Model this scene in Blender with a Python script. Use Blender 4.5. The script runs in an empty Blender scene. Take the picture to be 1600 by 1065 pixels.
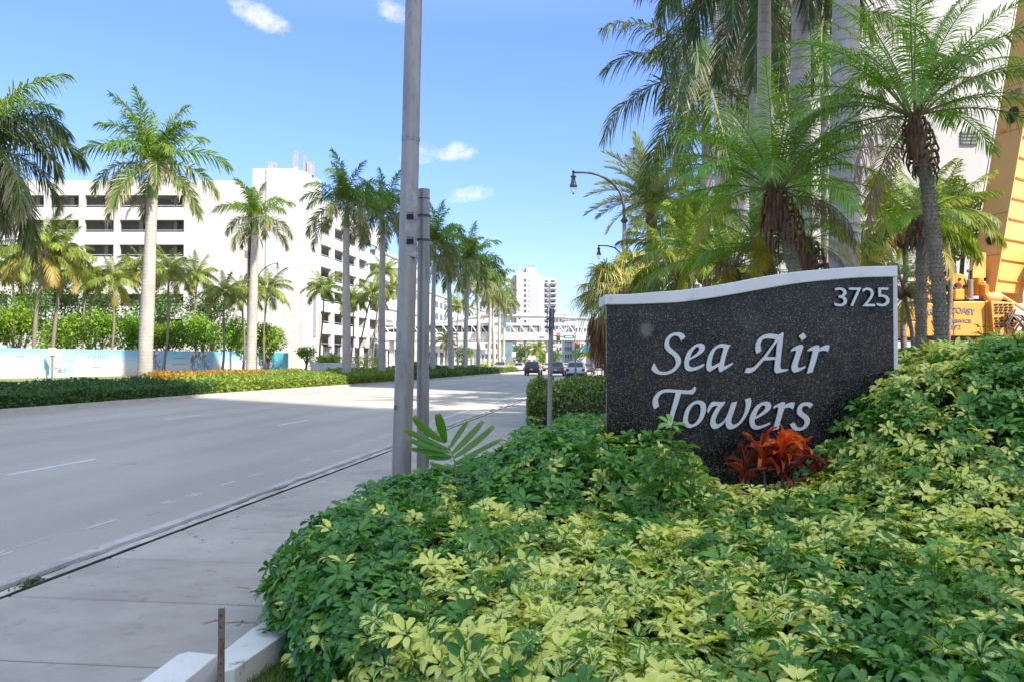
import bpy, math, random
import numpy as np
from mathutils import Vector, Matrix, noise
random.seed(7)
rng = np.random.default_rng(7)
scene = bpy.context.scene
col = scene.collection
R = math.radians

# ------------------------------------------------------------ camera
F, HZ, CH = 1390.0, 564.0, 1.65          # focal length in photo pixels, horizon row, eye height
cam_data = bpy.data.cameras.new("camera")
cam_data.sensor_width = 36.0
cam_data.lens = 36.0 * F / 1600.0
cam_data.clip_start = 0.05
cam_data.clip_end = 6000.0
cam = bpy.data.objects.new("camera", cam_data)
col.objects.link(cam)
cam.location = (0, 0, CH)
cam.rotation_euler = (R(90) + math.atan(31.5 / F), 0, 0)
scene.camera = cam
scene.render.resolution_x = 1024
scene.render.resolution_y = 681

# ------------------------------------------------------------ sky and sun
SUN_EL = R(43)
SX, SY = 0.72, -0.694                     # horizontal direction towards the sun (behind, right)
world = bpy.data.worlds.new("World")
scene.world = world
world.use_nodes = True
wn = world.node_tree
wn.nodes.clear()
def WN(t, **k):
    n = wn.nodes.new(t)
    for a, b in k.items(): setattr(n, a, b)
    return n
sky = WN('ShaderNodeTexSky')
sky.sky_type = 'NISHITA'
sky.sun_disc = False
sky.sun_elevation = SUN_EL
sky.sun_rotation = math.atan2(SX, SY)
sky.air_density = 1.0
sky.dust_density = 0.6
sky.ozone_density = 2.2
bg = WN('ShaderNodeBackground')
bg.inputs['Strength'].default_value = 0.15
wout = WN('ShaderNodeOutputWorld')
def wmath(op, a, b=None, c=None):
    n = WN('ShaderNodeMath', operation=op)
    for i, v in enumerate((a, b, c)):
        if v is None: continue
        if isinstance(v, (int, float)): n.inputs[i].default_value = v
        else: wn.links.new(v, n.inputs[i])
    return n.outputs[0]
tc = WN('ShaderNodeTexCoord')
sep = WN('ShaderNodeSeparateXYZ')
wn.links.new(tc.outputs['Generated'], sep.inputs[0])
ysafe = wmath('MAXIMUM', sep.outputs[1], 0.02)
ca = wmath('DIVIDE', sep.outputs[0], ysafe)
cb = wmath('DIVIDE', sep.outputs[2], ysafe)
comb = WN('ShaderNodeCombineXYZ')
wn.links.new(ca, comb.inputs[0]); wn.links.new(wmath('MULTIPLY', cb, 1.4), comb.inputs[1])
nz = WN('ShaderNodeTexNoise')
nz.inputs['Scale'].default_value = 55.0
nz.inputs['Detail'].default_value = 7.0
nz.inputs['Roughness'].default_value = 0.68
wn.links.new(comb.outputs[0], nz.inputs['Vector'])
total = None
# small fair-weather clouds: bearing / elevation tangents, half sizes, tilt, weight
for (cx, cy, rx, ry, tilt, wgt) in [(402, 22, 62, 22, -0.45, 1.0), (610, 12, 40, 22, -0.5, .85), (655, 238, 40, 22, 0.1, .8),
                               (713, 236, 38, 18, 0.12, .95), (734, 303, 46, 15, 0.12, .9), (92, 158, 28, 10, -0.2, .6), (215, 172, 26, 10, 0, .45),
                               (2300, 60, 160, 50, 0.1, .9), (-700, 120, 140, 46, -0.1, .9), (-1500, -120, 200, 60, 0, .9)]:
    a0, b0 = (cx - 800) / F, (HZ - cy) / F
    da = wmath('SUBTRACT', ca, a0); db = wmath('SUBTRACT', cb, b0)
    ct, st = math.cos(tilt), math.sin(tilt)
    u = wmath('DIVIDE', wmath('ADD', wmath('MULTIPLY', da, ct), wmath('MULTIPLY', db, st)), rx / F)
    v = wmath('DIVIDE', wmath('SUBTRACT', wmath('MULTIPLY', db, ct), wmath('MULTIPLY', da, st)), ry / F)
    r2 = wmath('ADD', wmath('MULTIPLY', u, u), wmath('MULTIPLY', v, v))
    m = wmath('MULTIPLY', wmath('MAXIMUM', wmath('SUBTRACT', 1.0, wmath('MULTIPLY', r2, .5)), 0.0), wgt)
    total = m if total is None else wmath('MAXIMUM', total, m)
dens = wmath('SUBTRACT', wmath('MULTIPLY', total, 1.25), wmath('MULTIPLY', wmath('SUBTRACT', 1.0, nz.outputs['Fac']), 1.35))
ss = WN('ShaderNodeMapRange'); ss.interpolation_type = 'SMOOTHSTEP'
wn.links.new(dens, ss.inputs[0]); ss.inputs[1].default_value = -0.06; ss.inputs[2].default_value = 0.75
front = wmath('GREATER_THAN', sep.outputs[1], 0.03)
fac = wmath('MULTIPLY', wmath('MULTIPLY', ss.outputs[0], front), 0.8)
cm = WN('ShaderNodeMix'); cm.data_type = 'RGBA'
wn.links.new(fac, cm.inputs[0])
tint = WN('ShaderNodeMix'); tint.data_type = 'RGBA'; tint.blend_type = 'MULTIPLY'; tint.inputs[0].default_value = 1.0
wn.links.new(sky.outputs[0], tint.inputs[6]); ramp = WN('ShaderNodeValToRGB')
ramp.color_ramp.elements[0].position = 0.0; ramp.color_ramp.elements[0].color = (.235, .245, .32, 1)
ramp.color_ramp.elements[1].position = 0.80; ramp.color_ramp.elements[1].color = (1.12, .93, .66, 1)  # warm overhead tint, added to make the shade light neutral
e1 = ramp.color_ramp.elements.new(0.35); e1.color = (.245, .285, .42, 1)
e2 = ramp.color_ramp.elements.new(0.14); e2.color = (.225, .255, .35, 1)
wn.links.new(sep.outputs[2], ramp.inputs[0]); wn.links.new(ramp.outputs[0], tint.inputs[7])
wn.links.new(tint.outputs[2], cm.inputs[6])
CLOUD = cm.inputs[7]
CLOUD.default_value = (1.65, 1.62, 1.7, 1)
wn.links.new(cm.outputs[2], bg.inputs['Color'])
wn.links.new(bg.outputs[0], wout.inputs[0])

sun_data = bpy.data.lights.new("sun", 'SUN')
sun_data.energy = 2.0
sun_data.angle = R(0.6)
sun_data.color = (1.0, 0.93, 0.83)
sun = bpy.data.objects.new("sun", sun_data)
col.objects.link(sun)
sdir = Vector((SX * math.cos(SUN_EL), SY * math.cos(SUN_EL), math.sin(SUN_EL)))
sun.rotation_euler = sdir.to_track_quat('Z', 'Y').to_euler()
sun.location = (20, -20, 40)

scene.view_settings.view_transform = 'Standard'
scene.view_settings.look = 'None'
scene.view_settings.exposure = 2.3
scene.view_settings.gamma = 1.0
scene.view_settings.use_curve_mapping = False

# ------------------------------------------------------------ layout helpers
UX, UY = 0.1284, 0.9917                   # direction of the road
ROT = -math.atan2(UX, UY)
def RD(L, t, z=0.0):                      # L metres to the right of the road axis through the eye, t metres along it
    return Vector((L * UY + t * UX, -L * UX + t * UY, z))
def W(px, py, d):                         # a bearing and a distance read from the photograph
    return Vector(((px - 800) / F * d, d, CH + (HZ - py) / F * d))
def X(px, d): return (px - 800) / F * d
def Z(py, d): return CH + (HZ - py) / F * d

def wpos(o):
    v = Vector((0, 0, 0))
    while o is not None:
        v += o.location; o = o.parent
    return v
def tag(o, label=None, cat=None, group=None, kind=None):
    if label: o['label'] = label
    if cat: o['category'] = cat
    if group: o['group'] = group
    if kind: o['kind'] = kind
    return o
def thing(name, loc, label, cat, group=None, rz=0):
    o = bpy.data.objects.new(name, None)
    o.empty_display_size = 0.2
    o.location = loc; o.rotation_euler = (0, 0, rz)
    col.objects.link(o)
    return tag(o, label, cat, group)
def link(name, me, parent=None, loc=(0, 0, 0), rot=(0, 0, 0), sc=1.0):
    o = bpy.data.objects.new(name, me)
    col.objects.link(o)
    o.parent = parent
    o.location = loc; o.rotation_euler = rot
    o.scale = (sc, sc, sc) if isinstance(sc, (int, float)) else sc
    return o

class MB:
    def __init__(s): s.v = []; s.f = []; s.m = []
    def add(s, vs, fs, m=0):
        b = len(s.v); s.v += [tuple(v) for v in vs]; s.f += [tuple(i + b for i in f) for f in fs]; s.m += [m] * len(fs)
        return s
    def box(s, c, d, rz=0, m=0, top=None):
        hx, hy, hz = d[0] / 2, d[1] / 2, d[2] / 2
        ca_, sa_ = math.cos(rz), math.sin(rz)
        vs = []
        for z in (-1, 1):
            kx = ky = 1
            if z == 1 and top: kx, ky = top
            for (x, y) in ((-1, -1), (1, -1), (1, 1), (-1, 1)):
                X_, Y_ = x * hx * kx, y * hy * ky
                vs.append((c[0] + X_ * ca_ - Y_ * sa_, c[1] + X_ * sa_ + Y_ * ca_, c[2] + z * hz))
        return s.add(vs, [(3, 2, 1, 0), (4, 5, 6, 7), (0, 1, 5, 4), (1, 2, 6, 5), (2, 3, 7, 6), (3, 0, 4, 7)], m)
    def tube(s, pts, rad, n=8, m=0, cap=True):
        pts = [Vector(p) for p in pts]
        if isinstance(rad, (int, float)): rad = [rad] * len(pts)
        vs = []; prev = None
        for i, p in enumerate(pts):
            t = (pts[min(i + 1, len(pts) - 1)] - pts[max(i - 1, 0)])
            t = t.normalized() if t.length > 1e-9 else Vector((0, 0, 1))
            if prev is None:
                a = Vector((0, 0, 1)) if abs(t.z) < 0.9 else Vector((1, 0, 0))
                nrm = t.cross(a).normalized()
            else:
                nrm = (prev - t * prev.dot(t)).normalized()
            prev = nrm; b = t.cross(nrm)
            for k in range(n):
                an = 2 * math.pi * k / n
                vs.append(p + (nrm * math.cos(an) + b * math.sin(an)) * rad[i])
        fs = []
        for i in range(len(pts) - 1):
            for k in range(n):
                fs.append((i * n + k, i * n + (k + 1) % n, (i + 1) * n + (k + 1) % n, (i + 1) * n + k))
        if cap:
            fs.append(tuple(range(n))[::-1]); fs.append(tuple((len(pts) - 1) * n + k for k in range(n)))
        return s.add(vs, fs, m)
    def prism(s, poly, z0, z1, m=0):      # polygon in plan, counter-clockwise
        n = len(poly)
        vs = [(p[0], p[1], z0) for p in poly] + [(p[0], p[1], z1) for p in poly]
        return s.add(vs, [tuple(range(n))[::-1], tuple(range(n, 2 * n))] + [(i, (i + 1) % n, n + (i + 1) % n, n + i) for i in range(n)], m)
    def prism_y(s, poly, y0, y1, m=0):    # polygon in x/z, thickness along y (y0 nearest)
        n = len(poly)
        vs = [(p[0], y0, p[1]) for p in poly] + [(p[0], y1, p[1]) for p in poly]
        return s.add(vs, [tuple(range(n)), tuple(range(n, 2 * n))[::-1]] + [(i, n + i, n + (i + 1) % n, (i + 1) % n) for i in range(n)], m)
    def lathe(s, c, prof, n=16, m=0):
        vs = []
        for (r, z) in prof:
            for k in range(n):
                a = 2 * math.pi * k / n
                vs.append((c[0] + r * math.cos(a), c[1] + r * math.sin(a), c[2] + z))
        fs = [(i * n + k, i * n + (k + 1) % n, (i + 1) * n + (k + 1) % n, (i + 1) * n + k) for i in range(len(prof) - 1) for k in range(n)]
        fs.append(tuple(range(n))[::-1]); fs.append(tuple((len(prof) - 1) * n + k for k in range(n)))
        return s.add(vs, fs, m)
    def mesh(s, name, mats, off=None):
        me = bpy.data.meshes.new(name)
        vs = s.v if off is None else [(v[0] - off[0], v[1] - off[1], v[2] - off[2]) for v in s.v]
        me.from_pydata(vs, [], s.f)
        if not isinstance(mats, (list, tuple)): mats = [mats]
        for m in mats: me.materials.append(m)
        if len(mats) > 1: me.polygons.foreach_set('material_index', s.m)
        return me
    def build(s, name, mats, parent=None, smooth=False, bevel=0, local=False, kind=None, origin=None):
        off = None
        if parent is not None and not local: off = wpos(parent)
        if parent is None and origin is not None: off = origin
        me = s.mesh(name, mats, off)
        if smooth:
            me.polygons.foreach_set('use_smooth', [True] * len(me.polygons))
            try: me.set_sharp_from_angle(angle=R(42))
            except Exception: pass
        o = link(name, me, parent, loc=(origin if (parent is None and origin is not None) else (0, 0, 0)))
        if bevel:
            b = o.modifiers.new('bevel', 'BEVEL'); b.width = bevel; b.segments = 2; b.limit_method = 'ANGLE'
        if kind: o['kind'] = kind
        return o

def npmesh(name, V, Q, mats, lf=None, lg=None, mi=None, smooth=False):
    me = bpy.data.meshes.new(name)
    V = np.asarray(V, dtype=np.float32); Q = np.asarray(Q, dtype=np.int32)
    k = Q.shape[1]
    me.vertices.add(len(V)); me.vertices.foreach_set('co', V.ravel())
    me.loops.add(Q.size); me.loops.foreach_set('vertex_index', Q.ravel())
    me.polygons.add(len(Q)); me.polygons.foreach_set('loop_start', np.arange(0, Q.size, k, dtype=np.int32))
    if not isinstance(mats, (list, tuple)): mats = [mats]
    for m in mats: me.materials.append(m)
    if mi is not None: me.polygons.foreach_set('material_index', np.asarray(mi, dtype=np.int32))
    me.polygons.foreach_set('use_smooth', np.full(len(Q), smooth))
    for nm, a in (('lf', lf), ('lg', lg)):
        if a is not None:
            at = me.attributes.new(nm, 'FLOAT_VECTOR', 'POINT')
            at.data.foreach_set('vector', np.asarray(a, dtype=np.float32).ravel())
    me.update(calc_edges=True)
    return me

# ------------------------------------------------------------ materials
def newmat(name):
    m = bpy.data.materials.new(name); m.use_nodes = True
    nt = m.node_tree
    return m, nt, nt.nodes['Principled BSDF'], nt.nodes['Material Output']
def N(nt, t, **k):
    n = nt.nodes.new(t)
    for a, b in k.items(): setattr(n, a, b)
    return n
def mixc(nt, fac, a, b, blend='MIX'):
    n = N(nt, 'ShaderNodeMix', data_type='RGBA', blend_type=blend)
    for i, v in ((0, fac), (6, a), (7, b)):
        if isinstance(v, (int, float)): n.inputs[i].default_value = v
        elif isinstance(v, tuple): n.inputs[i].default_value = (v[0], v[1], v[2], 1)
        else: nt.links.new(v, n.inputs[i])
    return n.outputs[2]
def mth(nt, op, a, b=None, clamp=False):
    n = N(nt, 'ShaderNodeMath', operation=op, use_clamp=clamp)
    for i, v in ((0, a), (1, b)):
        if v is None: continue
        if isinstance(v, (int, float)): n.inputs[i].default_value = v
        else: nt.links.new(v, n.inputs[i])
    return n.outputs[0]
def rng_(nt, v, a, b, c=0.0, d=1.0, smooth=True):
    n = N(nt, 'ShaderNodeMapRange', interpolation_type='SMOOTHSTEP' if smooth else 'LINEAR')
    nt.links.new(v, n.inputs[0])
    for i, q in enumerate((a, b, c, d)): n.inputs[i + 1].default_value = q
    return n.outputs[0]
def noise_(nt, vec, scale, detail=4, rough=0.6, stretch=None):
    if stretch:
        mp = N(nt, 'ShaderNodeMapping'); nt.links.new(vec, mp.inputs[0]); mp.inputs['Scale'].default_value = stretch; vec = mp.outputs[0]
    n = N(nt, 'ShaderNodeTexNoise'); nt.links.new(vec, n.inputs['Vector'])
    n.inputs['Scale'].default_value = scale; n.inputs['Detail'].default_value = detail; n.inputs['Roughness'].default_value = rough
    return n.outputs['Fac']
def bump_(nt, bsdf, h, strength=.3, dist=.02):
    b = N(nt, 'ShaderNodeBump'); b.inputs['Strength'].default_value = strength; b.inputs['Distance'].default_value = dist
    nt.links.new(h, b.inputs['Height']); nt.links.new(b.outputs[0], bsdf.inputs['Normal'])
def objc(nt, world_=False):
    if world_: return N(nt, 'ShaderNodeNewGeometry').outputs['Position']
    return N(nt, 'ShaderNodeTexCoord').outputs['Object']
def pmat(name, c1, c2=None, scale=4, rough=.6, metal=0, bump=0, bscale=60, lo=.35, hi=.65, spec=.5, world_=False, stretch=None):
    m, nt, b, o = newmat(name)
    b.inputs['Roughness'].default_value = rough; b.inputs['Metallic'].default_value = metal
    b.inputs['Specular IOR Level'].default_value = spec
    oc = objc(nt, world_)
    if c2 is None: c2 = tuple(x * .8 for x in c1)
    f = rng_(nt, noise_(nt, oc, scale, 5, .6, stretch), lo, hi)
    nt.links.new(mixc(nt, f, c1, c2), b.inputs['Base Color'])
    if bump: bump_(nt, b, noise_(nt, oc, bscale, 5), bump, .01)
    return m
def leafmat(name, ca_, cb_, ctip=None, transl=.35, rough=.45, tipstart=.75, objvar=.25, spec=.4):
    m, nt, b, out = newmat(name)
    at = N(nt, 'ShaderNodeAttribute', attribute_name='lf')
    s = N(nt, 'ShaderNodeSeparateXYZ'); nt.links.new(at.outputs['Vector'], s.inputs[0])
    c = mixc(nt, s.outputs[2], ca_, cb_)
    if ctip is not None:
        oi0 = N(nt, 'ShaderNodeObjectInfo')
        th = mth(nt, 'ADD', s.outputs[1], mth(nt, 'MULTIPLY', mth(nt, 'SUBTRACT', s.outputs[2], .5), .5))
        c = mixc(nt, rng_(nt, th, tipstart, tipstart + .25), c, ctip)
    oi = N(nt, 'ShaderNodeObjectInfo')
    hv = N(nt, 'ShaderNodeHueSaturation')
    nt.links.new(c, hv.inputs['Color'])
    nt.links.new(rng_(nt, oi.outputs['Random'], 0, 1, 1 - objvar, 1 + objvar, False), hv.inputs['Value'])
    nt.links.new(rng_(nt, mth(nt, 'FRACT', mth(nt, 'MULTIPLY', oi.outputs['Random'], 7.31)), 0, 1, .485, .51, False), hv.inputs['Hue'])
    nt.links.new(hv.outputs[0], b.inputs['Base Color'])
    b.inputs['Roughness'].default_value = rough; b.inputs['Specular IOR Level'].default_value = spec
    tr = N(nt, 'ShaderNodeBsdfTranslucent')
    tcol = mixc(nt, 1.0, hv.outputs[0], (1.25, 1.25, .6), 'MULTIPLY')
    nt.links.new(tcol, tr.inputs['Color'])
    mx = N(nt, 'ShaderNodeMixShader'); mx.inputs[0].default_value = transl
    nt.links.new(b.outputs[0], mx.inputs[1]); nt.links.new(tr.outputs[0], mx.inputs[2])
    nt.links.new(mx.outputs[0], out.inputs['Surface'])
    return m

# ---- surface materials
def mat_road():
    m, nt, b, o = newmat('asphalt')
    p = objc(nt, True)
    fine = noise_(nt, p, 75, 5, .85)
    big = noise_(nt, p, .35, 5, .6, (1, .35, 1))
    c = mixc(nt, rng_(nt, big, .35, .7), (.360, .322, .275), (.440, .395, .335))
    c = mixc(nt, mth(nt, 'MULTIPLY', rng_(nt, fine, .5, .66), .55), c, (.55, .53, .49))
    c = mixc(nt, mth(nt, 'MULTIPLY', rng_(nt, noise_(nt, p, 55, 4, .8), .54, .68), .50), c, (.20, .19, .18))
    sl = N(nt, 'ShaderNodeSeparateXYZ'); nt.links.new(p, sl.inputs[0])
    lat = mth(nt, 'SUBTRACT', mth(nt, 'MULTIPLY', sl.outputs[0], .9917), mth(nt, 'MULTIPLY', sl.outputs[1], .1284))
    wv_ = mth(nt, 'SINE', mth(nt, 'MULTIPLY', lat, 3.0))
    c = mixc(nt, mth(nt, 'MULTIPLY', rng_(nt, wv_, .1, 1.0), .22), c, (.26, .25, .235))
    # tar spots, oil marks along the lanes and hairline cracks
    sp = rng_(nt, noise_(nt, p, 1.1, 6, .78, (1, .8, 1)), .66, .70)
    c = mixc(nt, mth(nt, 'MULTIPLY', sp, .5), c, (.09, .09, .09))
    v = N(nt, 'ShaderNodeTexVoronoi', feature='DISTANCE_TO_EDGE'); v.inputs['Scale'].default_value = .16
    wv = N(nt, 'ShaderNodeVectorMath', operation='ADD')
    nn = N(nt, 'ShaderNodeTexNoise'); nn.inputs['Scale'].default_value = .9; nn.inputs['Detail'].default_value = 6
    nt.links.new(p, nn.inputs['Vector']); nt.links.new(p, wv.inputs[0])
    sc = N(nt, 'ShaderNodeVectorMath', operation='SCALE'); sc.inputs['Scale'].default_value = 1.6
    nt.links.new(nn.outputs['Color'], sc.inputs[0]); nt.links.new(sc.outputs[0], wv.inputs[1]); nt.links.new(wv.outputs[0], v.inputs['Vector'])
    cr = rng_(nt, v.outputs['Distance'], .0015, .0035, 1, 0)
    cr = mth(nt, 'MULTIPLY', cr, rng_(nt, noise_(nt, p, .25, 2), .62, .7))
    c = mixc(nt, mth(nt, 'MULTIPLY', cr, .55), c, (.10, .10, .10))
    nt.links.new(c, b.inputs['Base Color']); b.inputs['Roughness'].default_value = .82
    b.inputs['Specular IOR Level'].default_value = .3
    bump_(nt, b, fine, .5, .008)
    return m
def mat_concrete(name, c1, c2, dirt=(.10, .09, .08), damt=.5, fine=.2):
    m, nt, b, o = newmat(name)
    p = objc(nt, True)
    c = mixc(nt, rng_(nt, noise_(nt, p, 1.2, 6, .65), .35, .68), c1, c2)
    c = mixc(nt, mth(nt, 'MULTIPLY', rng_(nt, noise_(nt, p, 7, 6, .72), .56, .74), damt), c, dirt)
    c = mixc(nt, mth(nt, 'MULTIPLY', rng_(nt, noise_(nt, p, 240, 2, .6), .5, .75), fine), c, (.62, .58, .52))
    c = mixc(nt, mth(nt, 'MULTIPLY', rng_(nt, noise_(nt, p, 38, 4, .7), .66, .72), damt * .8), c, dirt)
    oi = N(nt, 'ShaderNodeObjectInfo')
    hv = N(nt, 'ShaderNodeHueSaturation'); nt.links.new(c, hv.inputs['Color'])
    nt.links.new(rng_(nt, oi.outputs['Random'], 0, 1, .93, 1.06, False), hv.inputs['Value'])
    nt.links.new(hv.outputs[0], b.inputs['Base Color'])
    b.inputs['Roughness'].default_value = .85; b.inputs['Specular IOR Level'].default_value = .25
    bump_(nt, b, noise_(nt, p, 110, 4, .7), .3, .004)
    return m
M = {}
M['road'] = mat_road()
M['walk'] = mat_concrete('sidewalk_concrete', (.440, .392, .335), (.350, .310, .265), damt=.5)
M['gutter'] = mat_concrete('gutter_concrete', (.58, .54, .48), (.38, .355, .32), damt=.7)
M['gutter_dark'] = mat_concrete('gutter_asphalt', (.17, .16, .145), (.10, .095, .085), damt=.7)
M['kerb_paint'] = mat_concrete('worn_kerb_paint', (.70, .67, .62), (.60, .58, .54), dirt=(.20, .18, .16), damt=1.1)
M['kerb'] = mat_concrete('kerb_concrete', (.46, .43, .38), (.36, .335, .30))
M['joint'] = pmat('joint_dirt', (.02, .018, .015), (.05, .042, .032), 20, .95)
M['paint'] = mat_concrete('lane_paint', (.74, .72, .68), (.60, .58, .55), dirt=(.36, .34, .31), damt=.8)
M['soil'] = pmat('soil', (.06, .045, .03), (.10, .075, .05), 6, .95, bump=.5)
M['lawn'] = pmat('lawn_soil', (.05, .075, .018), (.075, .07, .03), 5, .95, bump=.6, world_=True)
M['far_road'] = mat_concrete('pale_paving', (.45, .42, .38), (.40, .375, .34), damt=.2)

# ---- ground and road
g = MB(); g.add([(-2500, -600, -.06), (2500, -600, -.06), (2500, 4000, -.06), (-2500, 4000, -.06)], [(0, 1, 2, 3)])
g.build('ground', M['far_road'], kind='structure')
KERB_R = -4.66
KL = [(-19.5, -14), (-19.5, 26), (-19.3, 38), (-17.7, 62), (-16.9, 76), (-16.0, 134), (-15.6, 330)]
def kl(t):
    for (a, ta), (b, tb) in zip(KL, KL[1:]):
        if ta <= t <= tb: return a + (b - a) * (t - ta) / (tb - ta)
    return KL[-1][0] if t > KL[-1][1] else KL[0][0]
rb = MB()
ts = [-14, 0, 10, 26, 38, 50, 62, 76, 100, 134, 200, 330]
vs = []
for t in ts:
    rr = KERB_R if t < 70 else -3.3
    vs += [RD(kl(t), t), RD(rr, t)]
rb.add(vs, [(2 * i, 2 * i + 1, 2 * i + 3, 2 * i + 2) for i in range(len(ts) - 1)])
road = rb.build('road', M['road'], kind='structure')
def strip(name, L0, L1, t0, t1, z, mat, parent=None, kind=None):
    b = MB(); b.add([RD(L0, t0, z), RD(L1, t0, z), RD(L1, t1, z), RD(L0, t1, z)], [(0, 1, 2, 3)])
    return b.build(name, mat, parent, kind=kind)
# lane dashes
for L, t0 in [(-8.93, 11.9), (-8.93, 22.0), (-8.93, 32.2), (-8.93, 42.4), (-8.93, 52.5), (-8.93, 63), (-13.05, 13.7), (-13.05, 23.9), (-13.05, 34.0), (-13.05, 44.2), (-13.05, 54.5), (-13.05, 65)]:
    strip('lane_dash', L - .055, L + .055, t0, t0 + 2.15, .004, M['paint'], road)
# worn edge line near the gutter, broken pieces
rr = random.Random(3)
t = 5.2
while t < 22:
    ln = rr.uniform(.15, .75)
    for dL in (-.045, .03):
        if rr.random() < .72:
            w = rr.uniform(.004, .013)
            strip('edge_line', -5.33 + dL - w, -5.33 + dL + w, t + rr.uniform(0, .1), t + ln, .004, M['paint'], road)
    t += ln + rr.uniform(.05, .6)
strip('edge_line', -5.36, -5.28, 24, 200, .004, M['paint'], road)
strip('edge_line', -18.95, -18.86, 0, 36, .004, pmat('faded_yellow_paint', (.42, .33, .12), (.30, .27, .20), 3, .8), road)
strip('stop_line', -18.0, -4.9, 75.5, 76.0, .004, M['paint'], road)

# gutter: lip, sunken channel, ragged inner edge
def ragged(name, L0, L1, t0, t1, z, mat, amp, kind, seed, step=.12, parent=None):
    q = random.Random(seed); b = MB(); n = int((t1 - t0) / step); vs = []; fs = []
    for i in range(n + 1):
        tt = t0 + (t1 - t0) * i / n
        a = L0 + amp * (noise.noise((tt * 1.7, seed, 0)) + .4 * noise.noise((tt * 9, seed, 3)))
        c = L1 + amp * .9 * (noise.noise((tt * 2.3, seed, 9)) + .5 * noise.noise((tt * 11, seed, 5)))
        zz = z + .006 * noise.noise((tt * 3, seed, 1))
        vs += [RD(a, tt, -.04), RD(a + .012, tt, zz), RD(c - .012, tt, zz), RD(c, tt, -.04)]
    for i in range(n):
        for k in range(3):
            o = 4 * i + k
            fs.append((o, o + 1, o + 5, o + 4))
    return b.add(vs, [f[::-1] for f in fs]).build(name, mat, parent, kind=kind)
gut = strip('gutter', KERB_R - .01, -4.18, -14, 72, -.018, M['gutter_dark'], kind='structure')
ragged('gutter_lip', KERB_R, -4.515, -6, 60, .016, M['gutter'], .018, None, 2, parent=gut)
ragged('gutter_edge', -4.375, -4.245, -6, 60, .040, M['gutter'], .035, None, 5, parent=gut)
ragged('gutter_crack', -4.515, -4.475, -6, 60, -.006, M['joint'], .020, None, 12, parent=gut)
ragged('gutter_crack', -4.395, -4.370, -6, 60, -.004, M['joint'], .018, None, 14, parent=gut)
ragged('gutter_crack', -4.250, -4.205, -6, 60, .052, M['joint'], .016, None, 17, parent=gut)
# sidewalk slabs with recessed joints
walk = strip('sidewalk', -4.215, -2.0, -14, 72, .02, M['joint'], kind='structure')
sm = MB(); sm.box((0, 0, 0), (1.96, 1.160, .05)); slab_me = sm.mesh('paving_slab', M['walk'])
for k in range(-5, 30):
    c = RD(-3.2, 4.41 + 1.19 * (k + .5), .03)
    s = link('paving_slab', slab_me, walk, c, (rr.uniform(-.0015, .0015), rr.uniform(-.0015, .0015), ROT))
    bv = s.modifiers.new('bevel', 'BEVEL'); bv.width = .008; bv.segments = 1
# sprayed utility marks on the slabs (orange)
spray = pmat('orange_spray', (.62, .22, .12), (.34, .26, .22), 16, .8, lo=.40, hi=.62, world_=True)
def spray_line(pts, w):
    b = MB()
    for (a, c) in zip(pts, pts[1:]):
        A, B = [Vector(((p[0] - 800) / F * (1.59 * F / (p[1] - HZ)), 1.59 * F / (p[1] - HZ), .0585)) for p in (a, c)]
        d = (B - A).normalized(); n_ = Vector((-d.y, d.x, 0)) * w
        b.add([A - n_, B - n_, B + n_, A + n_], [(0, 1, 2, 3)])
    b.build('spray_mark', spray, walk)
spray_line([(322, 969), (340, 964), (350, 965)], .012)
spray_line([(356, 968), (380, 966), (392, 968)], .014)
spray_line([(374, 913), (392, 915)], .010)
spray_line([(382, 966), (372, 972)], .010)
spray_line([(399, 966), (408, 971)], .012)
# verge, planting soil and the lot behind it
v1 = MB(); v1.add([RD(-2.0, -14, .025), RD(14, -14, .025), RD(14, 33, .025), RD(-2.0, 33, .025)], [(0, 1, 2, 3)])
v1.build('lawn', M['lawn'], kind='structure')
strip('driveway', -2.0, 60, 33, 72, .03, M['far_road'], kind='structure')
strip('parking_lot', 14, 90, -14, 33, .02, M['far_road'], kind='structure')
strip('footpath', -2.6, .5, 72, 300, .03, M['far_road'], kind='structure')

# painted kerb around the planting, two pieces
def px_ground(px, py, z):
    d = (CH - z) * F / (py - HZ); return (X(px, d), d)
kz = .15
k1 = [px_ground(*p, kz) for p in [(190, 1085), (281, 1018), (298, 1013), (344, 1018), (286, 1065), (262, 1085)]]
k2 = [px_ground(*p, kz) for p in [(352, 1012), (396, 978), (435, 955), (466, 948), (460, 978), (425, 1002), (397, 1021), (370, 1040), (352, 1044)]]
for poly, lab in ((k1, 'painted white kerb end curving out of the bottom edge'), (k2, 'painted white kerb length running under the hedge')):
    ar = sum(poly[i][0] * poly[(i + 1) % len(poly)][1] - poly[(i + 1) % len(poly)][0] * poly[i][1] for i in range(len(poly)))
    if ar < 0: poly = poly[::-1]
    o = MB().prism(poly, .0, kz).build('kerb_stone', M['kerb_paint'], None, bevel=.005)
    tag(o, lab, 'kerb', 'painted kerb pieces by the hedge')

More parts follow.
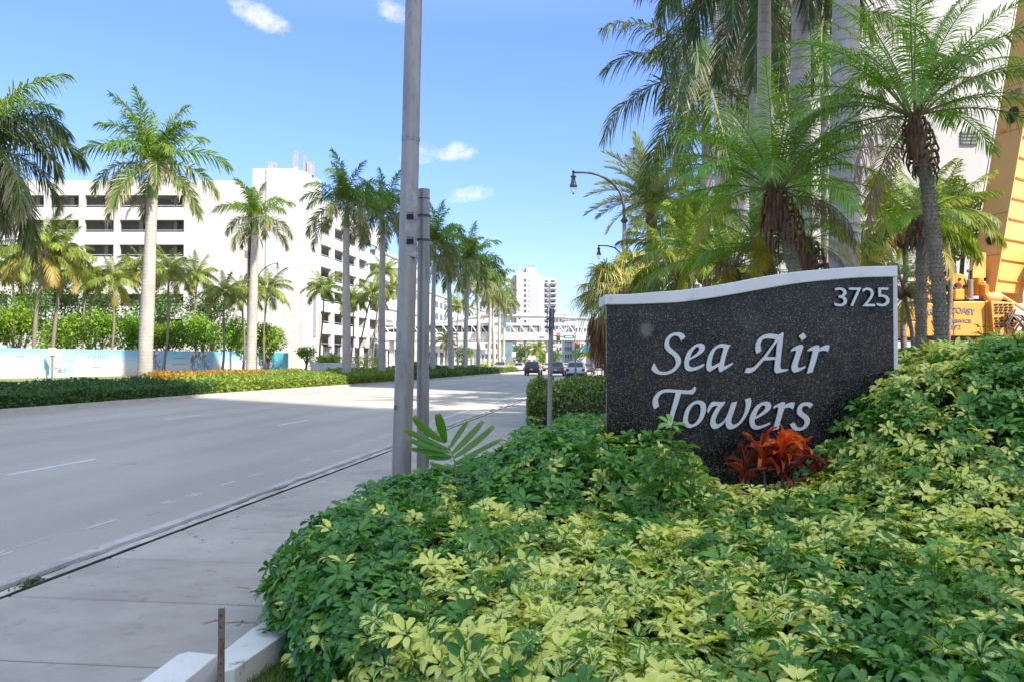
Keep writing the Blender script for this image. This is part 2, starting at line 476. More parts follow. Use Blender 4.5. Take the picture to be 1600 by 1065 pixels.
# median: kerb, planting bed, far carriageway, grass verge
b = MB(); vs = []
tt = [-14, 0, 14, 26, 30, 34, 38, 44, 50, 56, 62, 70, 76, 90, 110, 134, 200]
for t in tt: vs += [RD(kl(t), t, 0), RD(kl(t) - .02, t, .13), RD(kl(t) - .22, t, .14), RD(kl(t) - .22, t, 0)]
b.add(vs, [(4 * i + k, 4 * i + k + 4, 4 * i + k + 5, 4 * i + k + 1)[::-1] for i in range(len(tt) - 1) for k in range(3)])
b.build('median_kerb', M['kerb'], kind='structure')
b = MB(); vs = []
for t in tt: vs += [RD(kl(t) - 7.5 if t < 66 else kl(t) - 4, t, .10), RD(kl(t) - .22, t, .10)]
b.add(vs, [(2 * i, 2 * i + 1, 2 * i + 3, 2 * i + 2) for i in range(len(tt) - 1)])
b.build('median_bed', M['soil'], kind='structure')
b = MB(); b.add([RD(-42.5, -14, .24), RD(-27, -14, .24), RD(-27, 66, .24), RD(-20.5, 74, .20), RD(-20.2, 300, .20), RD(-38, 300, .24), RD(-38.5, 110, .24)], [tuple(range(7))])
b.build('far_carriageway', M['far_road'], kind='structure')
b = MB(); b.add([RD(-120, -14, .36), RD(-42.5, -14, .30), RD(-38.5, 110, .30), RD(-38, 130, .30), RD(-120, 130, .36)], [tuple(range(5))])
b.build('grass_verge', pmat('verge_grass', (.12, .17, .035), (.17, .17, .06), 2, .95, bump=.5, world_=True), kind='structure')

# ------------------------------------------------------------ buildings
def mat_clad(name, c, line=(.0, .0, .0), sx=1.0, amt=.35, grime=.12):
    m, nt, b, o = newmat(name)
    p = objc(nt, True)
    s = N(nt, 'ShaderNodeSeparateXYZ'); nt.links.new(p, s.inputs[0])
    fz = mth(nt, 'FRACT', mth(nt, 'DIVIDE', s.outputs[2], sx))
    ln = mth(nt, 'LESS_THAN', fz, .06)
    dirt = rng_(nt, noise_(nt, p, 1.6, 6, .7, (1, 1, .07)), .48, .75, 0, grime * 1.8)
    cc = mixc(nt, dirt, c, (.30, .28, .26))
    cc = mixc(nt, mth(nt, 'MULTIPLY', ln, amt), cc, tuple(x * .5 for x in c))
    nt.links.new(cc, b.inputs['Base Color']); b.inputs['Roughness'].default_value = .8
    b.inputs['Specular IOR Level'].default_value = .25
    return m
M['clad'] = mat_clad('white_panel_cladding', (.47, .455, .44), sx=1.12, amt=.22)
M['stucco'] = pmat('white_stucco', (.50, .49, .475), (.44, .435, .42), .5, .85, world_=True)
M['stucco2'] = pmat('pale_grey_stucco', (.40, .395, .385), (.36, .355, .345), .5, .85, world_=True)
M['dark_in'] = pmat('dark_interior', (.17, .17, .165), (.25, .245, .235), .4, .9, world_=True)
M['glass'] = pmat('window_glass', (.035, .05, .06), (.07, .09, .10), .6, .08, spec=.8)
M['rail'] = pmat('green_railing', (.30, .40, .34), (.26, .34, .30), 2, .6)
M['gear2'] = None
M['roofgear'] = pmat('roof_metal', (.40, .40, .40), (.30, .30, .30), 2, .5, metal=.3)
M['trim'] = pmat('grey_trim', (.22, .22, .23), (.30, .30, .31), 2, .7)
M['steel_white'] = pmat('white_painted_steel', (.48, .475, .46), (.41, .405, .39), 2, .5)
pier_cache = {}
def boxpart(name, c, d, rz, mat, parent):
    key = (name, round(d[0], 3), round(d[1], 3), round(d[2], 3), mat.name)
    if key not in pier_cache:
        pier_cache[key] = MB().box((0, 0, 0), d).mesh(name, mat)
    w = wpos(parent)
    return link(name, pier_cache[key], parent, (c[0] - w.x, c[1] - w.y, c[2] - w.z), (0, 0, rz))

# parking garage on the left
G0 = Vector((X(463, 124), 124, 0))
gar = thing('parking_garage', (G0.x, G0.y, .3), 'long white parking garage with open decks behind the palms on the left', 'building')
FZ = 3.35
# wing facing the camera
wy = 120.0; wx0, wx1 = -84.0, X(369, 120); top = 26.1
xs = []
x = X(240, 120)
while x > wx0 + 5: xs.append(x); x -= 4.75
zs = [22.45 - FZ * k for k in range(6)]       # sills of the openings
oh = 1.62; ow = 3.95
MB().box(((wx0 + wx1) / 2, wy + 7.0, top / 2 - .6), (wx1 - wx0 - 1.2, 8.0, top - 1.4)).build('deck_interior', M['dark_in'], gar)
xr = xs[0] + ow
MB().box(((xr + wx1) / 2, wy + 1.5, top / 2), (wx1 - xr, 3.0, top)).build('wall', M['clad'], gar)
prevb = top
for z in zs:
    h = prevb - (z + oh)
    boxpart('spandrel', ((wx0 + xr) / 2, wy + .25, z + oh + h / 2), (xr - wx0, .5, h), 0, M['clad'], gar)
    prevb = z
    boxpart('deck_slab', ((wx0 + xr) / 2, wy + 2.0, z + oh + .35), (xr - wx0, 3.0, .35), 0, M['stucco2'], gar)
    boxpart('railing', ((wx0 + xr) / 2, wy + .35, z + .28), (xr - wx0, .06, .08), 0, M['rail'], gar)
    for x in xs:
        boxpart('deck_column', (x + 1.9, wy + 2.6, z + oh / 2), (.5, .5, oh + .3), 0, M['stucco2'], gar)
        boxpart('pier', (x - .4, wy + .25, z + oh / 2), (.8, .5, oh), 0, M['clad'], gar)
boxpart('spandrel', ((wx0 + xr) / 2, wy + .25, prevb / 2), (xr - wx0, .5, prevb), 0, M['clad'], gar)
# the wing's short side facing the road, with slot windows
MB().box((wx1 - .25, wy + 8.1, top / 2), (.5, 10.2, top)).build('side_wall', M['stucco'], gar)
for z in (23.3, 19.6, 16.6, 13.2):
    boxpart('slot_window', (wx1 + .02, wy + 5.2, z), (.10, 3.6, .9), 0, M['dark_in'], gar)
# stair tower
sx0, sx1 = X(393, 124), X(463, 124)
st = MB(); st.box(((sx0 + sx1) / 2, 128, 28.6 / 2), (sx1 - sx0, 8, 28.6))
st.build('stair_tower', M['clad'], gar)
boxpart('side_return', (sx1 + .62, 128.2, 14.3), (1.2, 7.5, 28.2), ROT, M['stucco'], gar)
for (px, w, py0, d) in ((424, 1.1, 253, 126), (461, .55, 236, 126), (475, .35, 243, 128), (484, 1.0, 252, 128)):
    z1 = Z(py0, d); MB().box((X(px, d), d, (z1 + 28.4) / 2), (w, .8, z1 - 28.4)).build('roof_gear', M['roofgear'], gar)
boxpart('joint_strip', (X(414, 124), 123.98, 14.3), (.14, .06, 28.2), 0, M['trim'], gar)
# facade along the road
def FC(k, n, z): return Vector((G0.x + k * UX + n * UY + .9, G0.y + 4 + k * UY - n * UX, z))
def fbox(name, k0, k1, z0, z1, mat, par, n0=-.5, n1=0):
    c = FC((k0 + k1) / 2, (n0 + n1) / 2, (z0 + z1) / 2)
    return boxpart(name, c, (abs(n1 - n0), k1 - k0, z1 - z0), ROT, mat, par)
t2 = 25.9
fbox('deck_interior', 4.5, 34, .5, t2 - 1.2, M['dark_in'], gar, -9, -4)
fbox('wall', 2.0, 4.6, 0, t2, M['stucco'], gar)
for z in [20.9 - FZ * k + .0 for k in range(6)]:
    z = z - .15
    fbox('deck_slab', 4.6, 33, z + 1.9, z + 2.2, M['stucco2'], gar, -4, -.5)
    fbox('railing', 4.6, 33, z + .3, z + .38, M['rail'], gar, -.4, -.34)
    k = 4.6
    while k < 32:
        fbox('pier', k + 5.0, k + 6.4, z, z + 1.75, M['stucco'], gar); k += 6.4
zz = t2
for z in [20.75 - FZ * k for k in range(6)]:
    fbox('spandrel', 4.6, 36.6, z + 1.75, zz, M['stucco'], gar); zz = z
# ground floor colonnade
for k in range(0, 12):
    fbox('column', 5 + 5.2 * k, 5.8 + 5.2 * k, 0, 4.0, M['stucco'], gar)
fbox('shopfront', 5, 66, .3, 3.9, M['glass'], gar, -2.4, -2.2)
annex = 22.3
fbox('annex_wall', 36.6, 68, 4.0, annex, M['stucco'], gar, -8, .3)
for z in (21.6, 16.6, 11.4):
    fbox('cornice', 36.5, 68.2, z, z + .22, M['trim'], gar, -.2, .48)
for z in (18.3, 14.9, 8.2):
    for k in range(4): fbox('slot_window', 40 + 7 * k, 44.5 + 7 * k, z, z + 1.3, M['dark_in'], gar, 0.2, .36)
boxpart('flag_panel', FC(1.2, .4, 8.5), (.12, .9, 6.5), ROT, M['trim'], gar)
for k in (3.2, 3.9): boxpart('pilaster', FC(k, .25, 5.6), (.3, .25, 6.0), ROT, pmat('tan_pilaster', (.45, .33, .24), None, 2, .8) if k == 3.2 else bpy.data.materials['tan_pilaster'], gar)

# hotel block farther along
hot = thing('hotel_building', FC(74, 0, .3), 'white block with rows of dark square windows behind the row of royal palms', 'building')
fbox('wall', 72, 160, 0, 17.4, M['stucco'], hot, -14, 0)
for z in (14.5, 11.6, 8.7):
    for k in range(17):
        fbox('window', 75 + 5 * k, 77.9 + 5 * k, z, z + 1.45, M['glass'], hot, -.1, .06)
for k in range(12): fbox('window', 76 + 7 * k, 80 + 7 * k, .6, 3.8, M['glass'], hot, -.1, .06)
fbox('cornice', 71.8, 160.2, 17.4, 17.8, M['steel_white'], hot, -14.2, .3)
fbox('canopy', 72, 160, 5.2, 5.7, M['steel_white'], hot, 0.07, 2.2)
# green glass pavilion next to the bridge landing
pav = thing('glass_pavilion', (X(792, 190), 190, 0), 'small teal glazed pavilion with gabled top above the bridge', 'building')
b = MB(); x0, x1 = X(781, 190), X(801, 190)
b.box(((x0 + x1) / 2, 192, 7), (x1 - x0, 4, 15.0)); b.build('wall', pmat('teal_glass', (.10, .17, .18), (.16, .24, .25), .5, .2), pav)
b = MB(); b.prism_y([(x0 - .2, 14.5), (x1 + .2, 14.5), (x0 - .2, 17.2)], 189.7, 194.2); b.build('roof', M['roofgear'], pav)
for z in (6.0, 9.6, 13.0): boxpart('mullion', ((x0 + x1) / 2, 189.95, z), (x1 - x0, .12, .15), 0, M['steel_white'], pav)

# pedestrian bridge
D = 157.0
br = thing('pedestrian_bridge', (X(750, D), D, 0), 'white steel truss footbridge crossing high over the road', 'bridge')
def bx(name, px0, px1, py0, py1, mat, y=D, dy=.3):
    boxpart(name, ((X(px0, y) + X(px1, y)) / 2, y, (Z(py0, y) + Z(py1, y)) / 2), (X(px1, y) - X(px0, y), dy, abs(Z(py0, y) - Z(py1, y))), 0, mat, br)
bx('deck_beam', 590, 990, 519, 531.5, M['steel_white'], dy=.5)
bx('deck_floor', 590, 990, 530.5, 532.5, M['dark_in'], D + 2.2, 3.9)
bx('deck_beam', 590, 990, 520, 531.5, M['steel_white'], D + 4.4, .4)
bx('top_chord', 590, 990, 504.5, 508.8, M['steel_white'])
bx('top_chord', 590, 990, 505, 509, M['steel_white'], D + 4.4)
bx('window_band', 590, 770, 509, 519, M['glass'], D + .15, .08)
bx('window_band', 800, 845, 509, 519, pmat('tinted_glass', (.22, .24, .25), (.30, .32, .32), .3, .3), D + .15, .08)
br_post = [(600 + 15.2 * i) for i in range(26)]
for i, px in enumerate(br_post):
    bx('truss_post', px - .5, px + .5, 508.5, 519, M['steel_white'], D - .1, .2)
    b = MB(); b.tube([(X(px + .6, D), D - .18, Z(509, D)), (X(px + 14.8, D), D - .18, Z(530, D))], .13, 5)
    b.build('truss_brace', M['steel_white'], br)
arc = [(600, 514), (650, 509), (700, 503), (735, 496), (770, 493), (815, 493.5), (855, 494), (900, 497), (985, 502)]
for dy in (0, 4.4):
    MB().tube([(X(a, D), D + dy, Z(c, D)) for a, c in arc], .17 if dy else .26, 6).build('roof_arch', M['steel_white'], br)
for i in range(5, 26, 2):
    px = br_post[i]
    for (a, c), (a2, c2) in zip(arc, arc[1:]):
        if a <= px <= a2: zt = c + (c2 - c) * (px - a) / (a2 - a)
    bx('roof_post', px - .35, px + .35, zt, 505, M['steel_white'], D, .15)
for px in (612, 666, 856, 968):
    bx('pier_column', px - 3, px + 3, 531.5, 582, M['stucco'], D + 2, 1.2)
bx('lamp_fixture', 843, 851, 525.5, 527, M['dark_in'], D - .32, .12)

# tall apartment tower in the distance
D = 500.0
tw = thing('apartment_tower', (X(835, D), D, 0), 'tall pale apartment tower with balconies far down the road', 'building')
def tb(name, px0, px1, py0, mat, y0, dep, z0=0, zoff=0):
    x0, x1 = X(px0, y0), X(px1, y0); z1 = Z(py0, y0)
    boxpart(name, ((x0 + x1) / 2, y0 + dep / 2, (z0 + z1) / 2 + zoff), (x1 - x0, dep, z1 - z0), 0, mat, tw)
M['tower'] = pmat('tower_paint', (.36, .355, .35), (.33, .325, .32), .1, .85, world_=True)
M['tower2'] = pmat('tower_paint_pale', (.48, .48, .48), None, .1, .85, world_=True)  # paler paint on the right wing and balconies
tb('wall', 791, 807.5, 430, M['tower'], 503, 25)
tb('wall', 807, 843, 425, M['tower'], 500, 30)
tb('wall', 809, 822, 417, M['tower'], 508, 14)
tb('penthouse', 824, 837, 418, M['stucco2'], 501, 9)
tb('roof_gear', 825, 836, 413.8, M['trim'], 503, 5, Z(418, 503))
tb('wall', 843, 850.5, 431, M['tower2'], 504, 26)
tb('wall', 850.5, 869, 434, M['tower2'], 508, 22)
for i in range(19):
    y = 436 + 8.05 * i
    tb('window', 819.2, 822.2, y, M['glass'], 499.8, .4, Z(y + 3.6, 500))
    tb('window', 826.5, 829, y + .5, M['stucco2'], 499.8, .4, Z(y + 3.2, 500))
    tb('window', 851.8, 856, y + 2, M['glass'], 507.8, .4, Z(y + 5.0, 508))
    tb('balcony', 850.8, 857, y + 5.4, M['tower2'], 506.0, 2.0, Z(y + 7.2, 508))
    tb('window', 861, 867, y + 2, M['glass'], 507.8, .4, Z(y + 5.0, 508))
    tb('balcony', 860, 872.4 - (i % 2) * .6, y + 5.2, M['tower2'], 505.6, 6.0, Z(y + 7.4, 508))
    tb('window', 811, 813, y + 60 if y + 60 < 500 else 530, M['glass'], 499.8, .3, Z((y + 63) if y + 60 < 500 else 532, 500)) if i < 1 else None

# low blocks behind the traffic
def block(px0, px1, py0, D, lab, mat, rows=0, cols=0, dep=20):
    t = thing('low_building', (X((px0 + px1) / 2, D), D, 0), lab, 'building')
    x0, x1, z1 = X(px0, D), X(px1, D), Z(py0, D)
    boxpart('wall', ((x0 + x1) / 2, D + dep / 2, z1 / 2), (x1 - x0, dep, z1), 0, mat, t)
    boxpart('parapet', ((x0 + x1) / 2, D + dep / 2, z1 + .3), (x1 - x0 + .8, dep + .8, .6), 0, M['steel_white'], t)
    for r in range(rows):
        for c in range(cols):
            zc = z1 - 2.6 - 3.4 * r
            if zc < 1.5: continue
            boxpart('window', (x0 + (x1 - x0) * (c + .5) / cols, D - .05, zc), ((x1 - x0) / cols * .5, .2, 1.5), 0, M['glass'], t)
    return t
block(868, 884, 492, 430, 'stepped pale block just right of the far tower', M['tower'], 6, 3)
block(882, 901, 500, 400, 'low pale office block with window rows beside the stepped one', M['stucco2'], 5, 5)
block(899, 925, 506, 380, 'wide low white block behind the traffic signal', M['stucco'], 5, 6)
block(922, 950, 532, 330, 'white block with small windows behind the crossing sign', M['stucco'], 3, 5)
block(800, 870, 540, 340, 'low cream building seen under the bridge', pmat('cream_wall', (.50, .46, .36), None, .3, .8), 2, 9)
block(700, 795, 528, 300, 'grey low building behind the palm trunks', M['stucco2'], 2, 12)
block(950, 1150, 500, 320, 'long white building hidden behind the sign wall', M['stucco'], 5, 14)

# tower right behind the palms (plain side wall)
nb = thing('condominium_tower', (9.0, 39.4, 0), 'huge plain white condominium wall behind the palms and crane', 'building')
MB().prism([(9.0, 39.4), (21.55, 39.4), (21.55, 50), (11.45, 50)], 0, 66).build('wall', pmat('condo_wall_shade_tone', (.38, .375, .365), (.355, .35, .342), .12, .85, world_=True), nb)  # greyer wall colour stands in for shade on this face
MB().box((21.55 + 16, 39.4 + 13.3, 33.5), (32, 26.5, 67)).build('wing', mat_clad('condo_siding_sun_tone', (.56, .54, .52), sx=1.3, amt=.3), nb)  # paler siding colour stands in for sun on the wing
vb = MB(); vx = X(1519, 39.3); vz = Z(214, 39.3)
vb.box((vx, 39.36, vz), (.72, .06, .62))
vb.build('vent_frame', M['trim'], nb)
for i in range(4): boxpart('vent_slat', (vx, 39.30, vz - .22 + .15 * i), (.64, .05, .07), 0, M['dark_in'], nb)
boxpart('base_course', (9 + 6.3, 39.3, 1.0), (12.7, .22, 2.0), 0, M['stucco'], nb)
# slim tower with stacked balconies behind it
D = 150.0
b2 = thing('balcony_tower', (X(1105, D), D, 0), 'distant tower edge with stacked balconies seen between palm trunks', 'building')
boxpart('wall', (X(1150, D), D + 10, Z(345, D) / 2), (X(1205, D) - X(1093, D), 20, Z(345, D)), 0, M['tower'], b2)
for i in range(9):
    boxpart('balcony', (X(1091, D), D + 4, Z(352 + 22 * i, D)), (1.0, 8, .9), 0, M['stucco2'], b2)

# the towers' big neighbour behind and right of the photographer: its shade covers the foreground
cz = thing('residential_tower', (63.8, -34.6, 0), 'tall slab tower standing beside the sign outside the picture', 'building')
ax = Vector((.72, -.694, 0)); bxv = Vector((-.694, -.72, 0))
cc = Vector((63.8, -34.6, 0)) + ax * 14 + bxv * 15
rz = math.atan2(ax.y, ax.x)
boxpart('wall', (cc.x, cc.y, 54), (28, 30, 108), rz, M['stucco'], cz)
for i in range(1, 33):
    boxpart('floor_slab', (cc.x, cc.y, 3.2 * i), (29.5, 29.8, .25), rz, M['stucco2'], cz)

# ------------------------------------------------------------ palms
def trunkmat(name, c1, c2, ring=6.0, ringamt=.5, rough=.85, rc=None):
    m, nt, b, o = newmat(name)
    p = objc(nt)
    s = N(nt, 'ShaderNodeSeparateXYZ'); nt.links.new(p, s.inputs[0])
    w = mth(nt, 'ADD', mth(nt, 'MULTIPLY', s.outputs[2], ring), mth(nt, 'MULTIPLY', noise_(nt, p, 1.2, 3), 1.6))
    fr = mth(nt, 'FRACT', w)
    ln = rng_(nt, fr, .0, .16, 1, 0)
    big = noise_(nt, p, 2.2, 6, .7, (1, 1, .5))
    c = mixc(nt, rng_(nt, big, .35, .68), c1, c2)
    c = mixc(nt, mth(nt, 'MULTIPLY', rng_(nt, noise_(nt, p, 9, 5, .75), .58, .70), .55), c, tuple(x * .45 for x in c2))
    c = mixc(nt, mth(nt, 'MULTIPLY', ln, ringamt), c, rc or tuple(x * .35 for x in c1))
    nt.links.new(c, b.inputs['Base Color']); b.inputs['Roughness'].default_value = rough
    b.inputs['Specular IOR Level'].default_value = .2
    h = mth(nt, 'ADD', mth(nt, 'MULTIPLY', ln, -.8), noise_(nt, p, 30, 4, .7))
    bump_(nt, b, h, .5, .02)
    return m
M['royal_trunk'] = trunkmat('royal_palm_trunk', (.47, .42, .36), (.36, .325, .28), 5.5, .45)
M['shaft'] = pmat('crownshaft_green', (.10, .20, .03), (.18, .26, .05), 2, .35, stretch=(1, 1, .3))
M['coco_trunk'] = trunkmat('coconut_trunk', (.25, .20, .155), (.17, .14, .11), 7, .45)
M['rough_trunk'] = trunkmat('date_palm_trunk', (.22, .15, .10), (.13, .09, .065), 12, .6)
M['mossy_trunk'] = trunkmat('pygmy_trunk', (.34, .26, .18), (.20, .19, .13), 22, .7)
M['boot'] = pmat('dry_leaf_base', (.24, .115, .06), (.11, .06, .035), 6, .85, bump=.4)
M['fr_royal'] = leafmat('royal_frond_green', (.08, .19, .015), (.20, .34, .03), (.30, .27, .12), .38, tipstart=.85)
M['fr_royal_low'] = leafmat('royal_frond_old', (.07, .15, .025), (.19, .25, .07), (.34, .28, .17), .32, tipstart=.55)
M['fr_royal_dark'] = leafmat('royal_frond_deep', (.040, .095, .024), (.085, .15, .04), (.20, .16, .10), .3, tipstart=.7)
M['fr_dry'] = leafmat('dry_frond', (.22, .155, .10), (.34, .26, .18), (.30, .20, .13), .2, rough=.8)
M['fr_coco'] = leafmat('coconut_frond', (.11, .19, .02), (.25, .32, .04), (.38, .32, .10), .42, tipstart=.75, objvar=.35)
M['fr_coco_yel'] = leafmat('coconut_frond_yellowing', (.28, .27, .05), (.42, .34, .08), (.42, .28, .10), .4, tipstart=.6)
M['fr_pyg'] = leafmat('pygmy_frond', (.085, .24, .015), (.26, .44, .03), (.32, .30, .06), .42, rough=.35, tipstart=.9, objvar=.3)
M['fr_pyg_yel'] = leafmat('pygmy_frond_yellowing', (.35, .32, .02), (.48, .36, .03), (.32, .18, .05), .4, tipstart=.7)
M['fr_date'] = leafmat('date_frond_silver', (.18, .25, .10), (.34, .40, .20), (.45, .40, .20), .3, tipstart=.8)
M['fr_fan'] = leafmat('fan_leaf', (.20, .28, .05), (.42, .44, .12), (.50, .40, .18), .35, tipstart=.65)
M['fr_fan_dry'] = leafmat('fan_leaf_dry', (.52, .29, .10), (.60, .42, .18), (.30, .15, .08), .25, tipstart=.5, rough=.8)
M['rachis'] = pmat('frond_stalk', (.20, .22, .06), (.26, .20, .09), 8, .5)
M['rachis_dry'] = pmat('frond_stalk_dry', (.25, .16, .09), (.18, .11, .06), 8, .7)

def unit(a): return a / (np.linalg.norm(a, axis=-1, keepdims=True) + 1e-9)
def frond(name, mat, L=4.0, e0=60, e1=-20, n=44, ll=.75, lw=.035, bare=.12, a0=72, a1=25, vee=20, jit=20, droop=.25,
          seed=1, segs=2, rr=.03, power=1.25, stalk=None, prof=None, twist=0.0):
    q = np.random.default_rng(seed)
    m = 26
    s = np.linspace(0, 1, m)
    e = np.radians(e0 + (e1 - e0) * s ** power)
    sway = q.normal(0, .10) * s ** 2
    T = np.stack([np.cos(e) * np.cos(sway), np.cos(e) * np.sin(sway), np.sin(e)], 1)
    P = np.vstack([np.zeros(3), np.cumsum((T[:-1] + T[1:]) / 2 * L / (m - 1), 0)])
    # stalk as a three sided tapering rod
    V = []; Q = []; lf = []; mi = []
    for i in range(m):
        r = rr * (1 - .85 * s[i]) + .002
        B = np.cross(T[i], [0, 0, 1.0]); B /= np.linalg.norm(B) + 1e-9; Nn = np.cross(B, T[i])
        for k in range(3):
            an = 2 * math.pi * k / 3 + .5
            V.append(P[i] + r * (math.cos(an) * B + math.sin(an) * Nn)); lf.append((s[i], 0, .5))
    for i in range(m - 1):
        for k in range(3):
            Q.append((i * 3 + k, i * 3 + (k + 1) % 3, i * 3 + 3 + (k + 1) % 3, i * 3 + 3 + k)); mi.append(1)
    base = len(V)
    for side in (-1, 1):
        for j in range(n):
            u = bare + (1 - bare) * (j + q.uniform(-.3, .3)) / n
            u = min(max(u, bare * .8), .995)
            p = np.array([np.interp(u, s, P[:, k]) for k in range(3)])
            t = unit(np.array([np.interp(u, s, T[:, k]) for k in range(3)]))
            B = np.cross(t, [0, 0, 1.0]); B /= np.linalg.norm(B) + 1e-9; Nn = np.cross(B, t)
            uu = (u - bare) / (1 - bare)
            pr = (math.sin(math.pi * (.14 + .80 * uu)) ** .7) if prof is None else prof(uu)
            l = ll * pr * q.uniform(.85, 1.12)
            a = math.radians(a0 + (a1 - a0) * uu + q.uniform(-6, 6))
            v = math.radians(vee + q.normal(0, jit))
            d = t * math.cos(a) + (B * side * math.cos(v) + Nn * math.sin(v)) * math.sin(a)
            wv = unit(t - d * np.dot(t, d)) if np.linalg.norm(np.cross(t, d)) > .05 else B
            r_ = q.random(); dr = droop * q.uniform(.6, 1.5)
            b0 = len(V)
            for k in range(segs + 1):
                f = k / segs
                c = p + d * l * f * (1 - .18 * dr * f) + np.array([0, 0, -1.0]) * dr * l * f * f
                w = lw * (.45 if k == 0 else (1 - .85 * f ** 2.2)) * .5
                V.append(c - wv * w); V.append(c + wv * w)
                lf.append((u, f, r_)); lf.append((u, f, r_))
            for k in range(segs):
                Q.append((b0 + 2 * k, b0 + 2 * k + 1, b0 + 2 * k + 3, b0 + 2 * k + 2)); mi.append(0)
    me = npmesh(name, V, Q, [mat, stalk or M['rachis']], lf=lf, mi=mi)
    return me

def fanleaf(name, mat, pet=.7, rad=.8, e0=50, n=30, spread=250, droop=.35, seed=1, stalk=None, w=.05):
    q = np.random.default_rng(seed)
    V = []; Q = []; lf = []; mi = []
    e = math.radians(e0)
    pts = [np.array([math.cos(e) * pet * f, 0, math.sin(e) * pet * f - .12 * pet * f * f]) for f in np.linspace(0, 1, 5)]
    for i, p in enumerate(pts):
        for k in range(3):
            an = 2 * math.pi * k / 3
            V.append(p + .014 * np.array([0, math.cos(an), math.sin(an)])); lf.append((0, 0, .5))
    for i in range(4):
        for k in range(3):
            Q.append((i * 3 + k, i * 3 + (k + 1) % 3, i * 3 + 3 + (k + 1) % 3, i * 3 + 3 + k)); mi.append(1)
    c = pts[-1]; e2 = e - .5
    t = np.array([math.cos(e2), 0, math.sin(e2)]); B = np.array([0, 1.0, 0]); Nn = np.cross(B, t) * -1
    for j in range(n):
        a = math.radians(-spread / 2 + spread * j / (n - 1) + q.uniform(-2, 2))
        d = t * math.cos(a) + B * math.sin(a) + Nn * (.15 - .1 * math.cos(a)); d = unit(d)
        wv = unit(-t * math.sin(a) + B * math.cos(a))
        l = rad * (1 - .25 * abs(a) / math.radians(spread / 2)) * q.uniform(.9, 1.08); r_ = q.random(); dr = droop * q.uniform(.5, 1.7)
        b0 = len(V); start = c - t * .0
        for k, (f, ww) in enumerate(((0, .12), (.35, .8), (.6, .9), (.82, .5), (1, .08))):
            g_ = max(0, f - .35)
            pc = start + d * l * f * (1 - .25 * dr * g_) + np.array([0, 0, -1.0]) * dr * l * g_ * g_ * 2.4
            V.append(pc - wv * w * ww / 2); V.append(pc + wv * w * ww / 2 + Nn * w * .3 * ww)
            lf.append((.5, f, r_)); lf.append((.5, f, r_))
        for k in range(4):
            Q.append((b0 + 2 * k, b0 + 2 * k + 1, b0 + 2 * k + 3, b0 + 2 * k + 2)); mi.append(0)
    return npmesh(name, V, Q, [mat, stalk or M['rachis']], lf=lf, mi=mi)

# frond sets, each a few meshes shared by every palm of the kind
FR = {}
def fset(kind, rows, **kw):
    FR[kind] = []
    for (e0, e1, mat, cnt, stalk) in rows:
        for c in range(cnt):
            FR[kind].append(frond('frond', M[mat], e0=e0, e1=e1, seed=hash((kind, e0, c)) % 9999 if False else (len(FR[kind]) * 17 + len(kind) * 31), stalk=M[stalk] if stalk else None, **kw))
fset('royal', [(82, 35, 'fr_royal', 2, None), (66, -18, 'fr_royal', 2, None), (40, -52, 'fr_royal', 2, None), (8, -78, 'fr_royal_low', 2, None), (-30, -88, 'fr_royal_low', 2, 'rachis_dry')],
     L=3.9, n=78, ll=.86, lw=.075, jit=38, vee=10, droop=.42, bare=.10, rr=.045)
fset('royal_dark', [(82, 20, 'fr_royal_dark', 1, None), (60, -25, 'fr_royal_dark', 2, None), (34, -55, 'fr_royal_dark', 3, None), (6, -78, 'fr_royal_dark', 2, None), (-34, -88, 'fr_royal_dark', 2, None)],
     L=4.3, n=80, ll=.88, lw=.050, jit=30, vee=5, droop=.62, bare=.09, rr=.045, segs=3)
fset('coco', [(78, 30, 'fr_coco', 1, None), (60, -20, 'fr_coco', 2, None), (35, -50, 'fr_coco', 2, None), (8, -75, 'fr_coco', 2, None), (-20, -86, 'fr_coco_yel', 1, 'rachis_dry')],
     L=3.6, n=52, ll=.88, lw=.075, jit=9, vee=-12, droop=.5, bare=.18, rr=.035)
fset('pyg', [(80, 35, 'fr_pyg', 2, None), (62, -2, 'fr_pyg', 3, None), (42, -30, 'fr_pyg', 3, None), (20, -50, 'fr_pyg', 3, None), (-5, -70, 'fr_pyg_yel', 1, None), (-30, -85, 'fr_pyg_yel', 1, None)],
     L=1.5, n=58, ll=.27, lw=.0135, jit=8, vee=12, droop=.45, bare=.22, rr=.009, a0=70, a1=30, segs=3)
fset('date', [(84, 50, 'fr_date', 2, None), (66, 8, 'fr_date', 3, None), (42, -18, 'fr_date', 3, None), (14, -42, 'fr_date', 2, None), (-15, -66, 'fr_date', 1, None)],
     L=2.5, n=62, ll=.44, lw=.036, jit=14, vee=26, droop=.05, bare=.14, rr=.022, a0=52, a1=28)
FR['royal_big'] = [frond('frond', M[m_], L=4.2, e0=a, e1=b_, n=110, ll=.95, lw=.06, jit=34, vee=5, droop=.6, bare=.08, rr=.045, seed=300 + i, segs=3) for i, (a, b_, m_) in enumerate([(82, 10, 'fr_royal'), (66, -30, 'fr_royal'), (60, -45, 'fr_royal'), (40, -62, 'fr_royal_dark'), (34, -70, 'fr_royal_dark'), (28, -74, 'fr_royal_dark'), (5, -84, 'fr_royal_low'), (0, -86, 'fr_royal_low'), (-34, -88, 'fr_royal_low'), (-40, -88, 'fr_royal_low')])]
FR['fan'] = [fanleaf('fan_leaf', M['fr_fan'], e0=e, seed=i, droop=.55, rad=.95) for i, e in enumerate((80, 60, 40, 20, 2, -15))]
FR['fan_dry'] = [fanleaf('fan_leaf', M['fr_fan_dry'], e0=e, seed=i + 20, droop=.7, spread=150, pet=.6, rad=.9, stalk=M['rachis_dry']) for i, e in enumerate((-45, -65, -78))]
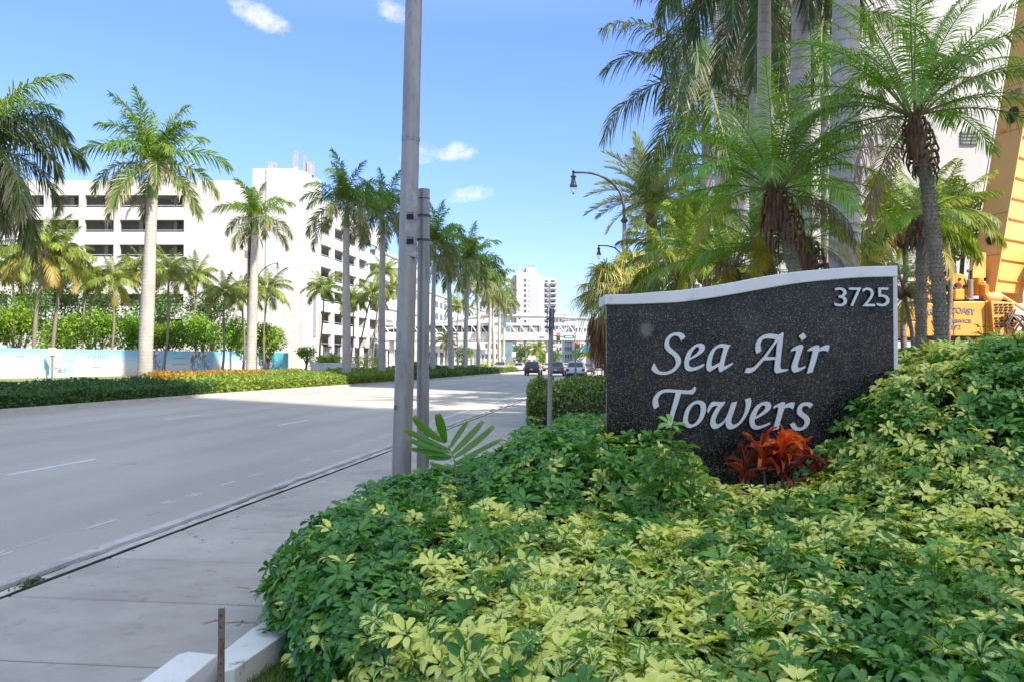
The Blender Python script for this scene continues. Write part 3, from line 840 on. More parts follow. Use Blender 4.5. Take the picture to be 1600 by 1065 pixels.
FR['dry'] = [frond('frond', M['fr_dry'], L=1.5, e0=e, e1=-88, n=60, ll=.16, lw=.02, jit=60, vee=-20, droop=.5, bare=.1, rr=.01, seed=60 + i, stalk=M['rachis_dry']) for i, e in enumerate((-20, 30, 60))]
FR['dryfrond'] = [frond('frond', M['fr_dry'], L=1.3, e0=e, e1=-88, n=40, ll=.2, lw=.016, jit=30, vee=-40, droop=.8, bare=.2, rr=.009, seed=80 + i, stalk=M['rachis_dry']) for i, e in enumerate((10, -40))]

def crown(root, c, kind, layout, scale, q, jitter=9, name='frond'):
    """layout: list of (mesh index, how many)"""
    az = q.uniform(0, 360)
    for (idx, cnt) in layout:
        for k in range(cnt):
            i = idx if isinstance(idx, int) else q.choice(idx)
            az += 137.5 + q.uniform(-14, 14)
            link(name, FR[kind][i], root, (c[0] + .06 * scale * math.cos(R(az)), c[1] + .06 * scale * math.sin(R(az)), c[2]),
                 (R(q.uniform(-jitter, jitter)), R(q.uniform(-jitter, jitter)), R(az)), scale * q.uniform(.86, 1.08))

royal_cache = {}
def royal(px, d, py_c, label, width=.55, scale=1.0, kind='royal', seed=1, lean=0, z0=.1, n=1.0, shaft=1.75, group='royal palms in the median', inflo=3, x=None):
    q = random.Random(seed)
    x = X(px, d) if x is None else x
    H = Z(py_c, d) - z0
    root = thing('royal_palm', (x, d, z0), label, 'palm tree', group)
    r = width / 2
    sh = shaft * scale
    pts = []; rad = []
    nb_ = 16
    for i in range(nb_ + 1):
        f = i / nb_
        z = f * (H - sh)
        pts.append((lean * f * f + .03 * math.sin(f * 5 + seed), 0.02 * math.sin(f * 4 + seed * 2), z))
        flare = .55 * math.exp(-z / .35) + .06 * math.exp(-z / 1.6)
        rad.append(r * (1 + flare + .10 * math.sin(math.pi * min(1, f * 1.2)) - .22 * f) + .006 * q.uniform(-1, 1))
    MB().tube(pts, rad, 14, cap=False).build('trunk', M['royal_trunk'], root, smooth=True, local=True)
    tp = Vector(pts[-1])
    rs = rad[-1] * .98
    MB().tube([tp + Vector((lean * .02 * k, 0, sh * f)) for k, f in enumerate((0, .12, .35, .6, .85, 1.0))], [rs * 1.0, rs * 1.12, rs * 1.0, rs * .8, rs * .55, rs * .4], 12).build('crownshaft', M['shaft'], root, smooth=True, local=True)
    c = (tp.x + lean * .1, tp.y, tp.z + sh)
    lay = [((0, 1), 4), ((2, 3), int(6 * n)), ((4, 5), int(6 * n)), ((6, 7), int(5 * n)), ((8, 9), int(4 * n))]
    if kind in ('royal_dark', 'royal_big'): lay = [(0, 3), ((1, 2), 6), ((3, 4, 5), 7), ((6, 7), 7), ((8, 9), 6)] if kind == 'royal_big' else [(0, 2), ((1, 2), 4), ((3, 4, 5), 5), ((6, 7), 5), ((8, 9), 4)]
    crown(root, c, kind, lay, scale, q)
    for k in range(inflo):
        az = R(q.uniform(0, 360))
        link('flower_stalk', FR['dry'][k % 3], root, (tp.x + rs * math.cos(az), tp.y + rs * math.sin(az), tp.z + .1), (0, 0, az), scale * q.uniform(.7, 1.1))
    return root
def kx(t, off):                       # a spot off the median kerb, t metres along
    return RD(kl(t) - off, t)
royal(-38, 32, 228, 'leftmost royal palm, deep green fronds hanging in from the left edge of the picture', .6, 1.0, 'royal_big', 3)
royal(228, 45, 256, 'largest grey-trunked royal palm rising from the dark hedge on the left', .68, 1.02, 'royal', 11, lean=.25, inflo=4)
royal(393, 60, 338, 'short stout royal palm with stubby yellow-green fronds left of the garage corner', .62, .74, 'royal', 5, inflo=4, n=.8, lean=.2)
royal(541, 62, 318, 'tall royal palm standing left of the metal poles, in front of the white garage', .56, .98, 'royal', 7)
royal(597, 70, 332, 'royal palm with brown hanging fronds just left of the big metal pole', .54, .98, 'royal', 9, inflo=5)
far = [(676, 88, 372, .50, 'royal palm directly right of the metal poles, first of the far median row'),
       (705, 95, 392, .58, 'second royal palm right of the metal poles, thick pale trunk'),
       (727, 104, 405, .50, 'third royal palm right of the poles, brightest crown of the far row'),
       (748, 113, 425, .52, 'fourth royal palm right of the poles, dark trunk'),
       (764, 122, 437, .48, 'fifth royal palm right of the poles with low dark crown'),
       (772, 128, 446, .50, 'sixth royal palm right of the poles with orange fruit stalks'),
       (780, 141, 457, .46, 'last but one royal palm of the far row beside the far tower'),
       (787, 154, 466, .44, 'farthest royal palm of the median row, right below the far tower')]
for i, (px, d, py, w, lab) in enumerate(far):
    royal(px, d, py + 8 + (0, 6, -5, 4, -3, 7, 0, 3)[i], lab, w, (1.12, 1.02, 1.2, 1.05, .98, .92, .85, .75)[i], 'royal', 20 + i, inflo=3, n=(1.0, .8, 1.2, .9, 1.1, 1.0, .8, 1.0)[i], lean=(.2, -.3, .35, -.15, .3, -.3, .1, .2)[i])

def coco(px, d, py_c, label, bpx=None, scale=1.0, seed=1, w=.24, z0=.3, group='coconut palms by the hoarding', yel=2, kind='coco', n=1.0, dark=False):
    q = random.Random(seed)
    bpx = px if bpx is None else bpx
    x1, x0 = X(px, d), X(bpx, d)
    H = Z(py_c, d) - z0
    root = thing('coconut_palm', (x0, d, z0), label, 'palm tree', group)
    pts = []; rad = []
    for i in range(11):
        f = i / 10
        pts.append(((x1 - x0) * (f ** 1.3) + .12 * math.sin(f * 6 + seed), .1 * math.sin(f * 3), H * f))
        rad.append(w / 2 * (1 + .7 * math.exp(-f * H / .3) - .3 * f))
    MB().tube(pts, rad, 9, cap=False).build('trunk', M['coco_trunk'], root, smooth=True, local=True)
    tp = pts[-1]
    lay = [(0, 4), ((1, 2), int(6 * n)), ((3, 4), int(7 * n)), ((5, 6), int(6 * n)), (7, yel)]
    crown(root, tp, kind, lay, scale, q, 12)
    for k in range(3):
        az = R(q.uniform(0, 360))
        link('flower_stalk', FR['dry'][k % 3], root, (tp[0], tp[1], tp[2] - .05), (0, 0, az), scale * .5)
    b = MB()
    for k in range(5):
        az = k * 1.3
        b.lathe((tp[0] + .2 * math.cos(az), tp[1] + .2 * math.sin(az), tp[2] - .35), [(.02, 0), (.10, .06), (.12, .14), (.08, .22), (.02, .26)], 7)
    b.build('coconuts', M['boot'], root, smooth=True, local=True)
    return root
cl = [(63, 74, 395, 52, 1.05, 'leaning coconut palm by the left end of the hoarding with yellow fronds', 4), (90, 76, 402, 83, .95, 'straight coconut palm behind the small notice board', 4),
      (175, 82, 440, 175, .85, 'coconut palm in front of the pale blue hoarding, left of the big royal palm', 3), (265, 86, 425, 257, .85, 'coconut palm just right of the big royal palm trunk', 2),
      (352, 92, 458, 347, .80, 'thin coconut palm in front of the hoarding left of the short royal palm', 2), (306, 100, 432, 304, .85, 'pale coconut palm behind the hedge trees, between two thin trunks', 3),
      (415, 104, 452, 412, .95, 'coconut palm against the garage stair tower', 2), (128, 98, 432, 130, .9, 'coconut palm half hidden among the bright green trees on the left', 2),
      (222, 99, 420, 220, .95, 'coconut palm crown behind the big royal trunk', 2), (20, 92, 415, 18, .95, 'coconut palm at the far left edge among dark trees', 4),
      (380, 98, 462, 380, .8, 'coconut palm crown right behind the short royal palm', 2)]
for i, (px, d, py, bp, sc, lab, yel) in enumerate(cl): coco(px, d, py, lab, bp, sc * 1.0, 40 + i, yel=yel, w=.36 if i < 2 else .26)
cr_ = [(505, 108, 452, 500, .85, 'coconut palm before the garage ground floor, left of the tall royal palm'), (552, 112, 470, 549, .75, 'coconut palm between the two tall royal palms, straight trunk'),
       (582, 110, 462, 553, .8, 'strongly leaning coconut palm by the garage arcade'), (612, 114, 455, 566, .75, 'second leaning coconut palm, crown behind the big pole'), (600, 118, 425, 580, .8, 'slender coconut palm crown behind the royal palm with brown fronds')]
for i, (px, d, py, bp, sc, lab) in enumerate(cr_): coco(px, d, py, lab, bp, sc, 60 + i, w=.22, group='coconut palms by the garage', yel=1)
coco(716, 135, 480, 'dark coconut palm in front of the hotel windows', 714, .8, 70, group='coconut palms by the garage', yel=0)
coco(840, 190, 545, 'dark coconut palm standing under the footbridge', 839, .9, 71, group='coconut palms by the garage', yel=0)
coco(697, 128, 530, 'small palm between trunks beside the hotel entrance', 697, .55, 72, group='coconut palms by the garage', yel=1)

# right hand royal palms (big pale trunks)
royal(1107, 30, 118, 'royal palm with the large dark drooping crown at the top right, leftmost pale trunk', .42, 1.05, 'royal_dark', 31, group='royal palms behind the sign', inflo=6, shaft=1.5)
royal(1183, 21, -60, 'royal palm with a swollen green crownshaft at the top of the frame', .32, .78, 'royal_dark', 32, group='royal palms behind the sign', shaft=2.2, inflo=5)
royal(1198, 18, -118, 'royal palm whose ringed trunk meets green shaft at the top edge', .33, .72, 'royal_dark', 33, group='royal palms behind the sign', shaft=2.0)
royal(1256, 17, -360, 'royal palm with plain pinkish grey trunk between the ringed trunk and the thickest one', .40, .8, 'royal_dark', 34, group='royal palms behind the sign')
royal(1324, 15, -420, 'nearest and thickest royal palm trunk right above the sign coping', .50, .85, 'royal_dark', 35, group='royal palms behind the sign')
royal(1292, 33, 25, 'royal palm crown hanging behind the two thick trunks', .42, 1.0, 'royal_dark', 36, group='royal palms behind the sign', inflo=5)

# pygmy date palms
BOOT = None
def pygmy(px, d, py_c, base, label, scale=1.0, seed=1, w=.17, skirt=.5, skr=.17, dens=1.0, yel=3, headlen=.75, name='pygmy_palm', kind='pyg', dry=4, mat='mossy_trunk', ex=1.6):
    q = random.Random(seed)
    bx_, z0 = X(base, d), .05
    c = Vector((X(px, d) - bx_, 0, Z(py_c, d) - z0))
    root = thing(name, (bx_, d, z0), label, 'palm tree', 'pygmy date palms behind the sign')
    pts = []; rad = []
    nn = 34
    for i in range(nn + 1):
        f = i / nn
        pts.append((c.x * f ** ex, 0, c.z * f)); rad.append(w / 2 * (1.0 + (.10 if i % 2 else -.05)) * (1.15 - .1 * f))
    MB().tube(pts, rad, 12, cap=False).build('trunk', M[mat], root, local=True)
    # stubs of old leaf stalks all over the trunk
    b = MB(); k = 0; z = .3
    while z < c.z - .35:
        f = z / c.z; ctr = Vector((c.x * f ** ex, 0, z))
        for j in range(7):
            a = k * 2.4 + j * .9 + q.uniform(-.2, .2); dr_ = Vector((math.cos(a), math.sin(a), 0)); s_ = Vector((-dr_.y, dr_.x, 0))
            p0 = ctr + dr_ * w * .47; up = Vector((0, 0, 1)); ww = .017 * w / .17; l = q.uniform(.04, .075) * w / .17
            b.add([p0 - s_ * ww, p0 + s_ * ww, p0 + dr_ * l + up * l * 1.1, p0 - up * .02], [(0, 1, 2), (0, 2, 3), (1, 3, 2)])
        z += .036 * w / .17; k += 1
    tagp = b.build('leaf_stubs', M[mat], root, local=True); tagp['kind'] = 'stuff'
    # skirt of brown leaf bases under the crown
    b = MB()
    for k in range(58):
        a = k * 2.399; f = (k / 58)
        zz = c.z - headlen * (1 - f); fz = zz / c.z
        ctr = Vector((c.x * fz ** ex, 0, zz)); dr_ = Vector((math.cos(a), math.sin(a), 0))
        rb_ = skr * (.55 + .75 * math.sin(math.pi * min(1, .15 + f * .8)))
        p1 = ctr + dr_ * w * .4; p2 = ctr + dr_ * rb_ * 1.05 + Vector((0, 0, .02)); p3 = ctr + dr_ * rb_ * q.uniform(.95, 1.25) + Vector((0, 0, -skirt * q.uniform(.35, .9)))
        b.tube([p1, p2, (p2 + p3) / 2 + dr_ * .02, p3], [.012, .015, .012, .004], 4)
    o = b.build('old_leaf_bases', M['boot'], root, smooth=True, local=True); o['kind'] = 'stuff'
    MB().lathe((c.x, c.y, c.z - headlen * .75), [(w * .5, 0), (skr * .75, headlen * .2), (skr * .8, headlen * .5), (skr * .35, headlen * .8)], 10).build('crown_core', M['boot'], root, local=True)
    lay = [((0, 1), int(5 * dens)), ((2, 3, 4), int(11 * dens)), ((5, 6, 7), int(12 * dens)), ((8, 9, 10), int(11 * dens)), (11, yel), (12, yel // 2)]
    if kind == 'date': lay = [((0, 1), 7), ((2, 3, 4), 14), ((5, 6, 7), 14), ((8, 9), 10), (10, 5)]
    crown(root, c, kind, lay, scale, q, 8)
    for k in range(dry):
        az = R(q.uniform(0, 360))
        link('dry_frond', FR['dryfrond'][k % 2], root, (c.x, c.y, c.z - .1), (0, 0, az), scale * q.uniform(.8, 1.05))
    return root
pygmy(1213, 10.0, 296, 1290, 'largest pygmy date palm with wide brown skirt above the middle of the sign', 1.04, 51, .13, .34, .145, yel=2, headlen=.6, dry=1, dens=1.1)
pygmy(1262, 10.8, 375, 1300, 'pygmy date palm with dark brown head leaning just right of the largest one', .55, 52, .15, .3, .15, dens=.5, yel=1)
pygmy(1192, 11.6, 388, 1205, 'small pygmy date palm with narrow brown head low behind the sign middle', .85, 53, .10, .55, .10, dens=.6, yel=3)
pygmy(1143, 12.5, 418, 1143, 'lowest bright green pygmy date palm behind the sign coping', .95, 54, .12, .5, .12, dens=.7, yel=2)
pygmy(1432, 9.2, 178, 1474, 'tall pygmy date palm with stubbly leaning trunk right of the sign', 1.06, 55, .118, .20, .11, dens=1.15, yel=1, headlen=.6, dry=2, ex=3.2)
pygmy(1443, 13.2, 338, 1437, 'pygmy date palm with round brown head behind the tall leaning one', .66, 56, .14, .2, .15, dens=.7, yel=1, headlen=.45, dry=2)
t = pygmy(1019, 37, 318, 1022, 'silvery date palm with knobbly brown trunk right of the street lamp', 1.18, 58, .40, .5, .34, headlen=1.2, name='date_palm', kind='date', dry=2, mat='rough_trunk')
t['group'] = 'palms right of the street lamp'
coco(1078, 32, 336, 'thin brown-trunked palm with small crown between date palm and pale trunk', 1080, .62, 81, w=.2, group='palms right of the street lamp', z0=0)
coco(1062, 24, 418, 'dark green bushy palm low behind the sign left half', 1062, .55, 82, w=.2, group='palms right of the street lamp', yel=0, z0=0)
coco(1102, 26, 425, 'second dark green palm low behind the sign', 1102, .5, 83, w=.2, group='palms right of the street lamp', yel=0, z0=0)
coco(1406, 20, 362, 'coconut palm with crossing curved trunk behind the sign right end', 1432, .52, 84, w=.16, group='coconut palms by the crane', yel=3, z0=0)
coco(1476, 23, 345, 'coconut palm crown with an orange dead frond in front of the crane boom', 1492, .50, 85, w=.16, group='coconut palms by the crane', yel=1, z0=0)
coco(1418, 18, 440, 'thin curved palm stem close to the sign right edge', 1424, .30, 86, w=.10, group='coconut palms by the crane', yel=1, z0=0, n=.5)

# sabal fan palms
def sabal(px, d, py_c, label, seed, scale=1.0, nlo=1.0):
    q = random.Random(seed)
    root = thing('fan_palm', (X(px, d), d, .05), label, 'palm tree', 'shaggy fan palms by the street lamp')
    H = Z(py_c, d) - .05
    MB().tube([(0, 0, 0), (.03, 0, H * .5), (0, 0, H)], [.2, .17, .2], 10, cap=False).build('trunk', M['rough_trunk'], root, local=True, smooth=True)
    for k in range(46):
        az = k * 2.399; f = k / 46
        i = min(5, int(f * 6))
        link('fan_leaf', FR['fan'][i], root, (0, 0, H - .25 * f), (R(q.uniform(-12, 12)), R(q.uniform(-12, 12)), az), scale * q.uniform(.8, 1.05))
    for k in range(int(34 * nlo)):
        az = k * 2.399 + 1; f = k / (34 * nlo)
        link('dry_fan_leaf', FR['fan_dry'][min(2, int(f * 3))], root, (.1 * math.cos(az), .1 * math.sin(az), H - .3 - .85 * f), (R(q.uniform(-10, 10)), R(q.uniform(-10, 10)), az), scale * q.uniform(.75, 1.0))
sabal(951, 27, 452, 'shaggy fan palm with rusty skirt hanging left of the sign', 91, .84, 1.0)
sabal(985, 28.5, 428, 'yellow-green fan palm in front of the street lamp pole', 92, .80)
sabal(1008, 26, 458, 'low fan palm just above the left part of the coping', 93, .66)

# ------------------------------------------------------------ broad-leaved planting
def leaf_cards(P, Nn, size, q, bend=.25, aspect=.5, spreadn=.9):
    """one folded diamond leaf per point; returns V, Q, lf"""
    n = len(P)
    d = unit(Nn * .55 + q.normal(0, spreadn, (n, 3)))
    w = unit(np.cross(d, q.normal(0, 1, (n, 3))))
    nn = np.cross(d, w)
    s = (size * q.uniform(.65, 1.3, n))[:, None]
    a = P; b = P + d * s * .5 - w * s * aspect * .5 + nn * s * bend * .3; c = P + d * s; e = P + d * s * .5 + w * s * aspect * .5 + nn * s * bend * .3
    V = np.stack([a, b, c, e], 1).reshape(-1, 3)
    Q = np.arange(4 * n).reshape(-1, 4)
    r = q.random(n)
    lf = np.stack([np.repeat(r * 0 + .5, 4), np.tile([0, .5, 1, .5], n), np.repeat(r, 4)], 1)
    return V, Q, lf
M['bush'] = leafmat('tree_leaf_bright', (.09, .20, .014), (.27, .42, .035), None, .35, objvar=.15)
M['bush_dark'] = leafmat('tree_leaf_deep', (.04, .10, .018), (.10, .18, .035), None, .3)
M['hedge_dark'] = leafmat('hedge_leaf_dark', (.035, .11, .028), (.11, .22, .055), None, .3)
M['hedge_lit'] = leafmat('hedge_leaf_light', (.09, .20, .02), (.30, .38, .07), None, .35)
M['hedge_yel'] = leafmat('hedge_leaf_variegated', (.10, .20, .02), (.52, .50, .12), None, .35)
M['croton'] = leafmat('ixora_leaf', (.45, .13, .02), (.42, .30, .04), None, .3)
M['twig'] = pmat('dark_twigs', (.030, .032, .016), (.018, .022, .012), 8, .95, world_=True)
M['bark'] = pmat('bark', (.16, .13, .10), (.09, .07, .055), 6, .9, bump=.5)

def tree(px, d, py_top, py_bot, wpx, label, mat='bush', seed=1, n=2600, leaf=.34, group='leafy trees behind the hoarding', z0=.3):
    q = np.random.default_rng(seed)
    x = X(px, d); ztop, zbot = Z(py_top, d), Z(py_bot, d); hw = wpx / F * d / 2
    root = thing('leafy_tree', (x, d, z0), label, 'tree', group)
    b = MB(); b.tube([(0, 0, 0), (.1, 0, (zbot - z0) * .6), (0, 0, (ztop - z0) * .75)], [.16, .12, .05], 7)
    for k in range(5):
        a = k * 1.3; b.tube([(.1, 0, (zbot - z0) * .5), (hw * .5 * math.cos(a), hw * .5 * math.sin(a), (zbot + ztop) / 2 - z0), (hw * .8 * math.cos(a), hw * .8 * math.sin(a), (zbot + 3 * ztop) / 4 - z0)], [.08, .05, .02], 5)
    b.build('trunk', M['bark'], root, local=True)
    # clumps
    nc = 16; C = []; Rr = []
    zc, hh = (ztop + zbot) / 2 - z0, (ztop - zbot) / 2
    for k in range(nc):
        v = unit(q.normal(0, 1, 3)); rad_ = q.uniform(.35, .75)
        C.append(np.array([v[0] * hw * rad_, v[1] * hw * rad_ * .8, zc + v[2] * hh * rad_])); Rr.append(q.uniform(.32, .5) * min(hw, hh * 1.2))
    idx = q.integers(0, nc, n)
    v = unit(q.normal(0, 1, (n, 3))); rr_ = q.uniform(.7, 1.08, n)[:, None]
    P = np.array(C)[idx] + v * np.array(Rr)[idx][:, None] * rr_
    V, Q, lf = leaf_cards(P, v, leaf, q)
    me = npmesh('crown', V, Q, M[mat], lf=lf)
    link('crown', me, root)
tl = [(30, 92, 432, 545, 110, 'dark green tree at the left edge behind the hoarding', 'bush_dark'), (20, 84, 475, 545, 75, 'bright rounded tree at the left edge in front of the dark one', 'bush'),
      (95, 88, 490, 548, 90, 'bright tree above the notice board', 'bush'), (148, 90, 478, 550, 100, 'bright tree above the blue hoarding panel', 'bush'),
      (205, 92, 488, 550, 80, 'bright tree left behind the big royal palm trunk', 'bush'), (262, 94, 500, 553, 80, 'bright tree right of the big royal palm trunk', 'bush'),
      (316, 98, 492, 555, 90, 'bright clipped tree in the middle of the hoarding', 'bush'), (368, 102, 495, 560, 85, 'bright clipped tree left of the short royal palm', 'bush'),
      (418, 106, 505, 556, 70, 'last bright clipped tree by the garage tower', 'bush'), (140, 104, 440, 520, 120, 'dark tree mass between coconut crowns on the left', 'bush_dark'),
      (330, 110, 455, 520, 110, 'dark tree behind the coconut palms in the middle', 'bush_dark'), (70, 100, 400, 500, 100, 'tall dark tree behind the leaning coconut palm', 'bush_dark'), (235, 106, 450, 520, 110, 'dark tree behind the big royal palm trunk', 'bush_dark')]
for i, (px, d, a, b_, w, lab, mt) in enumerate(tl): tree(px, d, a, b_, w, lab, mt, 100 + i)
for i, (px, d, a, b_, w, lab, mt) in enumerate([(722, 230, 535, 566, 40, 'dark tree right of the hotel entrance', 'bush_dark'), (812, 210, 532, 572, 34, 'dark round tree under the bridge beside the far car', 'bush_dark'), (795, 220, 536, 566, 36, 'dark tree left under the bridge', 'bush_dark'),
        (868, 260, 545, 568, 30, 'dark tree behind the two cars', 'bush_dark'), (905, 250, 540, 566, 34, 'tree behind the traffic pole', 'bush_dark'), (945, 240, 545, 568, 30, 'pale green tree left of the sign edge far down the road', 'bush'), (848, 240, 548, 568, 20, 'small tree behind the black car', 'bush')]):
    tree(px, d, a, b_, w, lab, mt, 130 + i, n=900, leaf=.5, group='trees far down the road', z0=0)
tree(478, 106, 540, 560, 34, 'small bushy palm-like shrub by the garage corner', 'bush', 150, 700, .3, group='shrubs by the garage')
tree(515, 105, 548, 572, 44, 'yellow-green shrub beside the white planter', 'hedge_lit' , 151, 700, .3, group='shrubs by the garage')
tree(1008, 20, 470, 560, 100, 'dark shrub behind the left end of the sign', 'bush_dark', 152, 1800, .14, group='shrubs behind the sign', z0=0)
tree(1160, 22, 420, 520, 130, 'dark shrub behind the middle of the sign', 'bush_dark', 153, 1800, .14, group='shrubs behind the sign', z0=0)
tree(1490, 30, 250, 430, 90, 'loose green tree beside the crane boom', 'bush', 154, 2200, .18, group='trees by the crane', z0=0)

def hedge(L0, L1, t0, t1, h0, h1, label, mat, n, leaf, seed, name='hedge', mat2=None, frac2=0, wav=.08, zb=.1, follow=True, cat='hedge', front_round=.25, zone=None):
    """clipped strip beside the kerb; L offsets are measured from the kerb when follow"""
    q = np.random.default_rng(seed)
    o = RD((kl(t0) if follow else 0) + (L0 + L1) / 2, (t0 + t1) / 2, zb)
    root = thing(name, o, label, cat, 'planted hedges of the median' if follow else 'hedges by the sidewalk')
    def hf(u, t):            # u 0 (road side) .. 1 (back)
        e = np.minimum(u * abs(L1 - L0), (1 - u) * abs(L1 - L0)); e2 = np.minimum(t - t0, t1 - t)
        ed = np.minimum(1, np.minimum(e, e2) / front_round); ed = np.sqrt(np.clip(1 - (1 - ed) ** 2, 0, 1))
        wv = np.array([noise.noise((float(a) * 1.3, float(b) * .55, seed)) for a, b in zip(u, t)])
        return (h0 + (h1 - h0) * u) * (.35 + .65 * ed) + wav * wv
    def pos(u, t, z):
        base = np.array([kl(x) for x in t]) if follow else np.zeros_like(t)
        L = base + L0 + (L1 - L0) * u
        return np.stack([L * UY + t * UX, -L * UX + t * UY, z], 1)
    nu, nt_ = 8, max(3, int((t1 - t0) / 1.2))
    uu, tt_ = np.meshgrid(np.linspace(0, 1, nu), np.linspace(t0, t1, nt_))
    uu = uu.ravel(); tt_ = tt_.ravel()
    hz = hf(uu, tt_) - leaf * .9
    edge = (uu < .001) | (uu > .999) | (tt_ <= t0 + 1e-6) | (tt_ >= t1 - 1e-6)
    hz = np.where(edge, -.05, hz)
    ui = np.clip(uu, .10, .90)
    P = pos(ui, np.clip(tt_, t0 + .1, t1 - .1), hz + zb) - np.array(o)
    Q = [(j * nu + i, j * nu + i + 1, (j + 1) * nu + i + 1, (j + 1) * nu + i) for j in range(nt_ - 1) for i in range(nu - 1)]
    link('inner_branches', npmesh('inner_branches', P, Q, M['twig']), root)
    # leaves on top and on the sides
    nt2 = int(n * .6); u = q.random(nt2); t = q.uniform(t0, t1, nt2)
    P1 = pos(u, t, hf(u, t) + zb - q.uniform(0, leaf * 1.2, nt2)); N1 = np.tile([0, 0, 1.0], (nt2, 1))
    ns = n - nt2; u2 = np.where(q.random(ns) < .8, 0.0, 1.0); t2 = q.uniform(t0, t1, ns)
    ne = int(ns * .12); t2[:ne] = t0; u2[:ne] = q.random(ne)
    hh = hf(np.clip(u2, .25, .75), np.clip(t2, t0 + .4, t1)); zz = q.random(ns) * hh
    P2 = pos(u2, t2, zz + zb); side = np.array([UY, -UX, 0.2]); N2 = np.where((u2 < .5)[:, None], np.sign(L0 - L1) * side, -np.sign(L0 - L1) * side)
    P2 = P2 - N2 * q.uniform(0, leaf, ns)[:, None] * .8 + N2 * (.05 * np.sin(t2 * 2.1))[:, None]
    V, Q, lf = leaf_cards(np.vstack([P1, P2]) - np.array(o), np.vstack([N1, N2]), leaf, q, aspect=.55)
    mi = None; mats = [M[mat]]
    if mat2:
        mats.append(M[mat2]); allu = np.concatenate([u, u2]); allt = np.concatenate([t, t2])
        msk = (zone(allu, allt, q) if zone else q.random(n) < frac2); mi = msk.astype(int)
    link('foliage', npmesh('foliage', V, Q, mats, lf=lf, mi=mi), root)
    return root
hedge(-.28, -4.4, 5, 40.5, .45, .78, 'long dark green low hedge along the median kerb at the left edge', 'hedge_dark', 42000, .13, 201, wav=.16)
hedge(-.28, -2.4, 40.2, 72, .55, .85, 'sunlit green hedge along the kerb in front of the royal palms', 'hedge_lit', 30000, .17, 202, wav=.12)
def zn(u, t, q): return (q.random(len(u)) < np.where(t < 51, .85, .25)) & (u > -.1)
hedge(-2.5, -5.2, 41.5, 60, .85, 1.0, 'orange and green ixora bed behind the sunlit hedge', 'hedge_lit', 16000, .16, 203, mat2='croton', zone=zn, wav=.1, name='flowering_hedge')
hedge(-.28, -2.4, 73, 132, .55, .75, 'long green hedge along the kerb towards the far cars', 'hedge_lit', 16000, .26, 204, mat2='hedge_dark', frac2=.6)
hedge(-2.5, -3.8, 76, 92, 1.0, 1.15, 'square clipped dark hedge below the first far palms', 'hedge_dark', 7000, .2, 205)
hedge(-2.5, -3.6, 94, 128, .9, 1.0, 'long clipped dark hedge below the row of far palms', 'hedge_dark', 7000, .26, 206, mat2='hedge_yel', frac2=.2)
hedge(-2.5, -3.6, 61, 75, .9, 1.0, 'yellow-green clipped shrubs behind the big pole', 'hedge_yel', 6000, .2, 207, mat2='hedge_lit', frac2=.5)
hedge(-3.2, -6, 134, 150, 1.2, 1.4, 'bright shrub at the median tip by the black car', 'hedge_yel', 2500, .3, 208)
# big clipped hedge right of the sidewalk, beyond the near bed
hedge(-2.32, 2.6, 21.0, 29, 1.04, 1.22, 'tall clipped green and yellow hedge right behind the slim post', 'hedge_dark', 52000, .085, 209, follow=False, mat2='hedge_yel', zone=lambda u, t, q: q.random(len(u)) < np.clip(.42 - .1 * u, 0, 1), zb=.03, wav=.22, front_round=.9)
hedge(-1.5, 6, 30, 36, .9, 1.1, 'hedge farther back below the fan palms', 'hedge_lit', 9000, .13, 210, follow=False, zb=.03)

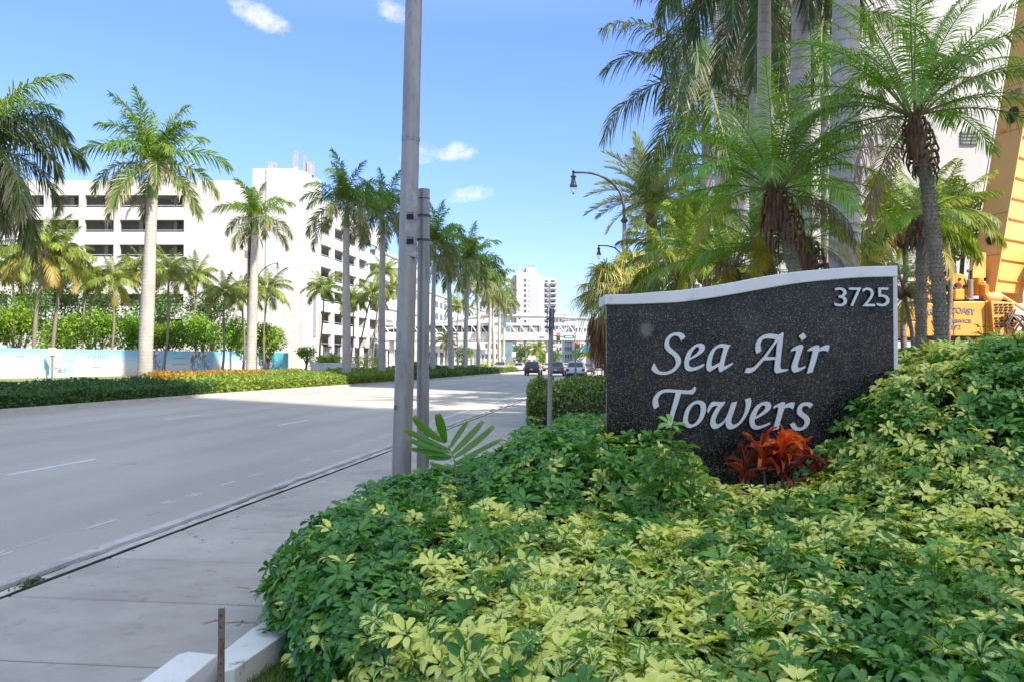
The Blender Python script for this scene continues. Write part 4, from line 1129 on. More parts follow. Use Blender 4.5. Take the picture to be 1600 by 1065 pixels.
# ------------------------------------------------------------ variegated umbrella-plant bed
def mat_scheff():
    m, nt, b, out = newmat('umbrella_plant_leaf')
    at = N(nt, 'ShaderNodeAttribute', attribute_name='lf'); s = N(nt, 'ShaderNodeSeparateXYZ'); nt.links.new(at.outputs['Vector'], s.inputs[0])
    ag = N(nt, 'ShaderNodeAttribute', attribute_name='lg'); g_ = N(nt, 'ShaderNodeSeparateXYZ'); nt.links.new(ag.outputs['Vector'], g_.inputs[0])
    rnd = s.outputs[2]; var = g_.outputs[0]; fresh = g_.outputs[1]
    green = mixc(nt, rnd, (.030, .130, .018), (.100, .285, .028))
    green = mixc(nt, fresh, green, (.20, .40, .04))
    # midrib slightly paler
    mid = rng_(nt, mth(nt, 'ABSOLUTE', s.outputs[0]), 0, .14, .35, 0)
    green = mixc(nt, mid, green, (.16, .28, .06))
    cv = N(nt, 'ShaderNodeCombineXYZ')
    nt.links.new(mth(nt, 'MULTIPLY', s.outputs[0], 1.5), cv.inputs[0]); nt.links.new(mth(nt, 'MULTIPLY', s.outputs[1], 1.6), cv.inputs[1]); nt.links.new(mth(nt, 'MULTIPLY', rnd, 57.0), cv.inputs[2])
    nzv = noise_(nt, cv.outputs[0], 1.6, 3, .6)
    u2 = mth(nt, 'MULTIPLY', s.outputs[0], s.outputs[0])
    mm = mth(nt, 'SUBTRACT', mth(nt, 'ADD', mth(nt, 'MULTIPLY', var, 1.25), mth(nt, 'MULTIPLY', mth(nt, 'SUBTRACT', nzv, .5), 1.5)), mth(nt, 'MULTIPLY', u2, .28))
    mask = rng_(nt, mm, .52, .60)
    mask = mth(nt, 'MULTIPLY', mask, mth(nt, 'GREATER_THAN', var, .08))
    cream = mixc(nt, g_.outputs[2], (.84, .77, .24), (.74, .76, .12))
    c = mixc(nt, mask, green, cream)
    spot = rng_(nt, noise_(nt, cv.outputs[0], 5.5, 3, .7), .70, .74)
    c = mixc(nt, mth(nt, 'MULTIPLY', spot, .7), c, (.16, .10, .03))
    nt.links.new(c, b.inputs['Base Color']); b.inputs['Roughness'].default_value = .34; b.inputs['Specular IOR Level'].default_value = .5
    tr = N(nt, 'ShaderNodeBsdfTranslucent'); nt.links.new(mixc(nt, 1.0, c, (1.2, 1.25, .6), 'MULTIPLY'), tr.inputs['Color'])
    mx = N(nt, 'ShaderNodeMixShader'); mx.inputs[0].default_value = .28
    nt.links.new(b.outputs[0], mx.inputs[1]); nt.links.new(tr.outputs[0], mx.inputs[2]); nt.links.new(mx.outputs[0], out.inputs['Surface'])
    return m
M['scheff'] = mat_scheff()
M['petiole'] = pmat('green_stalk', (.09, .16, .03), (.13, .17, .05), 9, .5)

def rosette(seed, hi=True, nl=8, L=.082, w=.034):
    q = np.random.default_rng(seed)
    V = []; Q = []; lf = []; lg = []; mi = []
    rows = [(0, .10), (.22, .66), (.5, 1.0), (.78, .78), (1, .06)] if hi else [(0, .15), (.5, 1.0), (1, .08)]
    for j in range(nl):
        phi = 2 * math.pi * (j + q.uniform(-.22, .22)) / nl
        el = math.radians(q.uniform(8, 42)); curl = math.radians(q.uniform(25, 75))
        l = L * q.uniform(.75, 1.15); ww = w * q.uniform(.85, 1.15); r_ = q.random(); r2 = q.random()
        out_ = np.array([math.cos(phi), math.sin(phi), 0.0]); side = np.array([-math.sin(phi), math.cos(phi), 0.0])
        p = out_ * .014 + np.array([0, 0, .006]); prev = 0; b0 = len(V); tw = q.uniform(-.35, .35)
        for (f, wf) in rows:
            e = el - curl * (f + prev) / 2
            d = out_ * math.cos(e) + np.array([0, 0, math.sin(e)])
            p = p + d * l * (f - prev); prev = f
            e = el - curl * f
            nn = -out_ * math.sin(e) + np.array([0, 0, math.cos(e)])
            sd = side * math.cos(tw) + nn * math.sin(tw)
            hw = ww * wf / 2
            V += [p - sd * hw + nn * hw * .30, p - nn * hw * .06, p + sd * hw + nn * hw * .30]
            lf += [(-1, f, r_), (0, f, r_), (1, f, r_)]; lg += [(0, 0, r2)] * 3
        for k in range(len(rows) - 1):
            for c in (0, 1):
                a = b0 + 3 * k + c; Q.append((a, a + 1, a + 4, a + 3)); mi.append(0)
    # stalk
    b0 = len(V); bend = q.normal(0, .025, 2)
    pts = [np.array([0, 0, .006]), np.array([bend[0] * .4, bend[1] * .4, -.05]), np.array([bend[0], bend[1], -.13])]
    for i, p in enumerate(pts):
        for k in range(3):
            an = 2.1 * k; V.append(p + .0022 * np.array([math.cos(an), math.sin(an), 0])); lf.append((0, 0, .5)); lg.append((0, 0, 0))
    for i in range(2):
        for k in range(3):
            Q.append((b0 + i * 3 + k, b0 + i * 3 + (k + 1) % 3, b0 + i * 3 + 3 + (k + 1) % 3, b0 + i * 3 + 3 + k)); mi.append(1)
    return np.array(V), np.array(Q), np.array(lf, dtype=float), np.array(lg, dtype=float), np.array(mi)
RH = [rosette(i, True, [7, 8, 9, 8, 7, 9, 8, 8][i], .072, .030) for i in range(8)]
RL = [rosette(i + 50, False, 7, .10, .045) for i in range(6)]

XLy = [1.6, 2.4, 3.0, 3.5, 4.0, 4.6, 5.2, 6.2, 7.0, 7.9, 9.2, 10.5, 12.5, 16, 20.4]
XLx = [1.2, .55, .10, -.32, -.68, -1.10, -1.42, -1.46, -1.32, -1.05, -.66, -.34, .02, .50, 1.0]
def xl(y): return np.interp(y, XLy, XLx)
def sstep(v, a, b):
    f = np.clip((v - a) / (b - a), 0, 1); return f * f * (3 - 2 * f)
def nz2(x, y, s, sd=0): return np.array([noise.noise((float(a) * s, float(b) * s, sd)) for a, b in zip(np.ravel(x), np.ravel(y))]).reshape(np.shape(x))
def bed_h(x, y):
    base = np.interp(y, [2, 3, 5, 7, 8, 12, 18, 21], [.46, .50, .60, .68, .68, .60, .50, .45])
    e = np.clip((x - xl(y)) / .45, 0, 1)
    base = base * (.30 + .70 * np.sqrt(np.clip(1 - (1 - e) ** 2, 0, 1)))
    base = base + .34 * sstep(y, 5.7, 6.9) * (1 - sstep(y, 7.6, 9.2)) * sstep(x, -.35, .15) * (1 - sstep(x, 1.0, 1.75))
    base = base - .14 * np.exp(-(((x - 2.0) / .42) ** 2 + ((y - 6.75) / .35) ** 2))
    A = np.interp(x, [1.7, 2.3, 2.87, 3.5, 6], [0, .20, .80, 1.06, 1.16])
    base = base + A * sstep(y, 4.7, 6.9) * (1 - .85 * sstep(y, 9.0, 12))
    return base + .045 * nz2(x, y, 1.1) * (e > .3) + .035 * nz2(x, y, 3.1, 4) * e
def green_zone(x, y):
    g_ = .42 + .80 * nz2(x, y, .9, 11) + .45 * nz2(x, y, 2.3, 17)          # >.5 tends to plain green
    e = x - xl(y)
    g_ = g_ + .75 * (1 - sstep(e, .15, .75)) * sstep(y, 3.6, 4.6)
    g_ = g_ + .55 * sstep(y, 5.6, 6.8) * (1 - sstep(x, .9, 1.5))
    g_ = g_ + .45 * np.exp(-(((x - 1.9) / .45) ** 2 + ((y - 4.25) / .55) ** 2)) + .4 * np.exp(-(((x - 1.5) / .4) ** 2 + ((y - 3.2) / .35) ** 2))
    g_ = g_ + .35 * sstep(y, 7.6, 8.6) - .25 * np.exp(-(((x + .35) / .6) ** 2 + ((y - 4.0) / .8) ** 2))
    return g_
SIGN = (0.70, 3.06, 6.93, 7.5)
def scatter(x0, x1, y0, y1, dens, q, xr=None):
    n = int((x1 - x0) * (y1 - y0) * dens)
    x = q.uniform(x0, x1, n); y = q.uniform(y0, y1, n)
    k = (x > xl(y)) & ~((x > SIGN[0]) & (x < SIGN[1]) & (y > SIGN[2]) & (y < SIGN[3])) & (x < .66 * y + .5)
    x = x[k]; y = y[k]
    h = bed_h(x, y); ep = .06
    gx = (bed_h(x + ep, y) - bed_h(x - ep, y)) / (2 * ep); gy = (bed_h(x, y + ep) - bed_h(x, y - ep)) / (2 * ep)
    sl = np.sqrt(1 + np.minimum(gx ** 2 + gy ** 2, 6))
    # steeper ground carries more
    rep = q.random(len(x)) < np.clip(sl / 1.9, 0, 1) 
    x = x[rep]; y = y[rep]; h = h[rep]; gx = gx[rep]; gy = gy[rep]
    Nn = unit(np.stack([-np.clip(gx, -2, 2), -np.clip(gy, -2, 2), np.ones(len(x))], 1))
    return np.stack([x, y, h], 1), Nn
q = np.random.default_rng(77)
P1, N1 = scatter(-1.5, 5.4, 1.9, 7.7, 620, q)
# the flank towards the sidewalk
ns = 1500
ys = q.uniform(2.6, 11, ns); P2 = np.stack([xl(ys) + .02, ys, q.uniform(.03, .50, ns)], 1)
P2[:, 0] += .10 * (P2[:, 2] / .5) ** 2 - .03
N2 = unit(np.stack([-np.ones(ns), -np.where(ys < 4.6, 1.0, .15), .25 + .5 * q.random(ns)], 1))
PN = np.vstack([P1, P2]); NN = np.vstack([N1, N2])
PN = PN - NN * (q.random(len(PN)) ** 1.6 * .13 - np.where(q.random(len(PN)) < .14, q.uniform(.02, .07, len(PN)), 0))[:, None] + np.array([0, 0, .015])
PF, NF = scatter(-.7, 7.5, 7.7, 19.8, 120, q)
PF = PF - NF * (q.random(len(PF)) * .10)[:, None]

def frames(Nn, q, tilt=.55):
    n = len(Nn)
    up = unit(Nn * .75 + np.array([0, -.05, .45]) + q.normal(0, tilt, (n, 3)) * .6)
    t = unit(np.cross(up, q.normal(0, 1, (n, 3)))); b = np.cross(up, t)
    return np.stack([t, b, up], 2)           # columns
def variegation(P, q):
    gz = green_zone(P[:, 0], P[:, 1])
    pg = 1 / (1 + np.exp(-(gz - .5) * 7))
    isg = q.random(len(P)) < np.clip(pg, .10, .95)
    v = np.where(isg, np.where(q.random(len(P)) < .25, .25, 0.0), q.uniform(.34, .92, len(P)))
    fresh = np.where(q.random(len(P)) < .10, q.uniform(.4, 1, len(P)), q.uniform(0, .30, len(P)))
    return v, fresh
def assemble(P, Fm, sc, var, fresh, protos, q):
    Vs = []; Qs = []; LF = []; LG = []; MI = []; off = 0
    which = q.integers(0, len(protos), len(P))
    for w_, (V, Q, lf, lg, mi) in enumerate(protos):
        ix = np.where(which == w_)[0]
        if not len(ix): continue
        A = np.einsum('nij,kj->nki', Fm[ix], V) * sc[ix][:, None, None] + P[ix][:, None, :]
        n, k = len(ix), len(V)
        Vs.append(A.reshape(-1, 3)); Qs.append((Q[None] + (np.arange(n) * k)[:, None, None] + off).reshape(-1, 4)); off += n * k
        r = q.random((n, 1))
        l = np.repeat(lf[None], n, 0).copy(); l[:, :, 2] = np.mod(l[:, :, 2] + r, 1)
        g_ = np.repeat(lg[None], n, 0).copy(); g_[:, :, 0] = var[ix][:, None]; g_[:, :, 1] = fresh[ix][:, None]
        LF.append(l.reshape(-1, 3)); LG.append(g_.reshape(-1, 3)); MI.append(np.tile(mi, n))
    return np.vstack(Vs), np.vstack(Qs), np.vstack(LF), np.vstack(LG), np.concatenate(MI)

O0 = np.array([1.0, 5.0, 0.0])
bed = thing('umbrella_plant_bed', tuple(O0), 'wide bed of umbrella plants with cream and green leaves filling the foreground', 'hedge')
# the largest 300 leaf whorls in the picture are single parts
Fm = frames(NN, q); sc = q.uniform(.62, 1.30, len(PN)); var, fresh = variegation(PN, q)
dist = PN[:, 1] + 0.0
pxx = 800 + F * PN[:, 0] / PN[:, 1]; pyy = HZ + F * (CH - PN[:, 2]) / PN[:, 1]
vis = (pxx > 420) & (pxx < 1600) & (pyy < 1065) & (dist > 2)
depth_off = bed_h(PN[:, 0], PN[:, 1]) - PN[:, 2]
score = np.where(vis & (depth_off < .05), sc / dist, 0)
near = np.argsort(-score)[:300]
lib = {}
for i in near:
    vi = int(round(var[i] * 4)) / 4; fi = 1 if fresh[i] > .35 else 0; pi = int(q.integers(0, 8))
    key = (vi, fi, pi)
    if key not in lib:
        V, Q, lf, lg, mi = RH[pi]; g_ = lg.copy(); g_[:, 0] = min(vi, .86); g_[:, 1] = .7 if fi else .06
        lib[key] = npmesh('leaf_whorl', V, Q, [M['scheff'], M['petiole']], lf=lf, lg=g_, mi=mi, smooth=True)
    o = bpy.data.objects.new('leaf_whorl', lib[key]); col.objects.link(o); o.parent = bed
    mt = Matrix(Fm[i].tolist()).to_4x4() @ Matrix.Scale(float(sc[i]), 4)
    mt.translation = Vector((PN[i] - O0).tolist()); o.matrix_local = mt
rest = np.setdiff1d(np.arange(len(PN)), near)
V, Q, LF, LG, MI = assemble(PN[rest] - O0, Fm[rest], sc[rest], var[rest], fresh[rest], RH, q)
link('foliage', npmesh('foliage', V, Q, [M['scheff'], M['petiole']], lf=LF, lg=LG, mi=MI, smooth=True), bed)['kind'] = 'stuff'
vf, ff = variegation(PF, q)
V, Q, LF, LG, MI = assemble(PF - O0, frames(NF, q), q.uniform(.9, 1.4, len(PF)), vf, ff, RL, q)
link('far_foliage', npmesh('far_foliage', V, Q, [M['scheff'], M['petiole']], lf=LF, lg=LG, mi=MI), bed)['kind'] = 'stuff'
# woody stems inside
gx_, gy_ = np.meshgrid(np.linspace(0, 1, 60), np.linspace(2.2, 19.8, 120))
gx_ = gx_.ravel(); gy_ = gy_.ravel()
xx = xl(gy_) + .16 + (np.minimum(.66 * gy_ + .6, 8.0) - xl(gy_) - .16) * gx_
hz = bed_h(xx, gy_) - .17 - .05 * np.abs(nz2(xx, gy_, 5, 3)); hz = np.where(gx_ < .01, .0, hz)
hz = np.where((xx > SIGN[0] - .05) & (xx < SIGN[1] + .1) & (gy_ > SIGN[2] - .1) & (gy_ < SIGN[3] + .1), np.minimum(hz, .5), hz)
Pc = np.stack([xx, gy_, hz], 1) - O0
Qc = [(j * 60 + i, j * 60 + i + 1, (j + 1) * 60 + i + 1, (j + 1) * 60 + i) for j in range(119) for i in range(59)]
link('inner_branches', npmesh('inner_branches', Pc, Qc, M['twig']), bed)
b = MB()
for i in range(260):
    y = float(q.uniform(2.6, 8)); x = float(q.uniform(xl(y) + .12, min(.6 * y, 4))); h = float(bed_h(np.array([x]), np.array([y]))[0])
    a = q.normal(0, .08, 2); b.tube([(x, y, h - .35), (x + a[0], y + a[1], h - .15), (x + a[0] * 1.6, y + a[1] * 1.6, h - .02)], [.009, .007, .004], 5)
# a few bare forked sticks near the right edge
for (px, py, d, ex, ey) in ((1562, 705, 6.2, 1520, 690), (1520, 690, 6.2, 1500, 672), (1560, 715, 6.2, 1558, 670), (1535, 697, 6.2, 1528, 662)):
    b.tube([W(px, py, d - .15), W(ex, ey, d - .2)], [.012, .006], 5)
b.build('stems', M['bark'], bed)['kind'] = 'stuff'
# taller shoots standing above the clipped surface
def shoot(px, py0, py1, d, n, label_var, sd, sc_=1.1, fresh_=.8, var_=0.0):
    q2 = np.random.default_rng(sd)
    base = W(px, py0, d); top_ = W(px + q2.uniform(-6, 6), py1, d)
    m_ = MB().tube([base - Vector((0, 0, .25)), base, top_], [.006, .005, .003], 5); m_.build('shoot_stem', M['petiole'], bed)
    for k in range(n):
        f = k / max(1, n - 1)
        p = base.lerp(top_, f) + Vector((q2.uniform(-.05, .05), q2.uniform(-.05, .02), 0)) * (1.3 - f)
        V, Q, lf, lg, mi = RH[int(q2.integers(0, 8))]; g_ = lg.copy(); g_[:, 0] = var_; g_[:, 1] = fresh_ * (.3 + .7 * f)
        me = npmesh('leaf_whorl', V, Q, [M['scheff'], M['petiole']], lf=lf, lg=g_, mi=mi, smooth=True)
        o = link('leaf_whorl', me, bed, tuple(p - Vector(O0.tolist())), (q2.uniform(-.7, .5) * (1 - .4 * f), q2.uniform(-.5, .5), q2.uniform(0, 6)), sc_ * (1.1 - .25 * f))
shoot(1048, 775, 664, 5.8, 9, 0, 1, 1.45, .95)
shoot(1080, 780, 700, 5.8, 6, 0, 11, 1.35, .7)
shoot(1012, 770, 712, 5.8, 5, 0, 21, 1.3, .8)
shoot(1175, 785, 762, 5.7, 3, 0, 22, 1.1, .4, .6)
shoot(1262, 800, 768, 5.6, 3, 0, 23, 1.1, .3, .5)
shoot(960, 745, 712, 6.2, 5, 0, 12, 1.15, .35)
shoot(905, 735, 700, 6.5, 5, 0, 13, 1.2, .5)
shoot(1370, 740, 700, 6.0, 4, 0, 14, 1.0, .5, .5)
shoot(1130, 960, 905, 3.9, 4, 0, 15, 1.0, .3)
shoot(700, 800, 762, 5.6, 4, 0, 16, 1.05, .2, .6)
shoot(838, 700, 655, 8.2, 4, 0, 2, 1.2)
shoot(1020, 765, 725, 6.1, 4, 0, 3, 1.0, .4)
shoot(1225, 905, 842, 4.4, 4, 0, 4, 1.0, .5)
shoot(790, 722, 690, 7.4, 4, 0, 5, 1.2, .5)
shoot(1462, 905, 850, 4.2, 4, 0, 6, 1.05, .9)
shoot(1535, 548, 512, 7.6, 4, 0, 8, 1.0, .4)
shoot(1450, 565, 540, 7.9, 4, 0, 9, 1.1, .3)

# ------------------------------------------------------------ granite sign wall
YS = 7.0
def mat_granite():
    m, nt, b, o = newmat('black_granite')
    p = objc(nt, True)
    v = N(nt, 'ShaderNodeTexVoronoi'); v.inputs['Scale'].default_value = 85; nt.links.new(p, v.inputs['Vector'])
    s = N(nt, 'ShaderNodeSeparateColor'); nt.links.new(v.outputs['Color'], s.inputs[0])
    fl = mth(nt, 'MULTIPLY', mth(nt, 'GREATER_THAN', s.outputs[0], .70), rng_(nt, v.outputs['Distance'], .25, .55, 1, 0))
    base = mixc(nt, rng_(nt, noise_(nt, p, 60, 5, .8), .42, .62), (.004, .004, .004), (.018, .015, .011))
    fc = mixc(nt, s.outputs[1], (.07, .068, .058), (.17, .15, .11))
    c = mixc(nt, mth(nt, 'MULTIPLY', fl, .85), base, fc)
    v2 = N(nt, 'ShaderNodeTexVoronoi'); v2.inputs['Scale'].default_value = 150; nt.links.new(p, v2.inputs['Vector'])
    s2 = N(nt, 'ShaderNodeSeparateColor'); nt.links.new(v2.outputs['Color'], s2.inputs[0])
    f2 = mth(nt, 'MULTIPLY', mth(nt, 'GREATER_THAN', s2.outputs[0], .84), rng_(nt, v2.outputs['Distance'], .2, .5, 1, 0))
    c = mixc(nt, mth(nt, 'MULTIPLY', f2, .8), c, (.30, .285, .24))
    # hard-water haze and old adhesive traces
    hz_ = rng_(nt, noise_(nt, p, 2.4, 5, .7), .52, .74, 0, .07)
    c = mixc(nt, hz_, c, (.30, .30, .28))
    # scratches in a band under the coping
    sp = N(nt, 'ShaderNodeSeparateXYZ'); nt.links.new(p, sp.inputs[0])
    w = N(nt, 'ShaderNodeTexVoronoi', feature='F1'); w.inputs['Scale'].default_value = 13
    mp = N(nt, 'ShaderNodeMapping'); mp.inputs['Scale'].default_value = (4.2, .01, 1.1); mp.inputs['Rotation'].default_value = (0, .35, 0)
    nt.links.new(p, mp.inputs[0]); nt.links.new(mp.outputs[0], w.inputs['Vector'])
    band = mth(nt, 'MULTIPLY', rng_(nt, sp.outputs[2], 1.93, 1.97), rng_(nt, sp.outputs[2], 2.02, 2.06, 1, 0))
    sc2 = mth(nt, 'MULTIPLY', rng_(nt, w.outputs['Distance'], .07, .13, 1, 0), band)
    c = mixc(nt, mth(nt, 'MULTIPLY', sc2, .75), c, (.45, .44, .40))
    # one pale round smudge
    vd = N(nt, 'ShaderNodeVectorMath', operation='DISTANCE'); vd.inputs[1].default_value = (X(1010, YS), YS, Z(515, YS)); nt.links.new(p, vd.inputs[0])
    sm_ = mth(nt, 'MULTIPLY', rng_(nt, mth(nt, 'ADD', vd.outputs['Value'], mth(nt, 'MULTIPLY', noise_(nt, p, 30, 4), .05)), .05, .10, 1, 0), .38)
    c = mixc(nt, sm_, c, (.30, .27, .22))
    nt.links.new(c, b.inputs['Base Color']); b.inputs['Roughness'].default_value = .20; b.inputs['Specular IOR Level'].default_value = .25
    nt.links.new(rng_(nt, noise_(nt, p, 3, 5, .7), .4, .7, .14, .40), b.inputs['Roughness'])
    return m
M['granite'] = mat_granite()
M['coping'] = mat_concrete('coping_stucco', (.74, .70, .65), (.66, .625, .58), dirt=(.26, .25, .22), damt=.4, fine=.1)
def mat_letters():
    m, nt, b, o = newmat('brushed_letter_metal')
    b.inputs['Metallic'].default_value = .25; b.inputs['Roughness'].default_value = .42
    p = objc(nt, True)
    nt.links.new(mixc(nt, noise_(nt, p, 3, 4), (.56, .55, .51), (.66, .63, .58)), b.inputs['Base Color'])
    return m
M['letter'] = mat_letters()
sign = thing('monument_sign', (X(1172, YS), YS + .2, 0), 'black granite entrance sign wall with wavy white coping reading Sea Air Towers 3725', 'sign')
topc = [(945, 460.5), (985, 459.5), (1027, 456), (1062, 453.5), (1098, 449), (1141, 442), (1188, 433), (1241, 425), (1295, 420), (1348, 416.5), (1404, 415)]
botc = [(945, 476), (985, 475.5), (1027, 474), (1063, 472), (1098, 467.5), (1134, 462), (1188, 452.5), (1241, 443.5), (1295, 437.5), (1348, 433.5), (1404, 432)]
def dens(pts, n=48):
    xs_ = [p[0] for p in pts]; ys_ = [p[1] for p in pts]; out = []
    P_ = [Vector((a, b_)) for a, b_ in pts]; P_ = [P_[0] * 2 - P_[1]] + P_ + [P_[-1] * 2 - P_[-2]]
    for i in range(1, len(P_) - 2):
        for k in range(5):
            t = k / 5
            out.append(tuple(.5 * ((2 * P_[i]) + (-P_[i - 1] + P_[i + 1]) * t + (2 * P_[i - 1] - 5 * P_[i] + 4 * P_[i + 1] - P_[i + 2]) * t * t + (-P_[i - 1] + 3 * P_[i] - 3 * P_[i + 1] + P_[i + 2]) * t ** 3)))
    out.append(pts[-1]); return out
T_, B_ = dens(topc), dens(botc)
yc = YS - .05
b = MB(); vs = []
for (a, c_), (a2, c2_) in zip(T_, B_):
    for y in (yc, YS + .42):
        vs += [(X(a, yc), y, Z(c_, yc)), (X(a2, yc), y, Z(c2_, yc))]
n = len(T_); fs = []
for i in range(n - 1):
    o = 4 * i; fs += [(o, o + 4, o + 5, o + 1)[::-1], (o + 2, o + 3, o + 7, o + 6)[::-1], (o, o + 2, o + 6, o + 4)[::-1], (o + 1, o + 5, o + 7, o + 3)[::-1]]
fs += [(0, 1, 3, 2)[::-1], (4 * n - 4, 4 * n - 2, 4 * n - 1, 4 * n - 3)[::-1]]
b.add(vs, fs); cp = b.build('coping', M['coping'], sign, bevel=.006)
def panel(x0, x1, y0, y1, mat, name, inset=0):
    pts = [(p[0], p[1] - 1.0) for p in B_ if x0 <= p[0] <= x1]
    pts = [(x0, np.interp(x0, [p[0] for p in B_], [p[1] for p in B_]) - 1)] + pts + [(x1, np.interp(x1, [p[0] for p in B_], [p[1] for p in B_]) - 1)]
    pts = [p for i, p in enumerate(pts) if i == 0 or p[0] - pts[i - 1][0] > .2]
    poly = [(X(px, y0), Z(py, y0)) for px, py in pts]
    poly = poly[::-1] + [(X(x0, y0), 0.0), (X(x1, y0), 0.0)]
    vs = [(p[0], y0, p[1]) for p in poly] + [(p[0], y1, p[1]) for p in poly]; n = len(poly)
    MB().add(vs, [tuple(range(n))[::-1], tuple(range(n, 2 * n))] + [(i, n + i, n + (i + 1) % n, (i + 1) % n)[::-1] for i in range(n)]).build(name, mat, sign)
panel(947.5, 1396.5, YS, YS + .03, M['granite'], 'granite_panel')
panel(957.5, 1403, YS + .031, YS + .37, M['coping'], 'wall_core')

# letters traced as outlines: crop pixels / 10.667 + offset
def catm(pts):
    n = len(pts); out = []
    P_ = [Vector(p) for p in pts]
    def corner(i):
        a = (P_[i] - P_[i - 1]); c_ = (P_[(i + 1) % n] - P_[i])
        if a.length < 1e-6 or c_.length < 1e-6: return True
        return a.angle(c_) > R(40)
    cn = [corner(i) for i in range(n)]
    for i in range(n):
        p1, p2 = P_[i], P_[(i + 1) % n]
        t1 = (p2 - P_[i - 1]) * .5 if not cn[i] else (p2 - p1) * .5
        t2 = (P_[(i + 2) % n] - p1) * .5 if not cn[(i + 1) % n] else (p2 - p1) * .5
        l = (p2 - p1).length
        if t1.length > l: t1 *= l / t1.length
        if t2.length > l: t2 *= l / t2.length
        for k in range(4):
            t = k / 4
            out.append(p1 * (2 * t ** 3 - 3 * t * t + 1) + t1 * (t ** 3 - 2 * t * t + t) + p2 * (-2 * t ** 3 + 3 * t * t) + t2 * (t ** 3 - t * t))
    return out
